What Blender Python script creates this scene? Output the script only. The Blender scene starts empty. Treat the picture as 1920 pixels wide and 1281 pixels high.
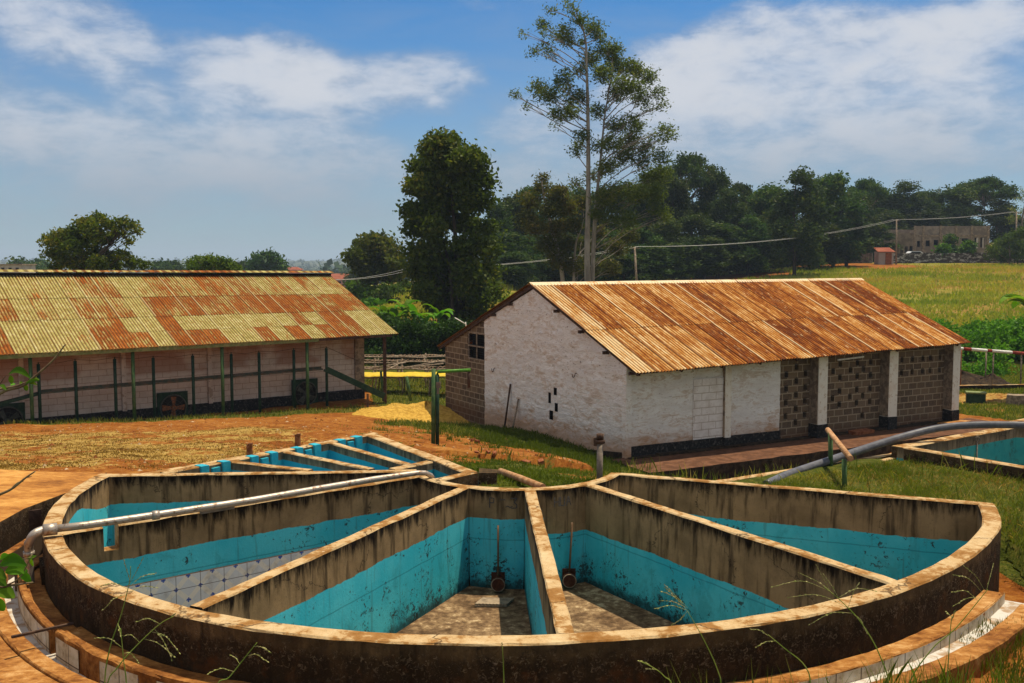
import bpy, math, random
import numpy as np
from mathutils import Vector, Matrix, Euler

# ------------------------------------------------------------------ camera, sky, sun
SC = bpy.context.scene
COL = SC.collection
F = 1867.0
EYE = 6.0
PITCH = math.atan2(640.5 - 492.0, F)
cam = bpy.data.cameras.new("camera")
cam.sensor_width = 36.0
cam.lens = 36.0 * F / 1920.0
cam.clip_start = 0.1
cam.clip_end = 20000
camo = bpy.data.objects.new("camera", cam)
camo.location = (0, 0, EYE)
camo.rotation_euler = (math.pi / 2 - PITCH, 0, 0)
COL.objects.link(camo)
SC.camera = camo

SUN_EL, SUN_AZ = math.radians(72), math.radians(54)     # azimuth to the right of the view direction
sun = bpy.data.lights.new("sun", 'SUN')
sun.energy = 4.3
sun.angle = math.radians(0.5)
sun.color = (1.0, 0.88, 0.66)
suno = bpy.data.objects.new("sun", sun)
sd = Vector((math.sin(SUN_AZ) * math.cos(SUN_EL), math.cos(SUN_AZ) * math.cos(SUN_EL), math.sin(SUN_EL)))
suno.rotation_euler = sd.to_track_quat('Z', 'Y').to_euler()
suno.location = (30, 40, 60)
COL.objects.link(suno)

SC.view_settings.view_transform = 'Standard'
SC.view_settings.look = 'None'
SC.view_settings.exposure = 0.40
SC.view_settings.gamma = 1.0
SC.cycles.max_bounces = 6
SC.cycles.diffuse_bounces = 3
SC.cycles.glossy_bounces = 2
SC.cycles.transmission_bounces = 2
SC.cycles.transparent_max_bounces = 4
SC.cycles.volume_bounces = 0
SC.cycles.use_denoising = True
SC.cycles.sample_clamp_indirect = 4.0


# ------------------------------------------------------------------ node helpers
class G:
    """thin wrapper for building node trees"""
    def __init__(s, tree):
        s.t = tree

    def n(s, ty, props=None, **inp):
        nd = s.t.nodes.new('ShaderNode' + ty)
        for k, v in (props or {}).items():
            setattr(nd, k, v)
        for k, v in inp.items():
            key = int(k[1:]) if k[0] == 'i' and k[1:].isdigit() else k.replace('_', ' ')
            s.put(nd.inputs[key], v)
        return nd

    def put(s, sock, v):
        if isinstance(v, bpy.types.NodeSocket):
            s.t.links.new(v, sock)
        elif isinstance(v, bpy.types.Node):
            s.t.links.new(v.outputs[0], sock)
        elif v is not None:
            if sock.type == 'RGBA' and len(v) == 3:
                v = (*v, 1)
            sock.default_value = v

    def m(s, op, a, b=None, c=None, clamp=False):
        nd = s.n('Math', {'operation': op, 'use_clamp': clamp})
        s.put(nd.inputs[0], a)
        if b is not None: s.put(nd.inputs[1], b)
        if c is not None: s.put(nd.inputs[2], c)
        return nd.outputs[0]

    def vm(s, op, a, b=None):
        nd = s.n('VectorMath', {'operation': op})
        s.put(nd.inputs[0], a)
        if b is not None: s.put(nd.inputs[1], b)
        return nd.outputs['Value'] if op in ('LENGTH', 'DOT_PRODUCT') else nd.outputs[0]

    def noise(s, vec, scale=1.0, detail=4.0, rough=0.55, dist=0.0, sc3=None, out='Fac', off=None):
        if sc3: vec = s.vm('MULTIPLY', vec, sc3)
        if off: vec = s.vm('ADD', vec, off)
        nd = s.n('TexNoise', None, Vector=vec, Scale=scale, Detail=detail, Roughness=rough, Distortion=dist)
        return nd.outputs[out]

    def ss(s, x, a, b):
        """smoothstep from a to b"""
        nd = s.n('MapRange', {'interpolation_type': 'SMOOTHSTEP'}, Value=x)
        nd.inputs[1].default_value = a; nd.inputs[2].default_value = b
        return nd.outputs[0]

    def mix(s, f, a, b, mode='MIX'):
        nd = s.n('Mix', {'data_type': 'RGBA', 'blend_type': mode})
        s.put(nd.inputs[0], f); s.put(nd.inputs[6], a); s.put(nd.inputs[7], b)
        return nd.outputs[2]

    def ramp(s, f, stops):
        nd = s.n('ValToRGB', None, Fac=f)
        cr = nd.color_ramp
        while len(cr.elements) < len(stops): cr.elements.new(0.5)
        for e, (p, c) in zip(cr.elements, stops):
            e.position = p
            e.color = (*c, 1) if not isinstance(c, (int, float)) else (c, c, c, 1)
        return nd.outputs[0]

    def pos(s): return s.n('NewGeometry').outputs['Position']
    def nrm(s): return s.n('NewGeometry').outputs['True Normal']
    def obj(s): return s.n('TexCoord').outputs['Object']
    def uv(s): return s.n('TexCoord').outputs['UV']
    def sep(s, v): return s.n('SeparateXYZ', None, Vector=v).outputs
    def comb(s, x=0.0, y=0.0, z=0.0): return s.n('CombineXYZ', None, X=x, Y=y, Z=z).outputs[0]
    def attr(s, name): return s.n('Attribute', {'attribute_name': name}).outputs['Color']
    def rnd(s): return s.n('ObjectInfo').outputs['Random']
    def bump(s, h, st=0.5, dist=0.02):
        return s.n('Bump', None, Height=h, Strength=st, Distance=dist).outputs[0]


def mat(name, fn):
    m = bpy.data.materials.new(name)
    m.use_nodes = True
    t = m.node_tree
    t.nodes.clear()
    g = G(t)
    out = t.nodes.new('ShaderNodeOutputMaterial')
    r = fn(g)
    if isinstance(r, dict):
        if 'shader' in r:
            t.links.new(r['shader'], out.inputs[0])
            return m
        b = g.n('BsdfPrincipled')
        b.inputs['Specular IOR Level'].default_value = r.get('spec', 0.3) * .35
        g.put(b.inputs['Base Color'], r['col'])
        g.put(b.inputs['Roughness'], r.get('rough', 0.85))
        g.put(b.inputs['Metallic'], r.get('metal', 0.0))
        if 'bump' in r: g.put(b.inputs['Normal'], r['bump'])
        t.links.new(b.outputs[0], out.inputs[0])
    return m


# ------------------------------------------------------------------ world
world = bpy.data.worlds.new("World")
SC.world = world
world.use_nodes = True
wt = world.node_tree
wt.nodes.clear()
g = G(wt)
sky = g.n('TexSky', {'sky_type': 'NISHITA', 'sun_disc': False, 'sun_elevation': SUN_EL, 'sun_rotation': SUN_AZ,
                     'altitude': 1700, 'air_density': 1.0, 'dust_density': 1.2, 'ozone_density': 2.5})
gd = g.n('TexCoord').outputs['Generated']
gx, gy, gz = g.sep(gd)[0:3]
az = g.m('ARCTAN2', gx, gy)
el = g.m('ARCSINE', gz)
cv = g.comb(az, g.m('MULTIPLY', el, 1.6), 0.0)
wrp = g.noise(cv, 8.0, 6, 0.62, out='Color')
wx, wy, wz = g.sep(wrp)[0:3]
def skyxy(px, py):
    u, v = (px - 960) / F, -(py - 640.5) / F
    d = Vector((u, math.cos(PITCH) + v * math.sin(PITCH), -math.sin(PITCH) + v * math.cos(PITCH))).normalized()
    return math.atan2(d.x, d.y), math.asin(d.z)
CLOUDS = [  # pixel centre, radii, tilt, strength
    (520, 140, 150, 78, .20, 1.0), (585, 165, 90, 55, .1, .5), (430, 165, 70, 70, 0, .5), (775, 150, 125, 55, 0, .85), (130, 50, 210, 62, .22, .88), (265, 172, 70, 32, .4, .6),
    (90, 240, 200, 80, .25, .72), (400, 280, 420, 60, .1, .56), (530, 265, 120, 40, 0, .62), (900, 5, 80, 18, 0, .4),
    (200, 380, 520, 90, 0, .55), (1330, 175, 220, 90, -.25, .62), (1450, 110, 270, 75, -.05, .95), (1660, 115, 220, 60, -.2, .75), (1850, 50, 160, 80, -.35, .85), (1300, 130, 170, 70, -.35, .8),
    (1560, 200, 200, 40, .2, .5), (1720, 240, 240, 50, -.1, .75), (1500, 260, 160, 50, .2, .5), (1130, 290, 260, 70, 0, .55), (1500, 310, 420, 45, 0, .4), (1000, 215, 120, 60, -.2, .5),
    (1850, 180, 90, 50, -.3, .5), (1880, 270, 160, 50, -.1, .45), (700, 350, 400, 60, 0, .5), (1700, 340, 500, 40, 0, .35)]
tot = None
for (px, py, rx, ry, tl, st) in CLOUDS:
    a0, e0 = skyxy(px, py)
    dx = g.m('SUBTRACT', az, a0)
    dy = g.m('SUBTRACT', el, e0)
    ct, sn = math.cos(-tl), math.sin(-tl)
    u = g.m('MULTIPLY_ADD', dx, ct * F / rx, g.m('MULTIPLY', dy, sn * F / rx))
    v = g.m('MULTIPLY_ADD', dx, -sn * F / ry, g.m('MULTIPLY', dy, ct * F / ry))
    u = g.m('MULTIPLY_ADD', g.m('SUBTRACT', wx, .5), 1.15, u)
    v = g.m('MULTIPLY_ADD', g.m('SUBTRACT', wy, .5), 1.25, v)
    d2 = g.m('ADD', g.m('MULTIPLY', u, u), g.m('MULTIPLY', v, v))
    e = g.m('MULTIPLY', g.m('EXPONENT', g.m('MULTIPLY', g.m('MULTIPLY', d2, g.m('SQRT', d2)), -0.70)), st)
    tot = e if tot is None else g.m('ADD', tot, g.m('MULTIPLY', e, g.m('SUBTRACT', 1.0, tot, clamp=True)))
fine = g.noise(cv, 9.0, 7, 0.58, 0.2, sc3=(1, 1.35, 1))
fine2 = g.noise(cv, 22.0, 6, 0.65, 0.3, sc3=(1, 1.5, 1))
tot = g.ss(g.m('ADD', tot, g.m('ADD', g.m('MULTIPLY', g.m('SUBTRACT', fine, .5), 1.05), g.m('MULTIPLY', g.m('SUBTRACT', fine2, .5), .40))), .20, 1.12)
# thin general veil away from the modelled clouds, and streaky cirrus everywhere
veil = g.m('MULTIPLY', g.ss(g.noise(cv, 3.0, 6, 0.6, 0.6, sc3=(1, 3.0, 1), off=(3.1, .7, 0)), 0.42, 0.85), 0.34)
lowf = g.ss(el, 0.30, -0.02)
tot = g.m('MAXIMUM', tot, veil)
skyc = g.mix(1.0, sky.outputs[0], g.mix(g.ss(el, .05, .27), (0.70, 0.98, 1.10), (0.27, 0.76, 1.08)), 'MULTIPLY')
skyc = g.mix(g.m('MULTIPLY', lowf, 0.62), skyc, (2.3, 2.85, 3.45))
cloudc = g.mix(g.ss(g.m('MULTIPLY_ADD', fine2, .5, g.m('MULTIPLY', tot, .5)), 0.3, 0.75), (3.0, 3.6, 4.6), (5.9, 6.2, 6.8))
cloudc = g.mix(g.ss(el, .17, .03), cloudc, (3.1, 3.65, 4.35))
skyf = g.mix(tot, skyc, cloudc)
# unseen bright cloud added over and behind the camera to fill the shadows
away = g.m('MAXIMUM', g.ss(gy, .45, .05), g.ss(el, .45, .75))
fill_cloud = g.ss(g.noise(gd, 2.2, 5, .6, .4), .38, .60)
skyf = g.mix(g.m('MULTIPLY', away, fill_cloud), skyf, (6.9, 6.6, 6.1))
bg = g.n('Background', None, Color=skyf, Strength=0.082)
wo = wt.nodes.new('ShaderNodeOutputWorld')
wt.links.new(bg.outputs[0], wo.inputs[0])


# ------------------------------------------------------------------ pixel -> world helpers
def ray(px, py):
    u, v = (px - 960) / F, -(py - 640.5) / F
    return np.array([u, math.cos(PITCH) + v * math.sin(PITCH), -math.sin(PITCH) + v * math.cos(PITCH)])
def WY(px, py, Y):
    d = ray(px, py); return np.array([0, 0, EYE]) + d * (Y / d[1])
def WZ(px, py, z):
    d = ray(px, py); return np.array([0, 0, EYE]) + d * ((z - EYE) / d[2])
def on_line(px, A, D, py=560.0):
    """parameter t so that plan point A + D t is seen in pixel column px"""
    d = ray(px, py); k = d[0] / d[1]
    return (k * A[1] - A[0]) / (D[0] - k * D[1])


# ------------------------------------------------------------------ mesh helpers
class MB:
    def __init__(s):
        s.v, s.f, s.mi, s.uv, s.col, s.sm = [], [], [], [], [], []

    def add(s, verts, faces, mi=0, uvs=None, col=None, smooth=False):
        b = len(s.v)
        s.v.extend([tuple(map(float, p)) for p in verts])
        for k, f in enumerate(faces):
            s.f.append(tuple(b + i for i in f))
            s.mi.append(mi if isinstance(mi, int) else mi[k])
            s.uv.append([uvs[i] for i in f] if uvs is not None else None)
            s.col.append(col)
            s.sm.append(smooth)
        return s

    def box(s, c, size, rz=0.0, mi=0, R=None, taper=1.0, jit=0):
        hx, hy, hz = size[0] / 2, size[1] / 2, size[2] / 2
        P = []
        for z in (-1, 1):
            k = taper if z > 0 else 1
            for x, y in ((-1, -1), (1, -1), (1, 1), (-1, 1)):
                P.append(Vector((x * hx * k + random.uniform(-jit, jit), y * hy * k + random.uniform(-jit, jit), z * hz + random.uniform(-jit, jit))))
        M = R if R is not None else Matrix.Rotation(rz, 3, 'Z')
        P = [M @ p + Vector(c) for p in P]
        s.add(P, [(0, 3, 2, 1), (4, 5, 6, 7), (0, 1, 5, 4), (1, 2, 6, 5), (2, 3, 7, 6), (3, 0, 4, 7)], mi)
        return s

    def beam(s, a, b, w, h, mi=0, up=(0, 0, 1)):
        a, b = Vector(a), Vector(b)
        d = (b - a); L = d.length; d.normalize()
        sx = d.cross(Vector(up))
        if sx.length < 1e-4: sx = Vector((1, 0, 0))
        sx.normalize(); u = sx.cross(d)
        M = Matrix((sx, d, u)).transposed()
        return s.box((a + b) / 2, (w, L, h), R=M, mi=mi)

    def tube(s, pts, rad, seg=8, mi=0, cap=True, smooth=True):
        pts = [Vector(p) for p in pts]
        n = len(pts)
        rads = rad if hasattr(rad, '__len__') else [rad] * n
        t0 = (pts[1] - pts[0]).normalized()
        nrm = t0.orthogonal().normalized()
        V, Fc = [], []
        for i, p in enumerate(pts):
            t = (pts[min(i + 1, n - 1)] - pts[max(i - 1, 0)]).normalized()
            nrm = (nrm - t * nrm.dot(t)).normalized()
            bn = t.cross(nrm)
            for k in range(seg):
                a = 2 * math.pi * k / seg
                V.append(p + (nrm * math.cos(a) + bn * math.sin(a)) * rads[i])
        for i in range(n - 1):
            for k in range(seg):
                k2 = (k + 1) % seg
                Fc.append((i * seg + k, i * seg + k2, (i + 1) * seg + k2, (i + 1) * seg + k))
        s.add(V, Fc, mi, smooth=smooth)
        if cap:
            b = len(s.v) - len(V)
            for ring, rev in ((0, True), (n - 1, False)):
                f = [b + ring * seg + k for k in range(seg)]
                if rev: f.reverse()
                s.f.append(tuple(f)); s.mi.append(mi); s.uv.append(None); s.col.append(None); s.sm.append(False)
        return s

    def cyl(s, c, r, h, seg=16, r2=None, mi=0, axis=None):
        a = Vector(c); ax = Vector((0, 0, 1) if axis is None else axis).normalized()
        return s.tube([a, a + ax * h], [r, r if r2 is None else r2], seg, mi)

    def build(s, name, mats, parent=None, origin=None):
        me = bpy.data.meshes.new(name)
        V = np.array(s.v, dtype=np.float64).reshape(-1, 3)
        if parent is not None:
            off = np.array(wloc(parent))
        elif origin is not None:
            off = np.array(origin, dtype=float)
        else:
            lo, hi = V.min(0), V.max(0)
            off = np.array([(lo[0] + hi[0]) / 2, (lo[1] + hi[1]) / 2, lo[2]])
        me.from_pydata((V - off).tolist(), [], s.f)
        for m in (mats if isinstance(mats, (list, tuple)) else [mats]):
            me.materials.append(m)
        me.polygons.foreach_set('material_index', s.mi)
        me.polygons.foreach_set('use_smooth', s.sm)
        if any(u is not None for u in s.uv):
            lay = me.uv_layers.new(name='UVMap')
            arr = []
            for f, u in zip(s.f, s.uv):
                if u is None: arr.extend([0.0, 0.0] * len(f))
                else:
                    for q in u: arr.extend((q[0], q[1]))
            lay.data.foreach_set('uv', arr)
        if any(c is not None for c in s.col):
            ca = me.color_attributes.new('tint', 'FLOAT_COLOR', 'CORNER')
            arr = []
            for f, c in zip(s.f, s.col):
                c = c or (0.5, 0.5, 0.5)
                arr.extend([c[0], c[1], c[2], 1.0] * len(f))
            ca.data.foreach_set('color', arr)
        me.update()
        o = bpy.data.objects.new(name, me)
        COL.objects.link(o)
        if parent is not None: o.parent = parent
        else: o.location = off
        return o


def wloc(o):
    v = Vector(o.location)
    while o.parent is not None:
        o = o.parent; v = v + Vector(o.location)
    return v

def tag(o, label=None, cat=None, group=None, kind=None):
    if label: o['label'] = label
    if cat: o['category'] = cat
    if group: o['group'] = group
    if kind: o['kind'] = kind
    return o

def thing(name, loc, label, cat, group=None):
    o = bpy.data.objects.new(name, None)
    o.empty_display_size = 0.3
    COL.objects.link(o)
    o.location = tuple(map(float, loc))
    return tag(o, label, cat, group)

def copy_tree(o, parent=None):
    c = o.copy(); COL.objects.link(c)
    if parent is not None: c.parent = parent
    for ch in [x for x in COL.objects if x.parent == o]:
        copy_tree(ch, c)
    return c

def quads_mesh(name, V, n_per, mats, cols=None, tris=False):
    """fast builder: V (N*n_per,3); every n_per verts make a face"""
    me = bpy.data.meshes.new(name)
    nf = len(V) // n_per
    me.vertices.add(len(V)); me.vertices.foreach_set('co', V.astype(np.float32).ravel())
    me.loops.add(len(V)); me.loops.foreach_set('vertex_index', np.arange(len(V), dtype=np.int32))
    me.polygons.add(nf)
    me.polygons.foreach_set('loop_start', np.arange(0, len(V), n_per, dtype=np.int32))
    me.polygons.foreach_set('loop_total', np.full(nf, n_per, dtype=np.int32))
    if cols is not None:
        ca = me.color_attributes.new('tint', 'FLOAT_COLOR', 'CORNER')
        c4 = np.ones((len(V), 4), np.float32); c4[:, :3] = np.repeat(cols, n_per, axis=0)
        ca.data.foreach_set('color', c4.ravel())
    for m in (mats if isinstance(mats, (list, tuple)) else [mats]): me.materials.append(m)
    me.update(calc_edges=True)
    me.validate()
    return me

def mobj(name, me, parent=None, loc=(0, 0, 0)):
    o = bpy.data.objects.new(name, me); COL.objects.link(o); o.location = loc
    if parent is not None: o.parent = parent
    return o

def catmull(P, n=8):
    P = [np.array(p, float) for p in P]
    out = []
    for i in range(len(P) - 1):
        p0 = P[i - 1] if i else 2 * P[0] - P[1]
        p1, p2 = P[i], P[i + 1]
        p3 = P[i + 2] if i + 2 < len(P) else 2 * P[-1] - P[-2]
        for k in range(n):
            t = k / n
            out.append(0.5 * (2 * p1 + (p2 - p0) * t + (2 * p0 - 5 * p1 + 4 * p2 - p3) * t * t + (3 * p1 - p0 - 3 * p2 + p3) * t ** 3))
    out.append(P[-1])
    return out


# ------------------------------------------------------------------ materials
def m_cap(g):
    p = g.pos()
    a = g.noise(p, 2.4, 8, 0.62, .5)
    b = g.noise(p, 10.0, 6, 0.7, 0.5)
    c = g.noise(p, 60.0, 3, 0.6)
    k = g.m('ADD', g.m('MULTIPLY', a, .62), g.m('MULTIPLY', b, .38))
    col = g.ramp(k, [(0.36, (0.20, 0.085, 0.018)), (0.47, (0.29, 0.150, 0.050)), (0.51, (0.44, 0.295, 0.145)), (0.68, (0.58, 0.45, 0.27))])
    col = g.mix(g.m('MULTIPLY', g.ss(c, .55, .75), .5), col, (0.10, 0.06, 0.03))
    col = g.mix(g.m('MULTIPLY', g.ss(g.noise(p, 22, 5, .7, 1.0), .66, .72), .6), col, (0.75, 0.68, 0.55))
    crack = g.n('TexVoronoi', {'feature': 'DISTANCE_TO_EDGE'}, Vector=g.vm('ADD', p, g.vm('MULTIPLY', g.noise(p, 3, 5, .6, out='Color'), (.5, .5, .5))), Scale=0.38).outputs[0]
    col = g.mix(g.m('MULTIPLY', g.ss(crack, .007, .002), .8), col, (.07, .04, .02))
    h = g.m('ADD', g.m('MULTIPLY', b, .6), g.m('MULTIPLY', c, .4))
    return dict(col=col, rough=.9, bump=g.bump(h, .7, .02), spec=.2)

def concrete_side(g, base, dark, mossy=.5, zt=3.0):
    """bare render with vertical run-off streaks and dark growth that hangs down from the top edge"""
    p = g.pos(); z = g.sep(p)[2]
    st = g.noise(p, 9.0, 5, .6, .3, sc3=(1, 1, .10))
    bl = g.noise(p, 2.2, 7, .65)
    fi = g.noise(p, 40, 4, .6)
    col = g.mix(g.ss(bl, .3, .7), tuple(x * .72 for x in base), tuple(min(1, x * 1.25) for x in base))
    col = g.mix(g.m('MULTIPLY', g.ss(st, .48, .68), .75), col, dark)
    drip = g.m('ADD', g.m('MULTIPLY', g.m('SUBTRACT', zt, z), 2.4), g.m('MULTIPLY', g.noise(p, 12, 5, .7, .2, sc3=(1, 1, .18)), -1.5))
    col = g.mix(g.m('MULTIPLY', g.ss(drip, -.25, -.75), mossy), col, tuple(x * .35 for x in dark))
    col = g.mix(g.m('MULTIPLY', g.ss(fi, .58, .72), .35), col, dark)
    crk = g.n('TexVoronoi', {'feature': 'DISTANCE_TO_EDGE'}, Vector=g.vm('ADD', p, g.vm('MULTIPLY', g.noise(p, 2.5, 6, .65, out='Color'), (.7, .7, .7))), Scale=0.42).outputs[0]
    col = g.mix(g.m('MULTIPLY', g.ss(crk, .005, .001), .7), col, (.02, .016, .012))
    h = g.m('ADD', g.m('MULTIPLY', st, .3), g.m('ADD', g.m('MULTIPLY', fi, .3), g.m('MULTIPLY', bl, .5)))
    return col, h, (p, z, st, bl, fi)

def m_inner(g, zp=2.6, step=-.21):
    col, h, (p, z, st, bl, fi) = concrete_side(g, (0.28, 0.185, 0.09), (0.030, 0.019, 0.011), 1.0)
    zz = g.m('ADD', z, g.m('MULTIPLY', g.m('SUBTRACT', g.noise(p, 1.1, 3, .5), .5), .10))
    zz = g.m('MULTIPLY_ADD', g.m('SUBTRACT', g.noise(p, 9, 5, .65), .5), .045, zz)
    px_, py_, _z = g.sep(p)[0:3]
    if step: zz = g.m('SUBTRACT', zz, g.m('MULTIPLY', g.ss(px_, .42, .44), step))
    zz = g.m('SUBTRACT', zz, g.m('MULTIPLY', g.m('MULTIPLY', g.ss(px_, -4.9, -5.4), g.ss(py_, 13.7, 12.6)), .20))
    pb = g.ss(zz, zp + .002, zp - .006)
    # two coats: brighter band and deeper band, chips, black growth near the floor
    blue = g.mix(g.ss(g.noise(p, 1.4, 6, .6), .35, .65), (0.040, 0.47, 0.58), (0.085, 0.57, 0.66))
    lines = g.ss(g.m('ABSOLUTE', g.m('SUBTRACT', g.m('ADD', z, g.m('MULTIPLY', g.noise(p, 3, 3), .03)), 2.33)), .012, .003)
    blue = g.mix(g.m('MULTIPLY', lines, .45), blue, (.01, .10, .15))
    low = g.ss(z, 2.35, 1.62)
    chips = g.noise(p, 15, 6, .72, .6)
    ch = g.ss(g.m('ADD', chips, g.m('ADD', g.m('MULTIPLY', low, .10), g.m('MULTIPLY', g.m('SUBTRACT', bl, .5), .75))), .635, .675)
    ch2 = g.ss(g.m('ADD', g.noise(p, 38, 5, .7, .3), g.m('ADD', g.m('MULTIPLY', low, .13), g.m('MULTIPLY', g.m('SUBTRACT', bl, .5), .35))), .66, .72)
    blue = g.mix(g.m('MULTIPLY', ch, .9), blue, (.035, .03, .022))
    blue = g.mix(g.m('MULTIPLY', ch2, .85), blue, (.012, .03, .03))
    foot = g.ss(g.m('ADD', z, g.m('MULTIPLY', g.noise(p, 9, 6, .7), -.30)), 1.66, 1.52)
    blue = g.mix(g.m('MULTIPLY', foot, .9), blue, (.015, .02, .018))
    scum = g.ss(g.m('ADD', g.noise(p, 2.4, 7, .72, .5, sc3=(1, 1, .5)), g.m('MULTIPLY', low, .10)), .54, .66)
    blue = g.mix(g.m('MULTIPLY', scum, .35), blue, (.03, .21, .24))
    drp = g.ss(g.m('MULTIPLY', g.noise(p, 13, 4, .6, .2, sc3=(1, 1, .07)), 1.0), .58, .68)
    blue = g.mix(g.m('MULTIPLY', drp, .35), blue, (.06, .10, .08))
    blue = g.mix(g.m('MULTIPLY', g.ss(g.noise(p, 5, 5, .6, off=(9, 2, 4)), .52, .7), .35), blue, (.10, .52, .62))
    wsp = g.ss(g.noise(p, 30, 3, .6, .2, off=(4, 5, 6)), .76, .78)
    blue = g.mix(wsp, blue, (.6, .65, .65))
    col = g.mix(pb, col, blue)
    return dict(col=col, rough=g.m('MULTIPLY_ADD', pb, -.25, .9), bump=g.bump(h, .45, .02), spec=.25)

def small_inner(g, zp, green=False):
    col, h, (p, z, st, bl, fi) = concrete_side(g, (0.25, 0.19, 0.12), (0.08, 0.06, 0.04), .6)
    zz = g.m('ADD', z, g.m('MULTIPLY', g.m('SUBTRACT', g.noise(p, 1.1, 3, .5), .5), .04))
    pb = g.ss(zz, zp + .002, zp - .006)
    blue = g.mix(g.ss(bl, .35, .65), (.02, .33, .46), (.035, .39, .50))
    if green:
        blue = g.mix(g.ss(bl, .3, .6), (.03, .31, .33), (.05, .36, .36))
        blue = g.mix(g.m('MULTIPLY', g.ss(g.noise(p, 4, 7, .75), .50, .66), .75), blue, (.05, .10, .08))
    blue = g.mix(g.m('MULTIPLY', g.ss(g.noise(p, 18, 6, .72, .6), .62, .68), .7), blue, (.03, .04, .035))
    col = g.mix(pb, col, blue)
    return dict(col=col, rough=.75, bump=g.bump(h, .45, .02), spec=.25)

def m_outer(g):
    col, h, (p, z, st, bl, fi) = concrete_side(g, (0.14, 0.09, 0.045), (0.035, 0.023, 0.014), .4)
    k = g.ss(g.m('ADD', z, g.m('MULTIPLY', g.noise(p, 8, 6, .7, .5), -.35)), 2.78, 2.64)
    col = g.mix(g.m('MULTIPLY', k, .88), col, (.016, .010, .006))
    blot = g.ss(g.noise(p, 7, 7, .75, .6, sc3=(1, 1, .6)), .50, .60)
    col = g.mix(g.m('MULTIPLY', blot, .55), col, (.075, .044, .022))
    lich = g.ss(g.noise(p, 24, 6, .78, 1.4), .53, .60)
    band = g.m('ADD', g.m('MULTIPLY', g.ss(z, 2.95, 2.86), g.ss(z, 2.6, 2.78)), .30)
    col = g.mix(g.m('MULTIPLY', g.m('MULTIPLY', lich, band), .60), col, (.24, .18, .12))
    red = g.ss(g.noise(p, 3, 5, .7), .55, .7)
    col = g.mix(g.m('MULTIPLY', g.m('MULTIPLY', red, k), .5), col, (.13, .045, .012))
    return dict(col=col, rough=.95, bump=g.bump(g.m('ADD', h, g.m('MULTIPLY', lich, .3)), .8, .03), spec=.15)

def m_floor(g):
    p = g.pos()
    a = g.noise(p, 1.2, 7, .6); b = g.noise(p, 9, 6, .7); c = g.noise(p, 45, 4, .6)
    col = g.ramp(g.m('ADD', g.m('MULTIPLY', a, .45), g.m('MULTIPLY', b, .55)), [(.36, (.045, .026, .013)), (.46, (.13, .078, .042)), (.54, (.25, .16, .085)), (.62, (.56, .42, .25))])
    col = g.mix(g.m('MULTIPLY', g.ss(c, .5, .7), .4), col, (.05, .035, .02))
    return dict(col=col, rough=.9, bump=g.bump(g.m('ADD', b, g.m('MULTIPLY', c, .5)), .5, .015), spec=.2)

def m_tile(g):
    uv = g.uv(); u, v, _ = g.sep(uv)[0:3]
    S = 1 / .30
    U = g.m('MULTIPLY', u, S); V = g.m('MULTIPLY', v, S)
    pa = g.m('PINGPONG', g.m('ADD', U, V), .5)
    pb = g.m('PINGPONG', g.m('SUBTRACT', U, V), .5)
    band = g.m('MAXIMUM', g.ss(pa, .15, .13), g.ss(pb, .15, .13))
    col = g.mix(band, (.70, .72, .73), (.84, .80, .70))
    mo = g.m('MULTIPLY', g.ss(pa, .12, .10), g.ss(pb, .12, .10))
    # little cross cut out of the motif
    du = g.m('PINGPONG', g.m('MULTIPLY', U, 2), .5); dv = g.m('PINGPONG', g.m('MULTIPLY', V, 2), .5)
    gapx = g.m('MULTIPLY', g.ss(du, .035, .045), g.ss(dv, .035, .045))
    arms = g.m('MAXIMUM', g.ss(du, .045, .035), g.ss(dv, .045, .035))
    dots = g.m('MULTIPLY', gapx, g.ss(g.noise(uv, 60, 2), .40, .5))
    mot = g.m('MULTIPLY', mo, g.m('MAXIMUM', arms, dots))
    col = g.mix(mot, col, (.03, .10, .42))
    gr = g.m('MINIMUM', g.m('PINGPONG', U, .5), g.m('PINGPONG', V, .5))
    col = g.mix(g.ss(gr, .014, .006), col, (.07, .05, .035))
    p = g.pos()
    col = g.mix(g.m('MULTIPLY', g.ss(g.noise(p, 4, 6, .7), .5, .75), .45), col, (.22, .17, .11))
    return dict(col=col, rough=.35, spec=.4)

def m_tile_dirty(g):
    uv = g.uv(); u, v, _ = g.sep(uv)[0:3]
    gr = g.m('MINIMUM', g.m('PINGPONG', g.m('MULTIPLY', u, 3.4), .5), g.m('PINGPONG', g.m('MULTIPLY', v, 3.4), .5))
    p = g.pos()
    n = g.noise(p, 5, 7, .7); n2 = g.noise(p, 25, 5, .7)
    col = g.ramp(n, [(.3, (.62, .57, .48)), (.5, (.50, .42, .30)), (.66, (.24, .17, .09))])
    col = g.mix(g.m('MULTIPLY', g.ss(n2, .6, .7), .5), col, (.10, .07, .04))
    col = g.mix(g.m('MULTIPLY', g.ss(g.noise(p, 18, 2, .5, off=(7, 1, 2)), .68, .72), .6), col, (.10, .18, .45))
    col = g.mix(g.ss(gr, .03, .012), col, (.09, .06, .04))
    return dict(col=col, rough=.5, spec=.35)

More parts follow.
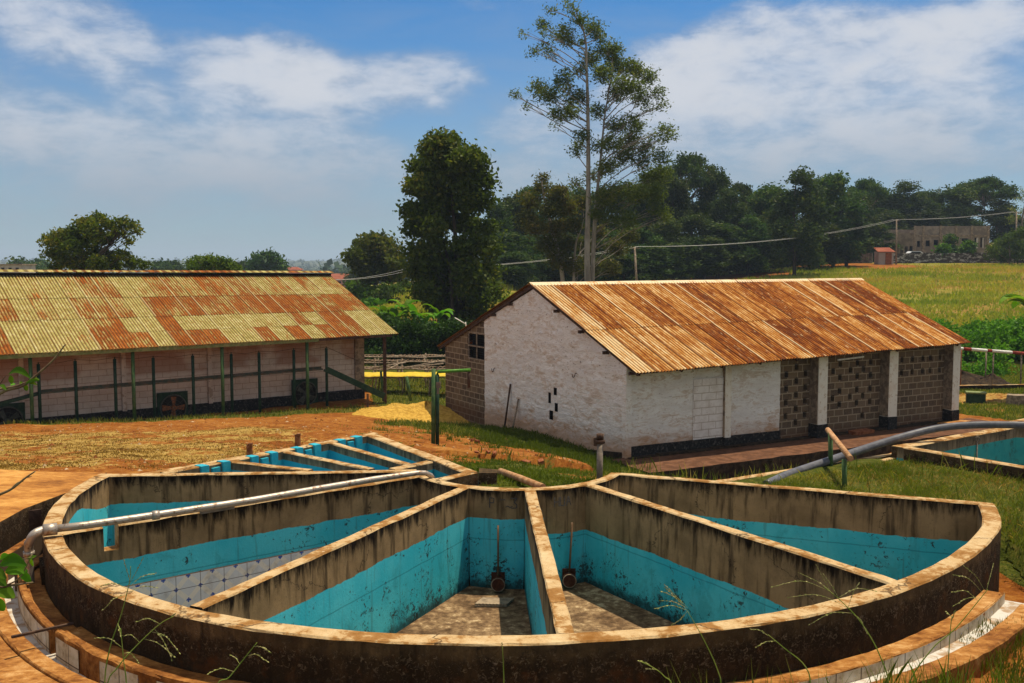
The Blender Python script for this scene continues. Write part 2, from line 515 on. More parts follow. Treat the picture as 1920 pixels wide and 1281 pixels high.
def m_redslab(g):
    p = g.pos()
    a = g.noise(p, 1.0, 7, .65, .4); b = g.noise(p, 9, 6, .7, .3, sc3=(1, 1.6, 1)); c = g.noise(p, 55, 4, .6)
    col = g.ramp(g.m('ADD', g.m('MULTIPLY', a, .6), g.m('MULTIPLY', b, .4)), [(.36, (.07, .024, .007)), (.45, (.19, .070, .016)), (.53, (.34, .150, .038)), (.64, (.54, .32, .13))])
    col = g.mix(g.m('MULTIPLY', g.ss(c, .56, .7), .45), col, (.13, .05, .015))
    col = g.mix(g.m('MULTIPLY', g.ss(g.noise(p, 16, 5, .7, .5, sc3=(1.6, 1, 1)), .66, .70), .6), col, (.66, .42, .22))
    return dict(col=col, rough=.85, bump=g.bump(g.m('ADD', b, g.m('MULTIPLY', c, .5)), .5, .015), spec=.25)

def m_apron(g):
    p = g.pos()
    a = g.noise(p, .8, 7, .65, .6, sc3=(1, 2, 1)); b = g.noise(p, 9, 6, .7, .3, sc3=(1, 2.4, 1)); c = g.noise(p, 55, 4, .6)
    col = g.ramp(g.m('ADD', g.m('MULTIPLY', a, .6), g.m('MULTIPLY', b, .4)), [(.36, (.16, .060, .014)), (.46, (.34, .14, .030)), (.56, (.50, .25, .062)), (.68, (.62, .37, .13))])
    col = g.mix(g.m('MULTIPLY', g.ss(c, .56, .7), .3), col, (.2, .09, .03))
    return dict(col=col, rough=.85, bump=g.bump(g.m('ADD', b, g.m('MULTIPLY', c, .5)), .4, .015), spec=.25)

def m_roof(paint):
    """corrugated sheets: tint.r = rust of the sheet, tint.g = random, tint.b = 1 for old yellow paint"""
    def fn(g):
        uv = g.uv(); u, v, _ = g.sep(uv)[0:3]
        t = g.attr('tint'); r, rn, yl = g.sep(t)[0:3]
        p = g.obj()
        vec = g.comb(g.m('MULTIPLY', u, 1.0), g.m('MULTIPLY', v, .035), g.m('MULTIPLY', rn, 37))
        st = g.noise(vec, 22, 5, .68)
        st2 = g.noise(g.comb(u, g.m('MULTIPLY', v, .12), g.m('MULTIPLY', rn, 37)), 45, 3, .6)
        bl = g.noise(g.comb(u, v, g.m('MULTIPLY', rn, 11)), 3.2, 7, .7, .5)
        k = g.m('ADD', g.m('ADD', g.m('MULTIPLY', st, .55), g.m('MULTIPLY', bl, .45)), g.m('MULTIPLY', g.m('SUBTRACT', r, .5), .62))
        wide = g.noise(p, .55, 5, .6, .4)
        k = g.m('MULTIPLY_ADD', g.m('SUBTRACT', st2, .5), .30, k)
        k = g.m('MULTIPLY_ADD', g.m('SUBTRACT', st, .5), .75 if not paint else .7, k)
        k = g.m('MULTIPLY_ADD', g.m('SUBTRACT', wide, .5), .35 if not paint else .8, k)
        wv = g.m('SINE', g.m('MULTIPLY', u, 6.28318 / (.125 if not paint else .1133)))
        blot = g.noise(g.comb(u, g.m('MULTIPLY', v, .45), g.m('MULTIPLY', rn, 9)), 4.5, 6, .7, .5)
        k = g.m('MULTIPLY_ADD', g.m('SUBTRACT', blot, .5), .55, k)
        k = g.m('MULTIPLY_ADD', wv, -.05, k)
        if paint:
            base = g.ramp(bl, [(.3, (.22, .185, .055)), (.5, (.36, .31, .105)), (.66, (.50, .45, .22))])
            col = g.ramp(k, [(.50, (0, 0, 0)), (.66, (1, 1, 1))])
            rust = g.ramp(g.m('ADD', g.m('MULTIPLY', st, .5), g.m('MULTIPLY', bl, .5)), [(.35, (.09, .020, .004)), (.50, (.25, .065, .009)), (.66, (.46, .18, .035))])
            rust = g.mix(g.m('MULTIPLY', rn, .3), rust, (.10, .025, .007))
            col = g.mix(g.sep(col)[0], base, rust)
            col = g.mix(g.m('MULTIPLY', g.ss(g.noise(g.comb(u, v, rn), 14, 5, .7), .54, .62), .75), col, (.25, .085, .02))
            edge = g.ss(u, .050, .015)
            col = g.mix(g.m('MULTIPLY', g.m('MULTIPLY', edge, g.ss(rn, .35, .7)), .55), col, (.52, .45, .24))
            edge2 = g.ss(u, .10, .07)
        else:
            col = g.ramp(k, [(.08, (.64, .48, .27)), (.24, (.54, .31, .115)), (.38, (.40, .165, .032)), (.52, (.26, .075, .011)), (.70, (.10, .022, .005))])
            edge = g.ss(u, .045, .015)
            col = g.mix(g.m('MULTIPLY', g.m('MULTIPLY', edge, g.ss(rn, .45, .7)), .7), col, (.66, .50, .30))
            edge3 = g.m('MULTIPLY', g.ss(u, .13, .06), g.ss(rn, .45, .35))
            col = g.mix(g.m('MULTIPLY', edge3, .7), col, (.16, .042, .010))
            col = g.mix(g.m('MULTIPLY', g.ss(g.noise(g.comb(g.m('MULTIPLY', u, 2.5), g.m('MULTIPLY', v, .5), g.m('MULTIPLY', rn, 5)), 5, 6, .75, .4), .56, .68), .6), col, (.66, .48, .27))
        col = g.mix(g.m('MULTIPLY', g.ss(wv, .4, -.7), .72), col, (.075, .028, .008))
        return dict(col=col, rough=.8, metal=0.0, spec=.12)
    return fn

def m_plaster(g):
    """thick whitewashed roughcast, browned in bands"""
    p = g.pos(); z = g.sep(p)[2]
    lump = g.noise(p, 2.0, 7, .74, 1.2, sc3=(1, 1, 3.0))
    fine = g.noise(p, 7.5, 6, .72, .8, sc3=(1, 1, 2.6))
    big = g.noise(p, 1.1, 5, .6, sc3=(1, 1, 2.2))
    col = g.ramp(big, [(.3, (.72, .68, .64)), (.6, (.86, .84, .80))])
    st = g.ss(g.m('ADD', g.m('MULTIPLY', lump, .6), g.m('MULTIPLY', big, .4)), .49, .60)
    col = g.mix(g.m('MULTIPLY', st, .52), col, (.44, .27, .14))
    col = g.mix(g.m('MULTIPLY', g.ss(fine, .56, .66), .55), col, (.34, .20, .10))
    pit = g.ss(g.m('ADD', fine, g.m('MULTIPLY', g.ss(z, 1.9, 2.8), .06)), .665, .70)
    col = g.mix(g.m('MULTIPLY', pit, .8), col, (.05, .035, .025))
    low = g.ss(g.m('ADD', z, g.m('MULTIPLY', g.m('ADD', big, lump), -.9)), .15, -.75)
    col = g.mix(g.m('MULTIPLY', low, .75), col, (.42, .19, .06))
    h = g.m('ADD', g.m('MULTIPLY', lump, .8), g.m('MULTIPLY', fine, .5))
    return dict(col=col, rough=.92, bump=g.bump(h, .9, .06), spec=.15)

def brick(g, uv, w, h, mortar=.018):
    nd = g.n('TexBrick', {'offset': .5}, Vector=uv, Color1=(0, 0, 0), Color2=(1, 1, 1), Mortar=(.5, .5, .5), Scale=1.0)
    nd.inputs['Mortar Size'].default_value = mortar
    nd.inputs['Mortar Smooth'].default_value = .15
    nd.inputs['Brick Width'].default_value = w
    nd.inputs['Row Height'].default_value = h
    return nd.outputs['Fac'], nd.outputs['Color']

def m_block(g):
    uv = g.uv(); p = g.pos(); z = g.sep(p)[2]
    uvw = g.vm('ADD', uv, g.vm('MULTIPLY', g.noise(p, 5, 3, out='Color'), (.02, .02, 0)))
    mo, idc = brick(g, uvw, .44, .235, .020)
    n = g.noise(p, 20, 6, .7); n2 = g.noise(p, 3, 5, .6)
    idv = g.sep(idc)[0]
    col = g.mix(idv, (.085, .062, .045), (.19, .135, .085))
    col = g.mix(g.m('MULTIPLY', g.ss(n, .42, .68), .55), col, (.22, .155, .10))
    col = g.mix(g.m('MULTIPLY', g.ss(n2, .5, .7), .5), col, (.17, .10, .055))
    col = g.mix(mo, col, (.33, .26, .18))
    low = g.ss(g.m('ADD', z, g.m('MULTIPLY', n2, -.3)), .35, .0)
    col = g.mix(g.m('MULTIPLY', low, .6), col, (.11, .045, .022))
    h = g.m('ADD', g.m('MULTIPLY', n, .6), g.m('MULTIPLY', mo, .8))
    return dict(col=col, rough=.95, bump=g.bump(h, .8, .03), spec=.1)

def m_leftwall(g, tint=(.88, .84, .78)):
    uv = g.uv(); p = g.pos()
    u, v, _ = g.sep(uv)[0:3]
    mo, idc = brick(g, g.vm('ADD', uv, g.vm('MULTIPLY', g.noise(p, 4, 3, out='Color'), (.03, .03, 0))), .58, .23, .014)
    n = g.noise(p, 3, 6, .7); n2 = g.noise(p, 14, 6, .7, .4)
    col = g.ramp(n, [(.3, (.50, .44, .40)), (.6, (.64, .59, .56))])
    col = g.mix(g.m('MULTIPLY', mo, .55), col, (.26, .18, .12))
    redp = g.m('MULTIPLY', g.ss(g.m('ADD', v, g.m('MULTIPLY', n, .5)), 1.45, 1.65), g.ss(g.noise(p, .55, 3, .5, off=(3, 2, 0)), .42, .55))
    col = g.mix(g.m('MULTIPLY', redp, .6), col, (.30, .13, .07))
    col = g.mix(g.m('MULTIPLY', g.ss(n2, .60, .70), .7), col, (.15, .09, .05))
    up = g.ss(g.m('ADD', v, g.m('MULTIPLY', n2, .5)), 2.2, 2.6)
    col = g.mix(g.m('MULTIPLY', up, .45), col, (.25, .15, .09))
    col = g.mix(1.0, col, tint, 'MULTIPLY')
    return dict(col=col, rough=.9, bump=g.bump(g.m('SUBTRACT', n2, mo), .5, .02), spec=.15)

def m_black(g):
    p = g.pos()
    n = g.noise(p, 12, 6, .7)
    col = g.ramp(n, [(.4, (.010, .010, .011)), (.56, (.028, .027, .027)), (.66, (.13, .11, .09))])
    return dict(col=col, rough=.8, bump=g.bump(n, .6, .03), spec=.3)

def m_whitepaint(g):
    p = g.pos(); n = g.noise(p, 8, 6, .7, .4); n2 = g.noise(p, 2.5, 4)
    col = g.mix(g.m('MULTIPLY', g.ss(n, .53, .66), .7), (.74, .69, .60), (.40, .25, .12))
    col = g.mix(g.m('MULTIPLY', g.ss(n2, .5, .75), .35), col, (.48, .30, .15))
    return dict(col=col, rough=.9, bump=g.bump(n, .5, .03), spec=.2)

def simple(c1, c2, sc=8.0, rough=.8, metal=0.0, bumpk=.4, lo=.4, hi=.62, spec=.3, space='pos', sc3=None):
    def fn(g):
        p = g.pos() if space == 'pos' else g.obj()
        n = g.noise(p, sc, 6, .68, .3, sc3=sc3)
        return dict(col=g.mix(g.ss(n, lo, hi), c1, c2), rough=rough, metal=metal, bump=g.bump(n, bumpk, .02), spec=spec)
    return fn

def m_leaf(c1, c2, c3=(.09, .10, .02), trans=.35, rough=.5):
    """leaf: tint.r picks the hue of the single leaf"""
    def fn(g):
        r = g.sep(g.attr('tint'))[0]
        ri = g.rnd()
        col = g.ramp(r, [(0.0, c1), (.6, c2), (1.0, c3)])
        hsv = g.n('HueSaturation', None, Color=col, Value=g.m('MULTIPLY_ADD', ri, .65, .66), Hue=g.m('MULTIPLY_ADD', ri, .045, .475)).outputs[0]
        b = g.n('BsdfPrincipled', None, Roughness=rough)
        g.put(b.inputs['Base Color'], hsv)
        b.inputs['Specular IOR Level'].default_value = .06
        tcol = g.mix(1.0, hsv, (1.5, 1.6, .5), 'MULTIPLY')
        tr = g.n('BsdfTranslucent', None, Color=tcol)
        mx = g.n('MixShader', None, i0=trans)
        g.put(mx.inputs[1], b); g.put(mx.inputs[2], tr)
        return dict(shader=mx.outputs[0])
    return fn

def m_ground(g):
    p = g.pos()
    t = g.attr('mask'); gr, dr, fl = g.sep(t)[0:3]
    n1 = g.noise(p, .9, 7, .68, .5); n2 = g.noise(p, 6, 6, .7, .3); n3 = g.noise(p, 35, 4, .7)
    k = g.m('ADD', g.m('MULTIPLY', n1, .45), g.m('MULTIPLY', n2, .55))
    soil = g.ramp(k, [(.35, (.10, .030, .007)), (.48, (.215, .072, .014)), (.58, (.31, .135, .030)), (.70, (.44, .23, .07))])
    soil = g.mix(g.m('MULTIPLY', g.ss(n3, .60, .70), .6), soil, (.10, .035, .012))
    dry = g.ramp(g.m('ADD', g.m('MULTIPLY', n2, .5), g.m('MULTIPLY', n3, .5)), [(.35, (.13, .075, .016)), (.5, (.30, .185, .045)), (.65, (.46, .32, .11))])
    grass = g.ramp(g.m('ADD', g.m('MULTIPLY', n2, .6), g.m('MULTIPLY', n3, .4)), [(.35, (.022, .030, .005)), (.5, (.055, .068, .010)), (.65, (.15, .12, .028))])
    fieldg = g.ramp(g.noise(p, .055, 8, .7, .6, sc3=(1, 2.2, 1)), [(.38, (.17, .085, .028)), (.46, (.17, .12, .024)), (.53, (.15, .15, .020)), (.60, (.10, .13, .015))])
    fieldg = g.mix(g.m('MULTIPLY', g.ss(g.noise(p, 1.4, 6, .7, sc3=(1, .5, 1)), .42, .62), .6), fieldg, (.30, .21, .05))
    wob = g.m('MULTIPLY', g.m('SUBTRACT', k, .5), 2.6)
    fd = g.ss(g.m('ADD', dr, wob), .38, .62)
    fg = g.ss(g.m('ADD', gr, wob), .38, .62)
    col = g.mix(fd, soil, dry)
    col = g.mix(fg, col, grass)
    col = g.mix(g.ss(fl, .4, .6), col, fieldg)
    h = g.m('ADD', g.m('MULTIPLY', n2, .6), g.m('MULTIPLY', n3, .5))
    return dict(col=col, rough=.95, bump=g.bump(h, .7, .05), spec=.1)

M = {}
M['cap'] = mat('concrete_cap', m_cap)
M['inner'] = mat('tank_inner_wall', m_inner)
M['inner_b'] = mat('tank_inner_wall_rear', lambda g: m_inner(g, 2.5, 0))
M['outer'] = mat('tank_outer_wall', m_outer)
M['floor'] = mat('tank_floor', m_floor)
M['tile'] = mat('patterned_tile', m_tile)
M['tile_dirty'] = mat('stained_channel_tile', m_tile_dirty)
M['redslab'] = mat('red_stained_concrete', m_redslab)
M['apron'] = mat('orange_dusty_concrete', m_apron)
M['roof_rust'] = mat('rusty_corrugated_iron', m_roof(False))
M['roof_yellow'] = mat('yellowed_corrugated_iron', m_roof(True))
M['plaster'] = mat('whitewashed_roughcast', m_plaster)
M['block'] = mat('grey_stone_block', m_block)
M['leftwall'] = mat('whitewashed_block', m_leftwall)
M['black'] = mat('black_plinth_paint', m_black)
M['white'] = mat('flaking_white_paint', m_whitepaint)
M['greenpost'] = mat('green_painted_pipe', simple((.035, .085, .030), (.075, .125, .045), 6, .6, bumpk=.2))
M['darkgreen'] = mat('dark_green_paint', simple((.012, .035, .022), (.028, .060, .035), 6, .6, bumpk=.2))
M['steelgreen'] = mat('stained_green_grey_steel', simple((.05, .065, .045), (.12, .085, .055), 5, .7, bumpk=.2))
M['brightgreen'] = mat('bright_green_paint', simple((.055, .16, .02), (.10, .24, .03), 9, .45, bumpk=.2))
M['fascia'] = mat('green_fascia_board', simple((.13, .17, .06), (.24, .25, .10), 5, .7, sc3=(1, 1, 1)))
M['wood'] = mat('weathered_timber', simple((.10, .055, .03), (.22, .14, .08), 9, .85, sc3=(1, 1, .3)))
M['darkwood'] = mat('dark_timber', simple((.045, .025, .018), (.10, .06, .04), 9, .85))
M['greywood'] = mat('grey_bamboo_pole', simple((.16, .12, .09), (.36, .28, .20), 9, .85))
M['rustmetal'] = mat('rusted_steel', simple((.16, .055, .02), (.30, .13, .06), 14, .75, bumpk=.4))
M['darkrust'] = mat('dark_red_rust', simple((.05, .016, .009), (.10, .035, .018), 14, .85))
M['stonebit'] = mat('dusty_stone', simple((.30, .19, .10), (.50, .38, .24), 3, .9))
M['clod'] = mat('earth_clod', simple((.10, .030, .010), (.26, .09, .025), 3, .95))
M['ridge'] = mat('weathered_ridge_sheet', simple((.66, .54, .36), (.50, .24, .08), 3, .8, lo=.52, hi=.64, sc3=(.6, .6, 1)))
M['rustbar'] = mat('pale_rusted_rail', simple((.34, .17, .075), (.52, .31, .16), 14, .75, bumpk=.4))
M['galv'] = mat('weathered_galvanised_pipe', simple((.42, .36, .30), (.22, .13, .08), 16, .42, metal=.55, bumpk=.3, lo=.5, hi=.66))
M['greyplastic'] = mat('grey_plastic_pipe', simple((.085, .085, .098), (.13, .13, .145), 6, .38, bumpk=.1, spec=.5))
M['steelgrey'] = mat('grey_steel_pipe', simple((.15, .125, .10), (.25, .20, .16), 8, .6, metal=.3))
M['turq'] = mat('turquoise_paint', simple((.02, .30, .42), (.04, .37, .46), 9, .6, bumpk=.2))
M['grille'] = mat('grey_fan_metal', simple((.06, .07, .06), (.11, .11, .09), 9, .6, metal=.3))
M['mesh'] = mat('insect_mesh', simple((.012, .012, .012), (.025, .022, .02), 9, .7))
M['rail_red'] = mat('red_band_paint', simple((.18, .02, .015), (.28, .05, .03), 9, .6))
M['rail_white'] = mat('white_rail_paint', simple((.62, .60, .55), (.78, .76, .70), 9, .5))
M['heap'] = mat('yellow_parchment_heap', simple((.34, .19, .028), (.52, .32, .06), 7, .9, bumpk=.9))
M['yellow'] = mat('yellow_plastic_sheet', simple((.52, .36, .02), (.66, .46, .04), 5, .6, bumpk=.3, spec=.4))
M['walk'] = mat('brown_concrete_walk', simple((.085, .038, .020), (.15, .070, .038), 3, .9, bumpk=.5))
M['darkearth'] = mat('dark_wet_earth', simple((.02, .013, .009), (.055, .035, .02), 5, .9, bumpk=.9))
M['stone'] = mat('rough_stone', simple((.10, .085, .07), (.26, .23, .19), 1.6, .9, bumpk=.8))
M['concgrey'] = mat('stained_concrete_block', simple((.16, .12, .085), (.34, .26, .18), 5, .9, bumpk=.5))
M['brickred'] = mat('broken_red_brick', simple((.20, .06, .025), (.32, .13, .06), 8, .9, bumpk=.6, space='obj'))
M['paleblock'] = mat('unplastered_stone_block', simple((.17, .135, .105), (.28, .225, .17), .9, .9, bumpk=.6))
M['void'] = mat('dark_opening', simple((.012, .010, .010), (.02, .018, .016), 4, .9))
M['carwhite'] = mat('white_car_paint', simple((.75, .76, .78), (.80, .80, .82), 2, .25, bumpk=0, spec=.6))
M['glass'] = mat('dark_window_glass', simple((.02, .025, .03), (.03, .035, .04), 2, .12, bumpk=0, spec=.8))
M['tyre'] = mat('black_rubber', simple((.015, .015, .015), (.025, .025, .025), 9, .8))
M['redroof'] = mat('red_tile_roof', simple((.20, .05, .025), (.28, .09, .045), .8, .8))
M['palewall'] = mat('pale_rendered_wall', simple((.34, .30, .26), (.45, .41, .36), .6, .9))
M['pinkwall'] = mat('pink_rendered_wall', simple((.36, .16, .15), (.44, .22, .2), .6, .9))
M['wire'] = mat('aluminium_wire', simple((.42, .42, .40), (.52, .52, .50), 2, .5))
M['bark'] = mat('grey_brown_bark', simple((.11, .085, .065), (.24, .19, .15), 3, .9, space='obj', sc3=(1, 1, .3)))
M['barkpale'] = mat('pale_eucalyptus_bark', simple((.20, .165, .135), (.36, .31, .26), 1.6, .85, space='obj', sc3=(1, 1, .25)))
M['barkdark'] = mat('dark_bark', simple((.035, .028, .022), (.085, .065, .05), 3, .9, space='obj', sc3=(1, 1, .3)))
M['ground'] = mat('ground_surface', m_ground)
M['leaf_euc'] = mat('eucalyptus_leaf', m_leaf((.040, .062, .020), (.095, .115, .028), (.19, .16, .045), .38))
M['leaf_dark'] = mat('dark_leaf', m_leaf((.030, .055, .010), (.075, .105, .014), (.20, .17, .025), .35))
M['leaf_wood'] = mat('woodland_leaf', m_leaf((.018, .040, .015), (.045, .078, .018), (.12, .125, .026), .30))
M['leaf_bright'] = mat('bright_leaf', m_leaf((.040, .11, .008), (.09, .20, .014), (.20, .30, .03), .35, .5))
M['leaf_hedge'] = mat('hedge_leaf', m_leaf((.014, .032, .008), (.032, .070, .012), (.08, .14, .02), .25))
M['leaf_mid'] = mat('mid_green_leaf', m_leaf((.03, .07, .010), (.07, .14, .016), (.15, .22, .03), .3))
M['leaf_far'] = mat('far_woodland', m_leaf((.020, .04, .018), (.035, .06, .022), (.06, .08, .03), .1))
M['blade'] = mat('grass_blade', m_leaf((.060, .085, .010), (.13, .15, .020), (.36, .27, .08), .3, .7))
M['dryblade'] = mat('dry_grass_blade', m_leaf((.12, .075, .014), (.31, .20, .045), (.50, .36, .12), .25, .8))
M['fieldblade'] = mat('tall_field_grass', m_leaf((.14, .18, .018), (.28, .26, .035), (.38, .22, .07), .28, .8))
M['chalkdark'] = mat('faded_blue_lettering', simple((.05, .055, .065), (.11, .09, .07), 30, .9))
M['leaf_far_ground'] = mat('distant_wooded_ground', simple((.05, .07, .035), (.10, .105, .05), .01, 1.0, bumpk=0))
M['chalkpale'] = mat('faded_pale_lettering', simple((.16, .15, .14), (.09, .075, .06), 30, .9))


# ------------------------------------------------------------------ plan of the place
RIM = 3.0
C0 = np.array([0.0, 13.6])
OUT_PX = [(186, 888), (119, 928), (84, 972), (81, 991), (84, 1019), (106, 1050), (165, 1093), (241, 1131), (344, 1158), (480, 1181),
          (627, 1197), (800, 1207), (960, 1208), (1055, 1204), (1180, 1198), (1320, 1183), (1487, 1160), (1641, 1124), (1710, 1101), (1779, 1068),
          (1831, 1035), (1865, 1001), (1880, 970), (1883, 945)]
def smooth_outline():
    P = np.array([WZ(x, y, RIM)[:2] for x, y in OUT_PX])
    d = P - C0
    a = np.degrees(np.arctan2(d[:, 0], -d[:, 1])); r = np.hypot(d[:, 0], d[:, 1])
    A = np.linspace(a[0], a[-1], 80)
    R = np.interp(A, a, r)
    Rs = np.array([np.average(R[max(0, i - 5):i + 6]) for i in range(len(R))])
    return A, Rs
ANG, RAD = smooth_outline()
def rim_r(a): return float(np.interp(a, ANG, RAD))
def polar(a, r):
    t = math.radians(a); return np.array([C0[0] + r * math.sin(t), C0[1] - r * math.cos(t)])
CI = np.array([0.07, 14.55])      # centre of the small inner arc
RB = dict(C=np.array([3.43, 29.8]), yaw=math.radians(29.0))     # near corner of the right-hand building
RB['l'] = np.array([math.cos(RB['yaw']), math.sin(RB['yaw'])]); RB['g'] = np.array([RB['l'][1], -RB['l'][0]])
LB = dict(C=np.array([-6.45, 43.0]), yaw=math.radians(38.5))    # right-hand end of the left building's long wall
LB['l'] = np.array([math.cos(LB['yaw']), math.sin(LB['yaw'])]); LB['g'] = np.array([LB['l'][1], -LB['l'][0]])

# ------------------------------------------------------------------ ground height
def P3(px, Y, z): return ((px - 960) / F * Y, Y, z)
CTRL = [(-3, -6, 4.7), (3, -6, 4.7), (-12, -6, 4.7), (12, -6, 4.7), (-2, 0, 4.45), (2, 0, 4.45), (-7, 2, 4.3), (7, 2, 4.3), (0, 3, 4.15), (0, 4, 3.75), (-3, 4.2, 3.5), (3, 4.2, 3.6), (0, 5, 3.3), (-4, 5.2, 3.0), (4, 5.2, 3.1),
        (0, 6.2, 2.75), (-4, 6.6, 2.48), (4, 6.6, 2.6), (0, 7.1, 2.42), (-12, 8, 2.42), (-8, 8, 2.35), (-5, 7.6, 2.3), (4.5, 7.6, 2.40), (8, 8, 2.5), (12, 9, 2.6), (-6.5, 10, 2.3), (-9, 10.2, 2.3),
        (-7.4, 12.2, 2.7), (-9, 13.5, 2.75), (-7, 14.2, 2.78), (-6.5, 15.5, 2.82), (-10, 15, 2.8), (-15, 15, 2.8), (-6, 17, 2.6), (-3.5, 18.5, 2.42), (-10, 20, 2.18), (-5, 22, 1.98),
        (-9, 26, 1.45), (-14, 28, 1.15), (-20, 26, 1.3), (-5, 27, 1.4), (-6, 31, .85), (-9, 33, .62), (-3.5, 30, .85),
        (0.6, 14.4, 2.76), (1, 15.5, 2.62), (1, 18, 2.22), (1.2, 21, 1.72), (1.7, 25, .95), (2.5, 28, .28), (-0.3, 15.8, 2.65), (-1, 18, 2.32), (-1.4, 22, 1.75), (-2, 26.5, 1.12), (-2, 32, .4), (-2.3, 36, -.02), (-3, 39, -.35), (-4, 42, -.4), (0, 33, .2), (1.5, 31, .12),
        (2.5, 15.0, 2.74), (5, 14.4, 2.76), (7, 14, 2.76), (5, 16.4, 2.72), (8, 13, 2.72), (6.9, 11.5, 2.62), (7.2, 10, 2.5), (10.5, 16, 2.7), (3.6, 17.6, 2.1), (7, 19.4, 1.9), (2.9, 17.2, 2.25), (5, 20.0, 1.0), (8.5, 21.5, 1.1),
        (4, 22, .5), (6.5, 23, .3), (3.4, 25.5, .25), (5, 26.5, -.3), (8, 28.5, -.35), (12, 31, -.35), (11, 24, .7), (15, 24, 1.0), (14.5, 33, -.1), (17, 36, 0), (20, 32, .3), (15, 40, 0), (20, 45, 0), (25, 48, 0), (24, 56, 0), (30, 60, .3), (8, 42, 0), (2, 46, 0),
        (-16.3, 33.7, .50), (-24, 32, .7), (-13.6, 35.9, .28), (-11.1, 38.2, .12), (-8.3, 40.3, .08), (-5.4, 42.6, .04), (-12, 38.6, .1), (-15, 36.2, .25), (-6, 46, 0), (-14, 46, 0), (-25, 42, 0),
        P3(1850, 70, .45), P3(1850, 85, 1.4), P3(1850, 100, 2.4), P3(1850, 125, 4.1), P3(1850, 148, 5.75), P3(1700, 148, 5.75), P3(1850, 185, 7.2), P3(1600, 90, 1.5), P3(1600, 120, 3.6), P3(1600, 145, 5.5), P3(1500, 110, 3.0), P3(1500, 140, 4.9),
        P3(1200, 80, 1.2), P3(1200, 110, 2.2), P3(1200, 135, 3.3), P3(1000, 60, .6), P3(1000, 100, 1.8), P3(1000, 130, 2.8), P3(760, 50, 0), P3(850, 55, .1), P3(760, 57, .5), P3(760, 63, 1.5), P3(780, 80, 2.3), P3(780, 100, 2.9), P3(790, 115, 3.4), P3(700, 90, 1.9), P3(690, 115, 1.6),
        P3(650, 180, -1), P3(650, 300, -1.5), P3(400, 60, 0), P3(400, 100, -2), P3(400, 200, -5), P3(0, 60, .3), P3(0, 100, -1), P3(0, 200, -5), P3(-400, 60, .5), P3(-400, 200, -5),
        P3(0, 600, -12), P3(600, 600, -12), P3(1000, 250, 4), P3(1500, 250, 9), P3(1900, 250, 11), P3(2400, 250, 12), P3(2400, 70, 1), P3(2400, 30, 1.2), P3(1000, 600, 0), P3(1900, 600, 8),
        P3(0, 1500, -12), P3(960, 1500, -12), P3(1900, 1500, 0), P3(-700, 1500, -12), P3(2600, 1500, 5), P3(960, 5000, -15), P3(0, 5000, -15), P3(1920, 5000, -15)]
def tcoord(X, Y):
    Y = np.maximum(np.asarray(Y, float), -6)
    w = Y + 9
    return np.stack([np.clip(np.asarray(X, float) / w, -1.3, 1.3) * 3.2, np.log(w) * 3.0], -1)
CP = np.array(CTRL, float)
TC = tcoord(CP[:, 0], CP[:, 1])
def tps(r2): return np.where(r2 > 1e-12, r2 * np.log(r2 + 1e-12) * .5, 0.0)
_n = len(CP)
_K = tps(((TC[:, None] - TC[None]) ** 2).sum(-1)) + np.eye(_n) * 2e-3
_Pm = np.concatenate([np.ones((_n, 1)), TC], 1)
_A = np.block([[_K, _Pm], [_Pm.T, np.zeros((3, 3))]])
_W = np.linalg.solve(_A, np.concatenate([CP[:, 2], np.zeros(3)]))
def ground_z(X, Y):
    X = np.atleast_1d(np.asarray(X, float)); Y = np.atleast_1d(np.asarray(Y, float))
    T = tcoord(X.ravel(), Y.ravel()); out = np.empty(len(T))
    for i in range(0, len(T), 20000):
        t = T[i:i + 20000]
        out[i:i + 20000] = tps(((t[:, None] - TC[None]) ** 2).sum(-1)) @ _W[:_n] + _W[_n] + t @ _W[_n + 1:]
    z = out.reshape(X.shape)
    z = z + .035 * np.sin(X * 1.7 + 2 * np.sin(Y * .6)) * np.sin(Y * 1.3) * np.clip((Y - 12) / 6, .25, 1)
    return z
def gz1(x, y): return float(ground_z(x, y)[0])

def seg_dist(X, Y, a, b):
    a = np.asarray(a, float)[:2]; b = np.asarray(b, float)[:2]
    d = b - a; L2 = (d * d).sum()
    t = np.clip(((X - a[0]) * d[0] + (Y - a[1]) * d[1]) / L2, 0, 1)
    return np.hypot(X - a[0] - t * d[0], Y - a[1] - t * d[1])
def in_poly(X, Y, P):
    ins = np.zeros(X.shape, bool); n = len(P)
    for i in range(n):
        x1, y1 = P[i][:2]; x2, y2 = P[(i + 1) % n][:2]
        c = ((y1 > Y) != (y2 > Y)) & (X < (x2 - x1) * (Y - y1) / ((y2 - y1) if abs(y2 - y1) > 1e-9 else 1e-9) + x1)
        ins ^= c
    return ins

# tank footprints (plan)
W_PX = {0: ((198, 890), (775, 882)), 1: ((104, 1000), (795, 889)), 2: ((362, 1139), (868, 913)), 3: ((1062, 1190), (995, 918)), 4: ((1692, 1094), (1112, 908)), 5: ((1868, 944), (1168, 887))}
RAY = {}
for k, (a, b) in W_PX.items():
    A = WZ(*a, RIM)[:2]; B = WZ(*b, RIM)[:2]
    RAY[k] = (A, B)
def snap_in(B):   # onto the middle of the inner arc wall
    d = B - CI; return CI + d / np.hypot(*d) * 1.47
for k in RAY: RAY[k] = (RAY[k][0], snap_in(RAY[k][1]))
arc_a0 = math.atan2(RAY[0][1][0] - CI[0], CI[1] - RAY[0][1][1])
arc_a1 = math.atan2(RAY[5][1][0] - CI[0], CI[1] - RAY[5][1][1])
FOOT_MAIN = [tuple(polar(a, rim_r(a) - .1)) for a in ANG] + [tuple(CI + 1.49 * np.array([math.sin(t), -math.cos(t)])) for t in np.linspace(arc_a1, arc_a0, 24)]
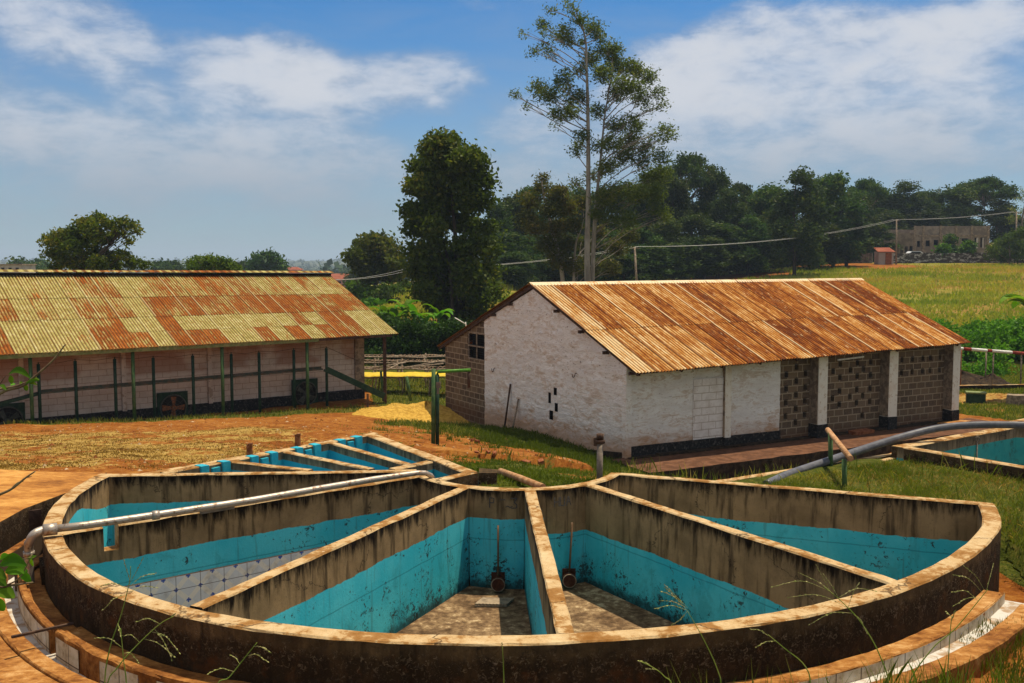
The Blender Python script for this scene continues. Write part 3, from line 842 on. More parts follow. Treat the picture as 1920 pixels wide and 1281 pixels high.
ST = {k: WZ(*p, RIM)[:2] for k, p in dict(A=(699, 811), B=(897, 884), L=(300, 885), F=(823, 901), I=(748, 875)).items()}
FOOT_SMALL = [ST['A'], ST['B'], ST['F'], (-1.3, 14.5), (-1.9, 14.35), ST['L']]
RT = {k: WZ(*p, 2.98)[:2] for k, p in dict(P=(1672, 836), C=(1888, 798), R=(2060, 806), F=(2060, 901)).items()}
FOOT_RIGHT = [RT['P'], RT['C'], RT['R'], RT['F']]
# cell of the low apron beside the channel
AP_EDGE = [WZ(-60, 1010, 2.92)[:2], WZ(0, 979, 2.92)[:2], WZ(45, 954, 2.92)[:2], WZ(90, 937, 2.92)[:2], WZ(133, 921, 2.92)[:2], WZ(190, 893, 2.92)[:2]]

def build_ground():
    def axis(pts):
        out = [pts[0][0]]
        for (a, s0), (b, s1) in zip(pts[:-1], pts[1:]):
            x = a
            while x < b - 1e-6:
                f = (x - a) / (b - a); x = min(b, x + s0 * (s1 / s0) ** f); out.append(x)
        return np.array(out)
    xs = axis([(-4200, 400), (-700, 60), (-120, 6), (-30, .9), (-9.5, .085), (10.5, .085), (35, .9), (120, 6), (700, 60), (4200, 400)])
    ys = axis([(-12, .8), (3, .3), (6.5, .085), (19.5, .085), (30, .3), (60, .8), (160, 3), (700, 25), (6000, 400)])
    X, Y = np.meshgrid(xs, ys)
    Z = ground_z(X, Y)
    near = np.clip((60 - Y) / 30, 0, 1) * np.clip((Y - 13) / 5, 0.15, 1)
    rng = np.random.default_rng(5)
    Z = Z + near * .03 * (np.sin(X * 5.1 + np.sin(Y * 3.3)) * np.sin(Y * 4.7 + np.sin(X * 2.9)))
    for P in (FOOT_MAIN, FOOT_SMALL, FOOT_RIGHT):
        Z = np.where(in_poly(X, Y, P), 1.2, Z)
    # keep the soil below the slab and the ring channel
    d = np.hypot(X - C0[0], Y - C0[1]); a = np.degrees(np.arctan2(X - C0[0], C0[1] - Y))
    ring = (d < 6.52) & (d > 5.7) & (np.abs(a) < 86) & (Y < 12.6)
    Z = np.where(ring, np.minimum(Z, 2.18), Z)
    sl = (X < -2.0) & (Y < 11.8) & (Y > 6.4) & (d > 6.45) & (X > -10.2)
    Z = np.where(sl, np.minimum(Z, 2.28), Z)
    chan = in_poly(X, Y, [AP_EDGE[0] + (-3, 0), AP_EDGE[1], AP_EDGE[2], AP_EDGE[3], AP_EDGE[4], polar(-80, 5.9), polar(-60, 6.3), (-10, 9.5)])
    Z = np.where(chan, np.minimum(Z, 2.2), Z)
    ta, tb = WZ(1200, 925, 2.8)[:2], WZ(1700, 845, 2.8)[:2]; td = (tb - ta) / np.hypot(*(tb - ta))
    dist = (X - ta[0]) * -td[1] + (Y - ta[1]) * td[0]; al = (X - ta[0]) * td[0] + (Y - ta[1]) * td[1]
    Z = np.where((dist > -.06) & (al > 1.2) & (al < 9) & (dist < 9), np.minimum(Z, 2.55 - .42 * np.maximum(dist, 0)), Z)
    ny, nx = X.shape
    idx = np.arange(nx * ny).reshape(ny, nx)
    Fq = np.stack([idx[:-1, :-1], idx[:-1, 1:], idx[1:, 1:], idx[1:, :-1]], -1).reshape(-1, 4)
    me = bpy.data.meshes.new('ground')
    V = np.stack([X, Y, Z], -1).reshape(-1, 3)
    me.vertices.add(len(V)); me.vertices.foreach_set('co', V.astype(np.float32).ravel())
    me.loops.add(Fq.size); me.loops.foreach_set('vertex_index', Fq.astype(np.int32).ravel())
    me.polygons.add(len(Fq)); me.polygons.foreach_set('loop_start', np.arange(0, Fq.size, 4, dtype=np.int32))
    me.polygons.foreach_set('loop_total', np.full(len(Fq), 4, dtype=np.int32))
    me.polygons.foreach_set('use_smooth', np.ones(len(Fq), bool))
    gr, dr, fl = masks(X.ravel(), Y.ravel())
    ca = me.color_attributes.new('mask', 'FLOAT_COLOR', 'POINT')
    c = np.ones((len(V), 4), np.float32); c[:, 0] = gr; c[:, 1] = dr; c[:, 2] = fl
    ca.data.foreach_set('color', c.ravel())
    me.materials.append(M['ground']); me.update(calc_edges=True)
    o = mobj('ground', me); tag(o, kind='structure')
    return o

def sst(x, a, b):
    t = np.clip((x - a) / (b - a), 0, 1); return t * t * (3 - 2 * t)
def vnoise(X, Y, s, seed=0):
    r = np.random.default_rng(seed); out = np.zeros_like(X, dtype=float); amp = 1; tot = 0
    for k in range(4):
        t = r.uniform(0, 6.28, 6); q = r.uniform(.6, 1.4, 4) * s * 2 ** k
        out += amp * (np.sin(X * q[0] + Y * q[1] * .7 + t[0] + 1.7 * np.sin(Y * q[2] + t[1])) * np.sin(Y * q[3] - X * q[0] * .4 + t[2] + 1.3 * np.sin(X * q[1] + t[3])))
        tot += amp; amp *= .6
    return out / tot
def masks(X, Y):
    """green grass, dry grass, tall field (0..1) at plan points"""
    px = 960 + F * X / np.maximum(Y, 1)
    n = vnoise(X, Y, .9, 3); n2 = vnoise(X, Y, .35, 9)
    gr = np.full(X.shape, .0); dr = np.full(X.shape, .0)
    # dry yard on the left
    yard = sst(px, 660, 500) * sst(Y, 14.8, 15.6) * sst(Y + n * 1.2, 31, 27)
    dr = np.maximum(dr, yard * (.62 + .75 * n + .35 * n2))
    # red vehicle track along the left building and up to the heap
    trk = np.minimum(seg_dist(X, Y, (-26, 27.5), (-6.5, 36.5)), seg_dist(X, Y, (-6.5, 36.5), (-1, 40)))
    track = sst(trk, 3.0, 1.7)
    dr = dr * (1 - track)
    # verge in front of the left building
    vb = seg_dist(X, Y, (-17, 33.1), (-5.2, 41.2))
    gr = np.maximum(gr, sst(vb + n * .4, .9, .3) * .75)
    # green lawn between the buildings and everything behind them
    behind = sst(Y - (41.5 + .0 * X), -1.2, .8) * sst(px, 690, 700)
    gr = np.maximum(gr, behind * (.8 + .3 * n)); dr = np.maximum(dr, behind * (.45 + .4 * n))
    gr = np.maximum(gr, sst(Y, 47, 49))
    # strip beside the small tanks and the shaded grass by the gable
    gs = seg_dist(X, Y, ST['A'] + (.5, .5), ST['B'] + (.9, .3))
    gr = np.maximum(gr, sst(gs + n * .35, 1.0, .35))
    ga = seg_dist(X, Y, (3.0, 28.2), (-2.4, 37.5))
    gr = np.maximum(gr, sst(ga + n * .9, 2.9, 1.3) * .95)
    gl = seg_dist(X, Y, (-.2, 15.2), (1.6, 22))
    gr = np.maximum(gr, sst(gl + n * 1.3, 2.3, .9) * .72)
    tuf = vnoise(X, Y, 2.1, 21)
    mid = sst(px, 600, 700) * sst(Y, 14.5, 16) * sst(Y, 36, 30)
    gr = np.maximum(gr, mid * sst(tuf, .35, .6) * .8)
    # right-hand side: platform, slope and lawn
    rt = sst(X, 1.9, 2.5) * sst(Y, 14.4, 13.6 + .4) + sst(X, 2.2, 3.2) * sst(Y, 13.8, 14.4)
    rt = np.where((X > 6.05) | ((X > 2.0) & (Y > 13.4)), 1.0, 0.0)
    bld = RB['C']; u = (X - bld[0]) * RB['l'][0] + (Y - bld[1]) * RB['l'][1]; w = (X - bld[0]) * RB['g'][0] + (Y - bld[1]) * RB['g'][1]
    rt = rt * np.where((w < 2.4) & (u < 17) & (u > -3), 0, 1)
    gr = np.maximum(gr, rt * (1.0 - .75 * np.clip(n + n2 + .15 * vnoise(X, Y, 4.0, 31), 0, 1))); dr = np.maximum(dr, rt * .55)
    path = seg_dist(X, Y, (17, 44), (30, 42)); gr = gr * (1 - sst(path + n, 2.6, 1.2)); dr = np.maximum(dr, sst(path + n, 3.5, 2.0) * .5)
    bare = seg_dist(X, Y, (6.6, 10.8), (8, 11.6)); gr = gr * (1 - .9 * sst(bare + n * .3, .6, .2))
    # near bank below the camera
    gr = np.where(Y < 8, np.maximum(gr, .9), gr)
    gr = np.where((X < -2) & (Y > 7.2) & (Y < 12), 0, gr)
    fl = sst(Y + 4 * n2, 57, 64) 
    red = sst(seg_dist(X, Y, P3(1560, 150, 0)[:2], P3(1640, 143, 0)[:2]), 9, 4) + sst(seg_dist(X, Y, P3(1180, 128, 0)[:2], P3(1420, 136, 0)[:2]), 7, 3)
    fl = fl * (1 - np.clip(red, 0, 1)); gr = gr * (1 - np.clip(red, 0, 1)); dr = dr * (1 - np.clip(red, 0, 1))
    return np.clip(gr, 0, 1), np.clip(dr, 0, 1), np.clip(fl, 0, 1)

build_ground()

# far ridge on the horizon
def build_hills():
    rng = np.random.default_rng(2)
    V, Fc = [], []
    xs = np.linspace(-2600, 2600, 420)
    rows = [(1500, 0, -14), (1900, .35, 0), (2300, .8, 0), (2600, 1.0, 0), (3200, .4, 0)]
    for (Y, k, b) in rows:
        h = 6 + 9 * np.sin(xs / 410 + 1.0) + 5 * np.sin(xs / 173 + 2) + 3 * np.sin(xs / 61)
        h = np.maximum(h, 0) + 22 + rng.uniform(0, 3, len(xs))
        for i, x in enumerate(xs): V.append((x, Y + 60 * math.sin(x / 200), -14 + h[i] * k * (1.0 if k else 0) ))
    n = len(xs)
    for r in range(len(rows) - 1):
        for i in range(n - 1):
            Fc.append((r * n + i, r * n + i + 1, (r + 1) * n + i + 1, (r + 1) * n + i))
    mb = MB(); mb.add(V, Fc, smooth=True)
    return tag(mb.build('hills', M['leaf_far_ground'], origin=(0, 2400, -14)), kind='structure')
build_hills()


# ------------------------------------------------------------------ masonry walls
def wall(mb, Pin, Pout, z0, z1, mi_in=1, mi_out=2, cap=0, ends=(True, True), rough=.006, ch=.014, rnd=None):
    """upright wall between two plan polylines; z1 a number or a list"""
    rnd = rnd or random
    n = len(Pin)
    Z1 = [z1] * n if not hasattr(z1, '__len__') else list(z1)
    V = []
    for i in range(n):
        a = np.array(Pin[i], float); b = np.array(Pout[i], float)
        d = (b - a) / max(np.hypot(*(b - a)), 1e-6)
        j = [rnd.uniform(-rough, rough) for _ in range(6)]
        z = Z1[i]
        V += [(*a, z0), (*(a + d * j[0] * .6), z - ch + j[1]), (*(a + d * (ch + j[2])), z + j[3] * .6), (*(b - d * (ch + j[4])), z + j[3] * .6), (*(b + d * j[5] * .6), z - ch + j[1]), (*b, z0)]
    Fc, mi = [], []
    for i in range(n - 1):
        p, q = i * 6, (i + 1) * 6
        for k, m in ((0, mi_in), (1, cap), (2, cap), (3, cap), (4, mi_out)):
            Fc.append((p + k, q + k, q + k + 1, p + k + 1)); mi.append(m)
    if ends[0]: Fc.append((5, 4, 3, 2, 1, 0)); mi.append(mi_in)
    if ends[1]:
        b = (n - 1) * 6; Fc.append((b, b + 1, b + 2, b + 3, b + 4, b + 5)); mi.append(mi_in)
    mb.add(V, Fc, mi)
    return mb
def straight(A, B, step=.22):
    A, B = np.array(A, float), np.array(B, float)
    n = max(2, int(np.hypot(*(B - A)) / step) + 1)
    return [A + (B - A) * t for t in np.linspace(0, 1, n)]
def side(P, off):
    """offset a straight run of plan points to its left by off"""
    A, B = P[0], P[-1]; d = (B - A) / np.hypot(*(B - A)); nrm = np.array([-d[1], d[0]])
    return [p + nrm * off for p in P]
WM = [M['cap'], M['inner'], M['outer']]
random.seed(11)

tank = thing('fermentation_tank', (0, 13.6, 1.6), 'large fan shaped concrete tank in the foreground with turquoise painted cells', 'tank')
mb = MB()
wall(mb, [polar(a, rim_r(a) - .20) for a in ANG], [polar(a, rim_r(a)) for a in ANG], 1.6, RIM)
mb.build('outer_wall', WM, tank)
mb = MB()
arcT = np.linspace(arc_a0, arc_a1, 26)
f_in = lambda t, r: CI + r * np.array([math.sin(t), -math.cos(t)])
wall(mb, [f_in(t, 1.56) for t in arcT], [f_in(t, 1.41) for t in arcT], 1.6, RIM - .006)
mb.build('inner_wall', WM, tank)
for k in range(6):
    A, B = RAY[k]
    d = (B - A) / np.hypot(*(B - A))
    A2 = A + d * .04; B2 = B - d * .02
    L = np.hypot(*(B2 - A2))
    P = straight(A2, B2)
    z1 = RIM - .004 - .001 * k
    if k == 1:      # overflow notch near the outer end
        t0 = on_line(190, A, d, 1000); t1 = on_line(219, A, d, 1000)
        P = [A2 + d * s for s in np.linspace(0, t0 - .04, 4)] + [A + d * (t0 + .003)] + [A + d * (t1 - .003)] + [A + d * s for s in np.linspace(t1, L, 22)]
        z1 = [RIM - .005] * 4 + [RIM - .27] * 2 + [RIM - .005] * 22
        P[3] = A + d * t0; P[6] = A + d * t1
    mb = MB()
    wt_ = .075 if k not in (0, 5) else .07
    mo_ = 1
    wall(mb, side(P, -wt_), side(P, wt_), 1.6, z1, 1, mo_)
    mb.build('divider_wall', WM if k != 5 else [M['cap'], M['inner_b'], M['outer']], tank)
# dark strips where dividers meet the inner wall: seams plus painted corner shade
for k in (1, 2, 3, 4):
    A, B = RAY[k]; d = (B - A) / np.hypot(*(B - A)); nn = np.array([-d[1], d[0]])
    for s_ in (-1, 1):
        c = CI + (B - CI) / np.hypot(*(B - CI)) * 1.565 + nn * s_ * .079
        m = MB(); zt_ = RIM - .07
        m.tube([(*(c + (random.uniform(-.004, .004), 0)), z_) for z_ in np.linspace(1.65, zt_, 9)], [.016, .012, .009, .012, .008, .010, .007, .008, .004], 5); m.build('joint_shade', M['darkearth'], tank)
# floors of the five cells, one sloping slab
fl = [tuple(polar(a, rim_r(a) - .1)) for a in ANG[::2]] + [tuple(f_in(t, 1.5)) for t in arcT[::-1]]
mb = MB()
mb.add([(x, y, 1.65) for x, y in fl], [tuple(range(len(fl)))])
for k in (1, 2):    # raised fillet along the walls of the open cells
    pass
mb.build('floor', M['floor'], tank)
# patterned tile lining at the foot of the second wall
A, B = RAY[1]; d = (B - A) / np.hypot(*(B - A)); nr = np.array([d[1], -d[0]])
if nr[1] > 0: nr = -nr
def panel(mb, p0, p1, z0, z1, off):
    a = p0 + off; b = p1 + off; L = np.hypot(*(b - a))
    mb.add([(*a, z0), (*b, z0), (*b, z1), (*a, z1)], [(0, 1, 2, 3)], 0, [(0, z0), (L, z0), (L, z1), (0, z1)])
    mb.add([(*a, z1), (*b, z1), (*(b - off * .1), z1 + .012), (*(a - off * .1), z1 + .012)], [(0, 1, 2, 3)], 0, [(0, 0)] * 4)
mb = MB(); panel(mb, A + d * .1, B - d * .1, 1.65, 2.26, nr * .087); mb.build('tile_lining', M['tile'], tank)

# worn painted figures on the inner wall
def lettering(txt, px, py, h, matl, r=1.575, space=1.15, slant=0):
    """strokes of paint laid on the curved inner wall"""
    GL = {'3': [(0, 1, .6, 1), (.6, 1, .3, .58), (.3, .58, .6, .38), (.6, .38, .55, .05), (.55, .05, .05, 0)], '~': [(0, .1, .2, .22), (.2, .22, .5, .08), (.5, .08, .7, .2)],
          'H': [(0, 0, 0, 1), (.5, 0, .5, 1), (0, .5, .5, .5)], 'I': [(.1, 0, .1, 1)], 'C': [(.5, .9, .1, .95), (.1, .95, 0, .1), (0, .1, .5, .05)], 'G': [(.5, .9, .1, .95), (.1, .95, 0, .1), (0, .1, .5, .05), (.5, .05, .5, .45)],
          'A': [(0, 0, .25, 1), (.25, 1, .55, 0), (.1, .4, .45, .4)], 'U': [(0, 1, 0, .1), (0, .1, .45, .05), (.45, .05, .45, 1)], '-': [(0, .85, .5, .85)], 'P': [(0, 0, 0, 1), (0, 1, .45, .95), (.45, .95, .4, .5), (.4, .5, 0, .5)]}
    w0 = WY(px, py, 13.02)
    t0 = math.asin((w0[0] - CI[0]) / r); zb = w0[2]
    def pt(u, v, rr=r):
        t = t0 + u / r; q = CI + rr * np.array([math.sin(t), -math.cos(t)]); return (q[0], q[1], zb + v)
    x = 0
    for chh in txt:
        if chh != ' ':
            mb = MB()
            for (a, b, c, e) in GL[chh]:
                s = h; w = .013
                a_, b_, c_, e_ = x + a * s, b * s, x + c * s, e * s
                dx, dy = c_ - a_, e_ - b_; Ls = math.hypot(dx, dy); nx, ny = -dy / Ls * w / 2, dx / Ls * w / 2
                mb.add([pt(a_ - nx, b_ - ny), pt(c_ - nx, e_ - ny), pt(c_ + nx, e_ + ny), pt(a_ + nx, b_ + ny)], [(0, 1, 2, 3)])
            mb.build('painted_mark', matl, tank)
        x += h * .6 * space
lettering('P -~3', 918, 952, .135, M['chalkdark'], space=.55 * 1.6)
lettering('HUA', 1040, 952, .13, M['chalkpale'], space=1.1)

# drain stand-pipes with long rods in the two open cells
def drain_plug(px, ytop, ybot, Yd, lean, label):
    top = WY(px, ytop, Yd); 
    bx = WY(px - lean, ybot, Yd)
    o = thing('drain_plug', (bx[0], bx[1], 1.65), label, 'drain plug', 'drain plugs in the open cells')
    m1 = MB(); m1.tube([(bx[0], bx[1], 1.8), (top[0], top[1] + .02, top[2])], .014, 6); m1.build('rod', M['wood'], o)
    m2 = MB()
    c = (bx[0], bx[1] - .10, 1.77)
    ring = [(c[0] + .088 * math.cos(t), c[1], c[2] + .088 * math.sin(t)) for t in np.linspace(0, 2 * math.pi, 25)]
    m2.tube(ring, .007, 6, cap=False); m2.build('pipe_rim', M['greywood'], o)
    m3 = MB(); m3.cyl((c[0], c[1] - .002, c[2]), .083, .16, 20, axis=(0, 1, 0)); m3.build('pipe_end', M['darkrust'], o)
    m4 = MB(); m4.box((bx[0], bx[1] + .03, 1.80), (.18, .02, .20)); m4.build('back_plate', M['darkrust'], o)
    return o
drain_plug(934, 986, 1098, 12.90, 0, 'rusty drain plug with an upright wooden rod in the left open cell')
drain_plug(1073, 981, 1093, 13.06, 6, 'rusty drain plug with a leaning rod in the right open cell')
q = [WZ(x, y, 1.66) for x, y in ((890, 1137), (950, 1138), (955, 1127), (905, 1125))]
mb = MB(); a = np.array(q[0]); b = np.array(q[1]); e = np.array(q[3]) - a
for i in range(9):
    s = a + (b - a) * (i + .5) / 9 + np.array([0, 0, .02]); mb.box((s + e * .5), (.042, np.hypot(*e[:2]), .03), rz=math.atan2(e[1], e[0]) - math.pi / 2)
mb.box(a + (b - a) * .5 + e * .1 + np.array([0, 0, .005]), (np.hypot(*(b - a)[:2]), .05, .02)); mb.box(a + (b - a) * .5 + e * .9 + np.array([0, 0, .005]), (np.hypot(*(b - a)[:2]), .05, .02))
tag(mb.build('floor_grating', M['concgrey']), 'small slatted grating lying on the floor of the left open cell', 'grating')

# ---- ring channel round the tank
chan = thing('washing_channel', (0, 7.0, 2.2), 'curved tile lined channel with orange kerbs round the foot of the big tank', 'channel')
def ring_wall(name, a0, a1, r0, r1, z0, z1, mats, step=1.2, mi=(1, 2), rr=.006):
    A = np.arange(a0, a1 + .01, step); m = MB()
    wall(m, [polar(a, rim_r(a) + r0) for a in A], [polar(a, rim_r(a) + r1) for a in A], z0, z1, mi[0], mi[1], rough=rr)
    return m.build(name, mats, chan)
RS = [M['redslab']] * 3
ring_wall('ledge', -66, -44, .0, .19, 2.1, 2.50, RS)
ring_wall('ledge', -43.2, 57, .0, .19, 2.1, 2.545, RS)
ring_wall('inner_kerb', -67, -44.2, .19, .26, 2.1, 2.56, RS)
ring_wall('inner_kerb', -43.0, -18, .19, .26, 2.1, 2.575, RS, rr=.012)
def ring_panel(name, a0, a1, r, z0, z1, m_, step=1.5):
    A = np.arange(a0, a1 + .01, step); m = MB(); s = 0
    for i in range(len(A) - 1):
        p, q2 = polar(A[i], rim_r(A[i]) + r), polar(A[i + 1], rim_r(A[i + 1]) + r); L = np.hypot(*(q2 - p))
        m.add([(*p, z0), (*q2, z0), (*q2, z1), (*p, z1)], [(0, 1, 2, 3)], 0, [(s, z0), (s + L, z0), (s + L, z1), (s, z1)]); s += L
    return m.build(name, m_, chan)
ring_panel('tile_lining', -67, -44.4, .268, 2.28, 2.52, M['tile_dirty'])
for a0, a1 in ((-42.8, -38), (-35, -30), (-28, -18)): ring_panel('tile_lining', a0, a1, .268, 2.28, 2.53, M['tile_dirty'], .5)
ring_wall('tile_edge', 10, 57, .19, .213, 2.25, 2.55, RS)
ring_panel('tile_lining', 10, 57, .2165, 2.40, 2.545, M['tile_dirty'])
def zfl(a): return 2.315 + .125 * float(sst(np.array(a), -20., 12.))
A_ = np.arange(-70, 58, 1.5); m = MB()
m.add([(*polar(a, rim_r(a) + .18), zfl(a)) for a in A_] + [(*polar(a, rim_r(a) + .46), zfl(a) - .004) for a in A_], [(i, i + 1, len(A_) + i + 1, len(A_) + i) for i in range(len(A_) - 1)])
M['chanfloor'] = mat('white_channel_floor', simple((.52, .49, .44), (.33, .22, .13), 6, .6, lo=.45, hi=.62))
m.build('channel_floor', M['chanfloor'], chan)
ring_wall('outer_kerb', -72, 8, .40, .56, 2.1, 2.435, RS)
ring_wall('outer_kerb', 8.5, 56, .38, .58, 2.1, 2.50, RS)
m = MB(); pA = polar(-44, rim_r(-44) + .22); m.beam((*polar(-43.6, rim_r(-43) + .06), 2.58), (*polar(-43.6, rim_r(-43) + .62), 2.60), .03, .02)
tag(m.build('iron_strap', M['darkwood']), 'short dark strap laid across the curved channel at its gap on the left', 'strap')

# red stained slab outside the channel on the left
slab_out = [polar(a, rim_r(a) + .57) for a in np.arange(-74, -14, 2)]
pl = [tuple(p) for p in slab_out] + [(-1.6, 6.3), (-9.8, 6.3), (-9.8, 11.2)]
m = MB(); n_ = len(pl)
m.add([(x, y, 2.405) for x, y in pl] + [(x, y, 2.2) for x, y in pl], [tuple(range(n_))] + [(i, n_ + i, n_ + (i + 1) % n_, (i + 1) % n_) for i in range(n_)])
tag(m.build('pavement', M['redslab']), kind='structure')
# raised apron on the far side of the side channel
ap = [tuple(p) for p in AP_EDGE] + [tuple(WZ(200, 886, 2.92)[:2]), tuple(WZ(60, 884, 2.92)[:2]), (-9.5, 15.2), (-13.5, 15.4), (-13.5, 9.0)]
n_ = len(ap); m = MB()
m.add([(x, y, 2.92) for x, y in ap], [tuple(range(n_))], 0)
m.add([(x, y, 2.92) for x, y in ap] + [(x, y, 2.2) for x, y in ap], [(i, n_ + i, n_ + (i + 1) % n_, (i + 1) % n_) for i in range(n_)], 1)
tag(m.build('apron', [M['apron'], M['outer']]), kind='structure')
side_ch = thing('side_channel', (-6.9, 11.5, 2.2), 'pair of low tiled kerbs leading off to the left below the raised apron', 'channel')
for off, z, wd in ((.16, 2.62, .07), (.55, 2.55, .10)):
    ctl = [np.array(p) for p in AP_EDGE[:3]] + [np.array(AP_EDGE[3]) * (1 - off * .9) + np.array(AP_EDGE[2]) * off * .9]
    pts = []
    for i, p in enumerate(ctl):
        dd = ctl[min(i + 1, 3)] - ctl[max(i - 1, 0)]; dd = dd / np.hypot(*dd); nn = np.array([dd[1], -dd[0]]); pts.append(p + nn * off)
    pts = catmull(pts, 5)
    pin, pout = [], []
    for i, p in enumerate(pts):
        dd = pts[min(i + 1, len(pts) - 1)] - pts[max(i - 1, 0)]; dd = dd / np.hypot(*dd); nn = np.array([dd[1], -dd[0]]); pin.append(p - nn * wd / 2); pout.append(p + nn * wd)
    m = MB(); wall(m, pin, pout, 2.15, z, 1, 2)
    m.build('kerb', [M['redslab'], M['tile_dirty'], M['tile_dirty']], side_ch)
m = MB(); g0 = WZ(55, 975, 2.75); m.box((g0[0], g0[1], 2.72), (.28, .03, .30), rz=.6)
tag(m.build('sluice_board', M['darkwood']), 'small dark sluice board standing in the channel below the apron edge', 'sluice board')
m = MB(); b0 = WZ(70, 1085, 2.55)
m.box((b0[0] + .12, b0[1] + .18, 2.53), (.30, .42, .34), rz=.5, jit=.01)
tag(m.build('masonry_pier', M['outer']), 'dark masonry pier between the elbow pipe and the curved tank wall', 'pier')

# ---- galvanised pipe over the tank
pp = thing('water_pipe', WZ(62, 1000, 3.0), 'long galvanised pipe lying across the big tank with a turned down elbow', 'pipe')
path = [WZ(812, 898, 2.96), WZ(808, 892, 3.03), WZ(798, 887, 3.08), WZ(782, 887, 3.09)] + [WZ(x, y, 3.09) for x, y in ((700, 899), (600, 916), (480, 937), (350, 957), (250, 972), (160, 985), (100, 992))]
m = MB(); m.tube(path, [.036, .036, .036, .036] + [.042] * 7, 12); m.build('pipe', M['galv'], pp)
e0 = WZ(100, 992, 3.09)
ez = WZ(54, 1032, 2.86)
el_ = catmull([e0, WZ(82, 994, 3.09), WZ(64, 1002, 3.07), WZ(55, 1018, 2.97), (ez[0], ez[1], 2.88), (ez[0], ez[1], 2.35)], 4)
m = MB(); m.tube(el_, .048, 12); m.build('elbow', M['galv'], pp)
c = np.array(WZ(94, 993, 3.09)); dv = np.array(path[-2]) - np.array(path[-1]); dv /= np.linalg.norm(dv); c2 = np.array(WZ(292, 966, 3.09))
for c_, r_, h_, ax_ in ((c - dv * .07, .066, .14, dv), ((ez[0], ez[1], 2.80), .060, .05, None), (c2 - dv * .04, .054, .08, dv)):
    m = MB(); m.cyl(c_, r_, h_, 14, axis=ax_); m.build('coupling', M['galv'], pp)
m = MB(); a = np.array(WZ(376, 961, 3.02)); b = np.array(WZ(438, 951, 3.02)); m.beam(a, b, .06, .03)
tag(m.build('steel_strip', M['steelgrey']), 'thin dark steel strip lying on the divider wall beside the long pipe', 'strip')

# ------------------------------------------------------------------ small tanks
M['inner2'] = mat('small_tank_inner', lambda g: small_inner(g, 2.87))
M['inner3'] = mat('side_tank_inner', lambda g: small_inner(g, 2.80, True))
W2 = [M['cap'], M['inner2'], M['outer']]
st = thing('soaking_tank', (*((ST['A'] + ST['F']) / 2), 2.2), 'row of small turquoise soaking tanks behind the left side of the big tank', 'tank')
def swall(name, a, b, off0, off1, z1, par, mats, mi=(1, 1), z0=2.2, step=.3):
    P = straight(a, b, step); m = MB(); wall(m, side(P, off0), side(P, off1), z0, z1, mi[0], mi[1])
    return m.build(name, mats, par)
A, B, Lp, Fp = ST['A'], ST['B'], ST['L'], ST['F']
swall('rear_wall', Lp, A, -.14, 0, RIM, st, W2)
swall('side_wall', A, B, -.20, 0, RIM - .003, st, W2, (1, 2))
m = MB(); P = straight(B, Fp, .3); wall(m, side(P, -.16), side(P, 0), 2.2, RIM - .006, 1, 2); m.build('front_wall', W2, st)
for (x0, y0), (x1, y1) in (((613, 826), (765, 869)), ((526, 843), (688, 876)), ((439, 864), (575, 879))):
    a, b = WZ(x0, y0, RIM)[:2], WZ(x1, y1, RIM)[:2]; swall('divider_wall', a, a + (b - a) * 1.05, -.065, .065, RIM - .009, st, W2)
a, b = WZ(735, 878, RIM)[:2], WZ(805, 863, RIM)[:2]; swall('cross_wall', a, b, -.08, .08, RIM - .012, st, W2)
m = MB(); fp = [A, B, Fp, np.array((-1.35, 14.35)), Lp]; m.add([(*p, 2.3) for p in fp], [tuple(range(5))]); m.build('floor', M['inner2'], st)
dl = (A - Lp) / np.hypot(*(A - Lp)); nl = np.array([-dl[1], dl[0]])
for px in (645, 566, 483, 391):
    t = on_line(px, Lp, dl, 840); c = Lp + dl * t
    m = MB()
    for s_ in (-.19, .0, .19):
        m.box((*(c - nl * .10 + dl * s_), 2.86 if s_ else 2.80), (.13, .17, .30), rz=math.atan2(dl[1], dl[0]), jit=.004)
    m.build('sluice_slot', M['turq'], st)
m = MB(); c = WZ(837, 881, 2.85)
ring = [(c[0] + .05 * math.cos(t), c[1] - .02, c[2] + .05 * math.sin(t)) for t in np.linspace(0, 6.283, 17)]; m.tube(ring, .010, 5, cap=False); m.build('iron_ring', M['steelgrey'], st)
# outer kerb and gutter along the rear
k0, k1 = Lp + nl * .42, A + nl * .30 - dl * .3
P = straight(k0 - dl * 1.0, k1, .3); m = MB(); wall(m, P, side(P, .16), 2.3, 2.90, 0, 2); 
tag(m.build('gutter_kerb', WM), 'low sunlit kerb with a narrow gutter along the back of the small tanks', 'kerb')
for px, py in ((558, 826), (468, 845)):
    c = WZ(px, py + 5, 2.96); m = MB(); m.box((c[0], c[1], 3.0), (.09, .05, .22), jit=.006); m.box((c[0] + .02, c[1], 3.11), (.06, .07, .03))
    tag(m.build('iron_stub', M['rustmetal']), 'rusty iron stub on the kerb, %s of two behind the small tanks' % ('right' if px > 500 else 'left'), 'iron stub', 'iron stubs on the gutter kerb')
m = MB(); c = WZ(915, 900, 2.8); m.box((c[0], c[1], 2.80), (.26, .3, .28), jit=.02); tag(m.build('kerb_block', M['outer']), 'dark stained masonry block beside the corner of the small tanks', 'block')

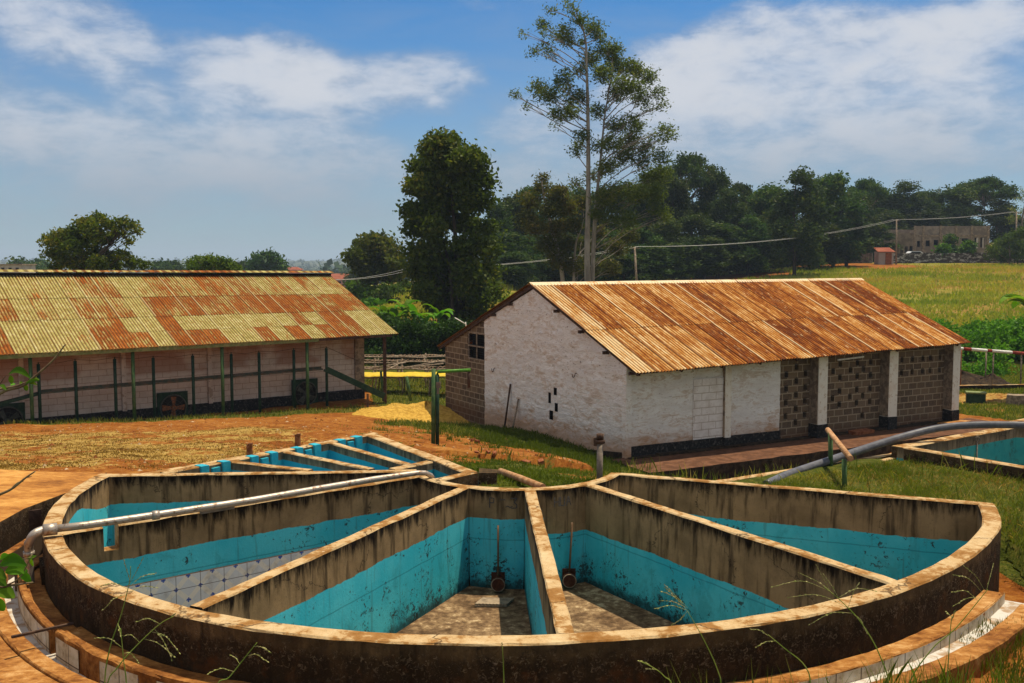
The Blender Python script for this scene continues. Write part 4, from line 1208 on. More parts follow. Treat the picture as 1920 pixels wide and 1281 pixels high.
# ------------------------------------------------------------------ right-hand tank, trough
W3 = [M['cap'], M['inner3'], M['outer']]
rt = thing('side_tank', (*RT['P'], 2.2), 'turquoise concrete tank with weathered walls on the lawn at the right edge', 'tank')
P, Cc, Rr, Ff = RT['P'], RT['C'], RT['R'], RT['F']
swall('side_wall', P, Cc + (Cc - P) * .03, -.22, 0, 2.98, rt, W3, (1, 2), 1.6)
swall('rear_wall', Cc, Rr, -.2, 0, 2.977, rt, W3, (1, 2), 1.6)
swall('front_wall', Ff, P, -.18, 0, 2.983, rt, W3, (1, 2), 1.6)
m = MB(); m.add([(*p, 1.7) for p in (P, Cc, Rr, Ff)], [(0, 1, 2, 3)]); m.build('floor', M['floor'], rt)
m = MB(); c = WZ(1811, 838, 2.9); c = (8.15, 17.45, 2.86); t_ = on_line(1811, P, (Cc - P), 830); c2 = P + (Cc - P) * t_ + np.array([.1, -.22]); m.tube([(*c2, 2.86), (c2[0], c2[1], 2.0)], .012, 6)
ring = [(c2[0] + .04 * math.cos(t), c2[1], 2.90 + .04 * math.sin(t)) for t in np.linspace(0, 6.283, 13)]; m.tube(ring, .01, 5, cap=False); m.build('plug_rod', M['steelgrey'], rt)
s2 = thing('tank_wall', (8.7, 18.8, 2.2), 'second concrete tank wall beyond the grey pipe at the right edge', 'wall')
a, b = WZ(1868, 797, 3.0)[:2], WZ(2020, 768, 3.0)[:2]; P_ = straight(a, b, .3); m = MB(); wall(m, side(P_, -.3), P_, 2.0, 3.03, 2, 2); m.build('coping', WM, s2)

tr = thing('water_trough', (*WZ(1500, 872, 2.8)[:2], 2.3), 'narrow concrete trough along the back of the grass with turquoise paint inside', 'trough')
a, b = WZ(1340, 901, 2.80)[:2], WZ(1675, 849, 2.80)[:2]
swall('rear_coping', a, b, -.12, .0, 2.80, tr, WM, (2, 2), 2.2)
a2, b2 = WZ(1545, 884, 2.78)[:2], WZ(1680, 856, 2.78)[:2]
swall('front_coping', a2, b2, -.10, .0, 2.79, tr, WM, (2, 2), 2.2)
m = MB(); m.add([(*a, 2.62), (*b, 2.62), (*b2, 2.62), (*a2, 2.62)], [(3, 2, 1, 0)]); m.build('bed', M['turq'], tr)
P_ = straight(a, b, .4); m = MB(); n_ = side(P_, -.128); m.add([(*n_[0], 2.5), (*n_[-1], 2.5), (*n_[-1], 2.76), (*n_[0], 2.76)], [(0, 1, 2, 3)]); m.build('painted_face', M['turq'], tr)

hose = [WY(1436, 909, 14.3), WY(1470, 893, 14.8), WY(1500, 882, 15.1), WY(1560, 862, 15.6), WY(1620, 842, 16.1), WY(1690, 820, 16.5), WY(1760, 803, 16.7), WY(1830, 797, 16.8), WY(1920, 797.5, 16.8), WY(2020, 803, 16.6)]
m = MB(); m.tube(catmull(hose, 6), .062, 14); tag(m.build('plastic_pipe', M['greyplastic']), 'thick grey plastic pipe arching from the grass over the side tank', 'pipe')

hr = thing('handrail', WY(1570, 890, 15), 'rusty rail on two short green posts standing in the grass', 'handrail')
for i, (xt, yt, xb, yb, Yd) in enumerate(((1557, 812, 1558, 886, 15.5), (1583, 862, 1584, 921, 14.25))):
    t, b = WY(xt, yt, Yd), WY(xb, yb, Yd); m = MB(); m.tube([(b[0], b[1], b[2] - .1), t], .036, 10); m.build('post', M['greenpost'], hr)
m = MB(); m.tube([WY(1552, 806, 15.8), WY(1595, 860, 14.0)], .042, 10); m.build('rail', M['rustbar'], hr)

m = MB(); b = WY(1124, 900, 14.6); t = WY(1125, 826, 14.6)
sp = thing('stand_pipe', b, 'upright grey stand pipe with a flange at its top behind the middle of the tank', 'pipe')
m.tube([(b[0], b[1], b[2] - .3), t], .046, 12); m.build('pipe', M['steelgrey'], sp)
m = MB(); m.cyl((t[0], t[1], t[2] - .04), .075, .05, 14); m.cyl((t[0], t[1], t[2] + .01), .055, .09, 12); m.box((t[0] - .07, t[1], t[2] - .02), (.05, .03, .12)); m.build('flange', M['darkwood'], sp)
m = MB(); m.tube([WY(938, 884, 15.1), WY(975, 897, 14.35), WY(1018, 914, 13.75)], .052, 10); tag(m.build('drain_pipe', M['rustbar']), 'pinkish drain pipe lying on the slope behind the inner wall of the tank', 'pipe')

# tall green outlet post with an arm
Yg = 26.4
gb = WY(816, 836, Yg); gp = thing('standpipe_post', gb, 'tall green post with a bent pipe arm between the small tanks and the gable', 'post')
m = MB(); a = WY(812, 838, Yg); t = WY(813, 692, Yg); m.tube([(a[0], a[1], a[2] - .2), t], .055, 10); m.build('post', M['greenpost'], gp)
m = MB(); a = WY(820, 834, Yg); t = WY(820, 697, Yg); e1 = WY(882, 694, Yg + .2); m.tube([(a[0], a[1], a[2] - .1), (t[0], t[1], t[2] - .08)], .05, 10); m.build('riser', M['darkgreen'], gp)
m = MB(); m.tube([(t[0], t[1], t[2] - .1), (t[0] + .02, t[1], t[2]), e1], .045, 10); m.build('arm', M['brightgreen'], gp)
m = MB(); d0 = WY(879, 697, Yg + .2); m.tube([d0, WY(879, 727, Yg + .2)], .04, 8); m.build('spout', M['darkwood'], gp)
m = MB(); c = WY(822, 722, Yg - .06); m.box(c, (.12, .05, .16)); c = WY(821, 732, Yg - .08); m.box(c, (.05, .05, .2)); m.build('clamp', M['steelgrey'], gp)


# ------------------------------------------------------------------ building helpers
def corrugated(mb, c00, c10, c01, c11, rows, wave=.076, amp=.011, sheet=.72, rust=None, seed=1, gap=.012, up=(0, 0, 1), overhang_jit=.03):
    """c00-c10 ridge edge, c01-c11 eave edge; rows = list of (s0, s1) down the slope"""
    rg = random.Random(seed)
    c00, c10, c01, c11 = [np.array(c, float) for c in (c00, c10, c01, c11)]
    L = np.linalg.norm(((c10 - c00) + (c11 - c01)) / 2)
    nsh = int(round(L / sheet)); nw = int(round(sheet / wave)); spw = 4
    nrm = np.cross(c10 - c00, c01 - c00); nrm /= np.linalg.norm(nrm)
    if nrm[2] < 0: nrm = -nrm
    Sl = np.linalg.norm(c01 - c00)
    for ri, (s0, s1) in enumerate(rows):
        shift = rg.uniform(0, .3)
        for k in range(nsh):
            u0, u1 = k / nsh, (k + 1) / nsh
            segs = [(s0, s1)]
            if rust: rv, yl, segs = rust(ri, (u0 + u1) / 2, rg, s0, s1)
            else: rv, yl = [rg.uniform(.3, .75)], 0
            tilt = rg.uniform(-.004, .004)
            for si, (q0, q1) in enumerate(segs):
                e = rg.uniform(-overhang_jit, overhang_jit) / Sl if q1 > .99 else 0
                lift = .014 * (len(rows) - ri) - .008 * si + rg.uniform(0, .004)
                V, UV, n = [], [], nw * spw + 1
                ns = 3
                for b in range(ns):
                    s = q0 + (q1 + .012 + e - q0) * b / (ns - 1)
                    for a in range(n):
                        u = u0 + (u1 - u0) * a / (n - 1)
                        P = c00 * (1 - u) * (1 - s) + c10 * u * (1 - s) + c01 * (1 - u) * s + c11 * u * s
                        ph = 2 * math.pi * a / spw
                        V.append(P + nrm * (lift + amp * math.sin(ph) + tilt * (a / n - .5) + (.010 if a < 4 else 0)))
                        UV.append((a / (n - 1) * sheet, s * Sl))
                Fc = [(b * n + a, b * n + a + 1, (b + 1) * n + a + 1, (b + 1) * n + a) for b in range(ns - 1) for a in range(n - 1)]
                mb.add(V, Fc, 0, UV, (rv[si % len(rv)], rg.random(), yl), smooth=True)
    return mb

def wall_open(mb, O, l, L, z0, z1, thick, inward, openings, mi=0, top=None, u_off=0.0):
    """vertical wall from plan point O along l; z1 number, or top(u) for a raking top; openings = (u0,u1,za,zb)"""
    O = np.array(O, float); l = np.array(l, float); inward = np.array(inward, float)
    us = sorted(set([0.0, L] + [x for o in openings for x in o[:2] if 0 < x < L])); zs = sorted(set([z0, z1] + [x for o in openings for x in o[2:] if z0 < x < z1]))
    def P(u, z, dpt=0.0): q = O + l * u + inward * dpt; return (q[0], q[1], z)
    for i in range(len(us) - 1):
        for j in range(len(zs) - 1):
            ua, ub, za, zb = us[i], us[i + 1], zs[j], zs[j + 1]
            cu, cz = (ua + ub) / 2, (za + zb) / 2
            if any(o[0] <= cu <= o[1] and o[2] <= cz <= o[3] for o in openings): continue
            uv = [(u_off + ua, za), (u_off + ub, za), (u_off + ub, zb), (u_off + ua, zb)]
            mb.add([P(ua, za), P(ub, za), P(ub, zb), P(ua, zb)], [(0, 1, 2, 3)], mi, uv)
            mb.add([P(ua, za, thick), P(ub, za, thick), P(ub, zb, thick), P(ua, zb, thick)], [(3, 2, 1, 0)], mi, uv)
    for (ua, ub, za, zb) in openings:
        q = [P(ua, za), P(ub, za), P(ub, zb), P(ua, zb)]; r = [P(ua, za, thick), P(ub, za, thick), P(ub, zb, thick), P(ua, zb, thick)]
        for k in range(4):
            k2 = (k + 1) % 4
            mb.add([q[k], r[k], r[k2], q[k2]], [(0, 1, 2, 3)], mi, [(u_off + ua, za), (u_off + ua + .02, za), (u_off + ua + .02, zb), (u_off + ua, zb)])
    mb.add([P(0, z1), P(L, z1), P(L, z1, thick), P(0, z1, thick)], [(0, 1, 2, 3)], mi, [(0, 0)] * 4)
    return mb

def bumpy_wall(mb, O, l, pts, out, amp, step=.09, mi=0, seed=3):
    """roughcast face: fine grid clipped to the outline (u,z) polygon and pushed in and out"""
    us = [p[0] for p in pts]; zs = [p[1] for p in pts]
    O = np.array(O, float); l = np.array(l, float); out = np.array(out, float)
    def zlim(u, sign):
        best = None
        for (a, b) in zip(pts, pts[1:] + pts[:1]):
            if abs(a[0] - b[0]) < 1e-9: continue
            t = (u - a[0]) / (b[0] - a[0])
            if -1e-6 <= t <= 1 + 1e-6:
                z = a[1] + (b[1] - a[1]) * t
                if best is None or z * sign > best * sign: best = z
        return best
    U = np.linspace(min(us), max(us), int((max(us) - min(us)) / step) + 1)
    nz = int((max(zs) - min(zs)) / step)
    V, UV = [], []
    for u in U:
        lo, hi = zlim(u, -1), zlim(u, 1)
        for j in range(nz + 1):
            z = lo + (hi - lo) * j / nz
            h = amp * (vnoise(np.array([u]), np.array([z * 1.6]), 3.3, seed)[0] * .6 + vnoise(np.array([u]), np.array([z * 1.4]), 9.0, seed + 1)[0] * .6)
            q = O + l * u + out * (h + amp); V.append((q[0], q[1], z)); UV.append((u, z))
    Fc = [(i * (nz + 1) + j, (i + 1) * (nz + 1) + j, (i + 1) * (nz + 1) + j + 1, i * (nz + 1) + j + 1) for i in range(len(U) - 1) for j in range(nz)]
    mb.add(V, Fc, mi, UV, smooth=True)
    return mb

# ------------------------------------------------------------------ right-hand building
random.seed(5)
Cn, l, gg = RB['C'], RB['l'], RB['g']
def rb(u, w, z=0.0): q = Cn + l * u - gg * w; return (q[0], q[1], z)     # u along the long wall, w back along the gable
bld = thing('pulping_shed', rb(0, 0, 0), 'long whitewashed shed with a rusty orange corrugated roof and pierced block walls on the right', 'building')
def uw(px): return on_line(px, Cn, l, 740)
uP = [uw(x) for x in (1176, 1362, 1461, 1518, 1535, 1650, 1666, 1768, 1781)]
Lb = uP[8]
ZE = 2.98     # top of the long wall
# gable: w from 0 to 9.2 white, 9.2 to 12.75 block
W_AP, W_WH, W_LT = 5.43, 9.2, 12.75
Z_AP = 5.12
def ztop(w): return Z_AP - (W_AP - w) * .398 if w < W_AP else Z_AP - (w - W_AP) * .343
def gw(px, y=740): return on_line(px, Cn, -gg, y)
# gable wall with its four little vents
vents = []
for (x0, y0, x1, y1) in ((1039, 727, 1045, 741), (1029, 736, 1034, 756), (1041, 756, 1047, 772), (1031, 770, 1038, 787)):
    wa, wb = sorted((gw(x0, (y0 + y1) / 2), gw(x1, (y0 + y1) / 2))); Y = Cn[1] - gg[1] * (wa + wb) / 2
    vents.append((wa, wb, WY(x0, y1, Y)[2], WY(x0, y0, Y)[2]))
mb = MB()
def gable_strip(wa, wb, za, zb0, zb1):
    mb.add([], [])
inw = l
us = sorted(set([0, W_AP, W_WH] + [x for v in vents for x in v[:2]] + list(np.linspace(0, W_WH, 60))))
rsn = np.random.default_rng(3)
def gh(w, z): return .04 * (vnoise(np.array([w]), np.array([z * 1.6]), 3.3, 3)[0] * .6 + vnoise(np.array([w]), np.array([z * 1.4]), 9.0, 4)[0] * .6)
zz_ = [-.6 + i * .11 for i in range(55)]
zz_ = sorted(set(zz_ + [x for v in vents for x in v[2:]]))
for i in range(len(us) - 1):
    wa, wb = us[i], us[i + 1]; cw = (wa + wb) / 2
    ta, tb = ztop(wa) - .02, ztop(wb) - .02
    for j in range(len(zz_) - 1):
        za, zb = zz_[j], zz_[j + 1]; cz = (za + zb) / 2
        if any(v[0] < cw < v[1] and v[2] < cz < v[3] for v in vents): continue
        if za >= max(ta, tb): continue
        q = [(wa, min(za, ta)), (wb, min(za, tb)), (wb, min(zb, tb)), (wa, min(zb, ta))]
        V = []
        for (w, z) in q:
            h = gh(w, z) if not any(v[0] - .02 < w < v[1] + .02 and v[2] - .02 < z < v[3] + .02 for v in vents) else 0
            V.append(rb(-.02 - h, w, z))
        mb.add(V, [(1, 0, 3, 2)], 0, q, smooth=True)
for v in vents:
    mb.add([rb(.0, v[0], v[2]), rb(0, v[1], v[2]), rb(0, v[1], v[3]), rb(0, v[0], v[3]), rb(.2, v[0], v[2]), rb(.2, v[1], v[2]), rb(.2, v[1], v[3]), rb(.2, v[0], v[3])], [(0, 1, 5, 4), (1, 2, 6, 5), (2, 3, 7, 6), (3, 0, 4, 7)], 1)
    mb.add([rb(.2, v[0], v[2]), rb(.2, v[1], v[2]), rb(.2, v[1], v[3]), rb(.2, v[0], v[3])], [(0, 1, 2, 3)], 1)
mb.add([rb(-.0, W_WH, -.6), rb(.25, W_WH, -.6), rb(.25, W_WH, ztop(W_WH)), rb(0, W_WH, ztop(W_WH))], [(0, 1, 2, 3)], 0)
mb.build('gable_wall', [M['plaster'], M['void']], bld)
# dark foot under the gable plaster near the corner
mb = MB(); mb.add([rb(-.05, .0, -.6), rb(-.05, 3.8, -.6), rb(-.05, 3.8, -.05), rb(-.05, 2.2, .0), rb(-.05, 0, .26)], [(4, 3, 2, 1, 0)], 0)
mb.build('plinth', M['darkearth'], bld)
# lean-to block wall with a window
wx0, wx1 = W_WH + .03, gw(877, 640)
Yw = Cn[1] - gg[1] * 9.7
wz0, wz1 = WY(890, 676, Yw)[2], ztop(wx1) - .05
mb = MB()
ws = sorted(set(list(np.linspace(W_WH, W_LT, 20)) + [wx0, wx1]))
for i in range(len(ws) - 1):
    wa, wb = ws[i], ws[i + 1]; cw = (wa + wb) / 2
    ranges = [(-1.0, wz0), (wz1, 9)] if wx0 < cw < wx1 else [(-1.0, 9)]
    for za, zb in ranges:
        ta, tb = min(zb, ztop(wa)), min(zb, ztop(wb))
        if ta <= za: continue
        mb.add([rb(0, wa, za), rb(0, wb, za), rb(0, wb, tb), rb(0, wa, ta)], [(1, 0, 3, 2)], 0, [(wa, za), (wb, za), (wb, tb), (wa, ta)])
# far side wall of the lean-to
mb.add([rb(0, W_LT, -1), rb(Lb, W_LT, -1), rb(Lb, W_LT, ztop(W_LT)), rb(0, W_LT, ztop(W_LT))], [(0, 1, 2, 3)], 0, [(0, -1), (Lb, -1), (Lb, 2.6), (0, 2.6)])
mb.build('lean_to_wall', M['block'], bld)
wn = MB()
for w_ in (wx0 + .03, (wx0 + wx1) / 2, wx1 - .03): wn.beam(rb(.03, w_, wz0), rb(.03, w_, wz1), .05, .05, up=(1, 0, 0))
for z_ in (wz0 + .02, (wz0 + wz1) / 2, wz1 - .02): wn.beam(rb(.03, wx0, z_), rb(.03, wx1, z_), .05, .05)
wf = wn.build('window', M['greywood'], bld)
wn = MB()
for i in range(12):
    z_ = wz0 + (wz1 - wz0) * (i + .5) / 12; wn.beam(rb(.10, wx0, z_), rb(.10, wx1, z_), .06, .015)
wn.add([rb(.22, wx0, wz0), rb(.22, wx1, wz0), rb(.22, wx1, wz1), rb(.22, wx0, wz1)], [(0, 1, 2, 3)])
wn.build('louvre', M['void'], wf)
# reddened foot of the lean-to
# long wall: plastered bays
def bay_plaster(u0, u1, seed):
    b = MB(); bumpy_wall(b, (*(Cn + l * 0),)[:2], l, [(u0, .25), (u1, .25), (u1, ZE), (u0, ZE)], gg, .035, .08, 0, seed); b.build('wall', M['plaster'], bld)
bay_plaster(uP[0], uP[1] - .15, 7); bay_plaster(uP[1] + .05, uP[2], 8)
mb = MB()
for i in range(14): mb.box((*(Cn + l * .03 + gg * .02), .1 + i * .21), (.20, .20, .215), rz=RB['yaw'] + random.uniform(-.03, .03), jit=.012)
mb.build('corner', M['plaster'], bld)
# patched white block infill in the first bay
ua, ub = uw(1298), uw(1358)
M['whiteblock'] = mat('whitewashed_block_infill', lambda g: m_leftwall(g, (1.2, 1.22, 1.22)))
mb = MB(); q = lambda u, z: (*(Cn + l * u + gg * .065), z)
mb.add([q(ua, .42), q(ub, .42), q(ub, 2.35), q(ua, 2.35)], [(0, 1, 2, 3)], 0, [(ua, -1.0), (ub, -1.0), (ub, .9), (ua, .9)])
mb.add([q(ua, .42), q(ua, 2.35), (*(Cn + l * ua), 2.35), (*(Cn + l * ua), .42)], [(0, 1, 2, 3)], 0, [(0, 0)] * 4); mb.build('block_infill', M['whiteblock'], bld)
# plinth and footing of the long wall
for (u0, u1) in ((uP[0], uP[1] - .12), (uP[1] + .12, uP[2])):
    mb = MB(); mb.box((*(Cn + l * (u0 + u1) / 2 + gg * .03), .12), (u1 - u0, .12, .62), rz=RB['yaw'], jit=.012); mb.build('plinth', M['black'], bld)
mb = MB()
n_ = 14
for i in range(n_):
    u0, u1 = uP[8] * i / n_, uP[8] * (i + 1) / n_
    mb.box((*(Cn + l * (u0 + u1) / 2 + gg * .18), -.02), (u1 - u0 - .01, .30 + random.uniform(-.03, .05), .32 + random.uniform(-.04, .04)), rz=RB['yaw'], jit=.02)
mb.build('footing', M['darkearth'], bld)
# pierced block bays
HC = .235
def holes(u0, u1, cols, rows, w=.16):
    out = []
    for r, cs in enumerate(rows):
        zt = 2.62 - r * HC
        for c in cs: uc = u0 + (u1 - u0) * cols[c]; out.append((uc - w / 2, uc + w / 2, zt - HC + .02, zt - .005))
    return out
def pierced(u0, u1, hl):
    b = MB(); wall_open(b, Cn + l * u0, l, u1 - u0, -.1, ZE, .2, -gg, [(a - u0, c - u0, d, e) for a, c, d, e in hl], 0, u_off=u0); b.build('pierced_wall', M['block'], bld)
pierced(uP[2] + .0, uP[3], holes(uP[2], uP[3], [.22, .55, .85], [[1], [0, 2], [1], [0, 2], [1], [0, 2], [1], [0, 2], [1]], .17))
E_, O_ = [0, 2, 4, 6], [1, 3, 5]
pierced(uP[4], uP[5], holes(uP[4], uP[5], [.10, .22, .33, .50, .61, .71, .83], [E_, O_, E_, [], E_, O_, E_, [], [5]], .17))
pierced(uP[6], uP[7], holes(uP[6], uP[7], [.04, .22, .41, .60, .74, .92], [[0, 1, 2, 3, 4, 5], [], [0, 1, 2, 3, 4, 5], [], [], [], [], []], .15))
# the other two walls close the shed
mb = MB(); mb.add([rb(Lb, 0, -1), rb(Lb, W_LT, -1), rb(Lb, W_LT, ztop(W_LT)), rb(Lb, W_AP, Z_AP), rb(Lb, 0, ztop(0))], [(0, 1, 2, 3, 4)], 0, [(0, -1), (12.7, -1), (12.7, 2.6), (5.4, 5.1), (0, 3)]); mb.build('end_wall', M['block'], bld)
mb = MB(); mb.add([rb(0.05, .3, .05), rb(Lb, .3, .05), rb(Lb, W_LT, .05), rb(0.05, W_LT, .05)], [(0, 1, 2, 3)]); mb.build('floor', M['walk'], bld)
# piers with black feet
for i, (pa, pb_) in enumerate(((uP[1] - .16, uP[1] + .10), (uP[3], uP[4]), (uP[5], uP[6]), (uP[7] + .02, uP[8]))):
    w_ = pb_ - pa; dp = .42 if i else .16
    c = Cn + l * (pa + pb_) / 2 + gg * (dp / 2 - .03)
    mb = MB(); zb = .55 if i else .40
    mb.box((*c, (ZE + zb) / 2), (w_, dp, ZE - zb), rz=RB['yaw'], jit=.012)
    # the pier's own left flank is bare render
    pr = mb.build('pier', M['white'], bld)
    f = MB(); c3 = Cn + l * (pa - .012) + gg * (dp / 2 - .02); f.box((*c3, (ZE + zb) / 2), (.02, dp * .9, ZE - zb - .05), rz=RB['yaw'], jit=.004); f.build('bare_flank', M['concgrey'], pr)
    mb = MB(); mb.box((*c, (zb - .25) / 2), (w_ + .03, dp + .03, zb + .25), rz=RB['yaw'], jit=.015); mb.build('pier_foot', M['black'], bld)
# roof
rA = (.60, 34.55, 5.24); rB_ = tuple(WY(1613, 524, 42.2)); eA = tuple(WY(1191, 699, 29.05)); eB = tuple(WY(1819, 641, 36.3))
def rust_r(ri, u, rg, s0, s1):
    base = .55 + .10 * math.sin(u * 23 + ri) + .12 * (u - .5) + rg.uniform(-.25, .25)
    if u < .05: base = .02
    return [base], 0, [(s0, s1)]
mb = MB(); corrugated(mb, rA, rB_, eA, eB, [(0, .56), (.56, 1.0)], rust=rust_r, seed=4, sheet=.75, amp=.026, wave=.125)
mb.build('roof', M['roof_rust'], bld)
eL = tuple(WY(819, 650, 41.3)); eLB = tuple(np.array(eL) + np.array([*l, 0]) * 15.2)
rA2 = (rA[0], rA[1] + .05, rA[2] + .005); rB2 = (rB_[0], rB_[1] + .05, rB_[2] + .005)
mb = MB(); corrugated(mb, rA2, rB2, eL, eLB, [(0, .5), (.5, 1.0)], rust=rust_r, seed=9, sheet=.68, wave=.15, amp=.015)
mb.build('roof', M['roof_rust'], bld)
mb = MB()
a, b = np.array(rA), np.array(rB_)
nseg = 9
for i in range(nseg):
    p0 = a + (b - a) * i / nseg; p1 = a + (b - a) * ((i + 1) / nseg + .004); dz = random.uniform(-.008, .008)
    up_ = np.array([0, 0, .065 + dz]); g3 = np.array([*gg, 0])
    q = [p0 + up_, p1 + up_, p1 + g3 * .20 + np.array([0, 0, -.035]), p0 + g3 * .20 + np.array([0, 0, -.035]), p0 - g3 * .20 + np.array([0, 0, -.03]), p1 - g3 * .20 + np.array([0, 0, -.03])]
    mb.add(q, [(0, 1, 2, 3), (1, 0, 4, 5)], 0, [(.3, 0), (1, 0), (1, .2), (.3, .2), (.3, 0), (1, 0)], None)
mb.build('ridge_cap', M['ridge'], bld)
# verge boards, rafter ends, wall plate
mb = MB(); dn = np.array([0, 0, -.075])
mb.beam(np.array(rA) + dn + np.array([*l, 0]) * .10, np.array(eL) + dn + np.array([*l, 0]) * .10, .04, .11)
mb.beam(np.array(rA) + dn + np.array([*l, 0]) * .10, np.array(eA) + dn + np.array([*l, 0]) * .10, .04, .08)
mb.build('verge_board', M['darkwood'], bld)
for k in range(19):
    s = (k + .3) / 19
    e = np.array(eA) * (1 - s) + np.array(eB) * s; r_ = np.array(rA) * (1 - s) + np.array(rB_) * s
    dd = (r_ - e) / np.linalg.norm(r_ - e)
    if k % 2 == 0:
        m = MB(); m.beam(e + dd * .10 + np.array([0, 0, -.11]), e + dd * 1.3 + np.array([0, 0, -.11]), .06, .12); m.build('rafter', M['darkwood'], bld)
m = MB(); s0 = np.array(eA) + np.array([*(-gg * .30), .0]) + np.array([0, 0, -.06]); s1 = np.array(eB) + np.array([*(-gg * .30), .0]) + np.array([0, 0, -.06]); m.beam(s0, s1, .09, .08); m.build('purlin', M['darkwood'], bld)
for w_ in (.9, 2.3, 3.8, 7.0, 8.3):
    m = MB(); z = ztop(w_) - .09; m.beam(rb(-.22, w_, z), rb(.3, w_, z), .09, .10); m.build('purlin', M['darkwood'], bld)
# lamp tube under the eaves
m = MB(); a = np.array(q_ := WY(1570, 675, 33.9)); m.beam(WY(1571, 675, 33.7), WY(1619, 669, 34.3), .06, .05); m.build('strip_lamp', M['rail_white'], bld)
# hooks on the gable
for px, py in ((928, 694), (1080, 704)):
    w_ = gw(px, py); Y = Cn[1] - gg[1] * w_; c = WY(px, py, Y); m = MB()
    pts = [rb(-.08, w_ + .12, c[2] + .05), rb(-.08, w_ + .06, c[2] - .06), rb(-.08, w_ - .02, c[2] - .03), rb(-.08, w_ - .08, c[2] + .07), rb(-.08, w_ - .16, c[2] + .09)]
    m.tube(catmull(pts, 3), .014, 5); m.build('hook', M['darkwood'], bld)
# lightning rod at the lean-to roof
m = MB(); m.tube([WY(853, 596, 39.5), WY(872, 607, 39.3)], .022, 6); m.tube([WY(873, 604, 39.3), WY(874, 618, 39.3)], .02, 6)
tag(m.build('tube_aerial', M['rail_white']), 'white tube aerial standing on the left slope of the rusty roofed shed', 'aerial')
# two sticks leaning on the gable
for (x0, y0, x1, y1, mm, lb) in ((957, 720, 957, 797, 'darkwood', 'longer dark pole leaning upright against the whitewashed gable'), (972, 748, 976, 806, 'greywood', 'shorter brown stick leaning against the whitewashed gable')):
    w_ = gw(x0, y0); Yt = Cn[1] - gg[1] * w_; t = WY(x0, y0, Yt - .12); b_ = np.array(rb(-.30, w_ - .05, gz1(*rb(-.3, w_)[:2]) - .1)); m = MB(); m.tube([b_, t], .035, 7)
    tag(m.build('pole', M[mm]), lb, 'pole', 'poles leaning on the gable')

# walkway in front of the long wall with its kerb face above the drain
m = MB(); P0 = Cn + l * -.6; P1 = Cn + l * (Lb + 1.2)
n_ = 40
top_in = [P0 + (P1 - P0) * i / n_ for i in range(n_ + 1)]
rnd_ = [2.05 + random.uniform(-.06, .06) for _ in range(n_ + 1)]
V = [(*p, .10) for p in top_in] + [(*(p + gg * r), .07) for p, r in zip(top_in, rnd_)] + [(*(p + gg * (r + .03)), -.7) for p, r in zip(top_in, rnd_)]
k = n_ + 1
m.add(V, [(i + k, i + 1 + k, i + 1, i) for i in range(n_)], 0); m.add(V, [(i + 2 * k, i + 1 + 2 * k, i + 1 + k, i + k) for i in range(n_)], 1)
m.add([V[0], V[k], V[2 * k], (V[0][0], V[0][1], -.7)], [(0, 1, 2, 3)], 1)
tag(m.build('pavement', [M['walk'], M['darkearth']]), kind='structure')
m = MB(); c = WZ(1615, 811, .14); m.box((c[0], c[1], .16), (.9, .35, .12), rz=RB['yaw'], jit=.02)
tag(m.build('step_slab', M['brickred']), 'small reddish slab lying on the walk below the pierced wall', 'slab')
m = MB(); c = WZ(1780, 793, .12); m.box((c[0] + .2, c[1], .13), (1.3, .5, .07), rz=RB['yaw'], jit=.03)
tag(m.build('paving_slab', M['redslab']), 'orange paving slab at the far corner of the shed', 'slab')

# ------------------------------------------------------------------ left-hand building
Lc, ll, lg = LB['C'], LB['l'], LB['g']
def lbp(t, o, z=0.0): q = Lc - ll * t + lg * o; return (q[0], q[1], z)      # t leftward along the wall, o toward the camera
LL = 26.0
store = thing('drying_store', lbp(0, 0, .3), 'long low store on the left with a yellowed, rusty corrugated roof and green posts', 'building')
mb = MB(); Z0F = .50
mb.add([lbp(LL, 0, Z0F), lbp(0, 0, Z0F), lbp(0, 0, 3.15), lbp(LL, 0, 3.15)], [(0, 1, 2, 3)], 0, [(-LL, 0), (0, 0), (0, 2.65), (-LL, 2.65)])
mb.add([lbp(0, 0, Z0F), lbp(0, -9, Z0F), lbp(0, -9, 3.1), lbp(0, -5, 4.9), lbp(0, 0, 3.15)], [(0, 1, 2, 3, 4)], 0, [(0, 0), (9, 0), (9, 2.6), (5, 4.6), (0, 2.65)])
mb.build('wall', M['leftwall'], store)
mb = MB()
for i in range(13):
    t0, t1 = LL * i / 13, LL * (i + 1) / 13
    mb.box(lbp((t0 + t1) / 2, .03, .02 + random.uniform(-.01, .01)), (t1 - t0, .12 + random.uniform(0, .02), 1.0), rz=LB['yaw'], jit=.01)
mb.box(lbp(0.02, -4.5, .02), (.1, 9, 1.0), rz=LB['yaw'])
mb.build('plinth', M['black'], store)
def lt(px, o=0.0): return on_line(px, Lc + lg * o, -ll, 740)
for px in (40, 232, 393):
    t = lt(px); mb = MB(); mb.box(lbp(t, .05, 1.8), (.16, .14, 2.6), rz=LB['yaw'], jit=.01); mb.build('pilaster', M['leftwall'], store)
mb = MB(); mb.box(lbp(.22, .04, 1.8), (.44, .10, 2.6), rz=LB['yaw'], jit=.008); mb.build('pilaster', M['concgrey'], store)
mb = MB()
for i in range(10):
    t0, t1 = LL * i / 10, LL * (i + 1) / 10; mb.box(lbp((t0 + t1) / 2, .75, .05), (t1 - t0, 1.2, 1.06 - .045 * 1), rz=LB['yaw'], jit=.01)
# roof slopes
Er = np.array(lbp(-1.0, 1.5, 2.98)); El = np.array(lbp(LL - 1, 1.5, 2.96)); Rr_ = np.array(lbp(-1.0, -5.03, 5.49)); Rl_ = np.array(lbp(LL - 1, -5.03, 5.60))
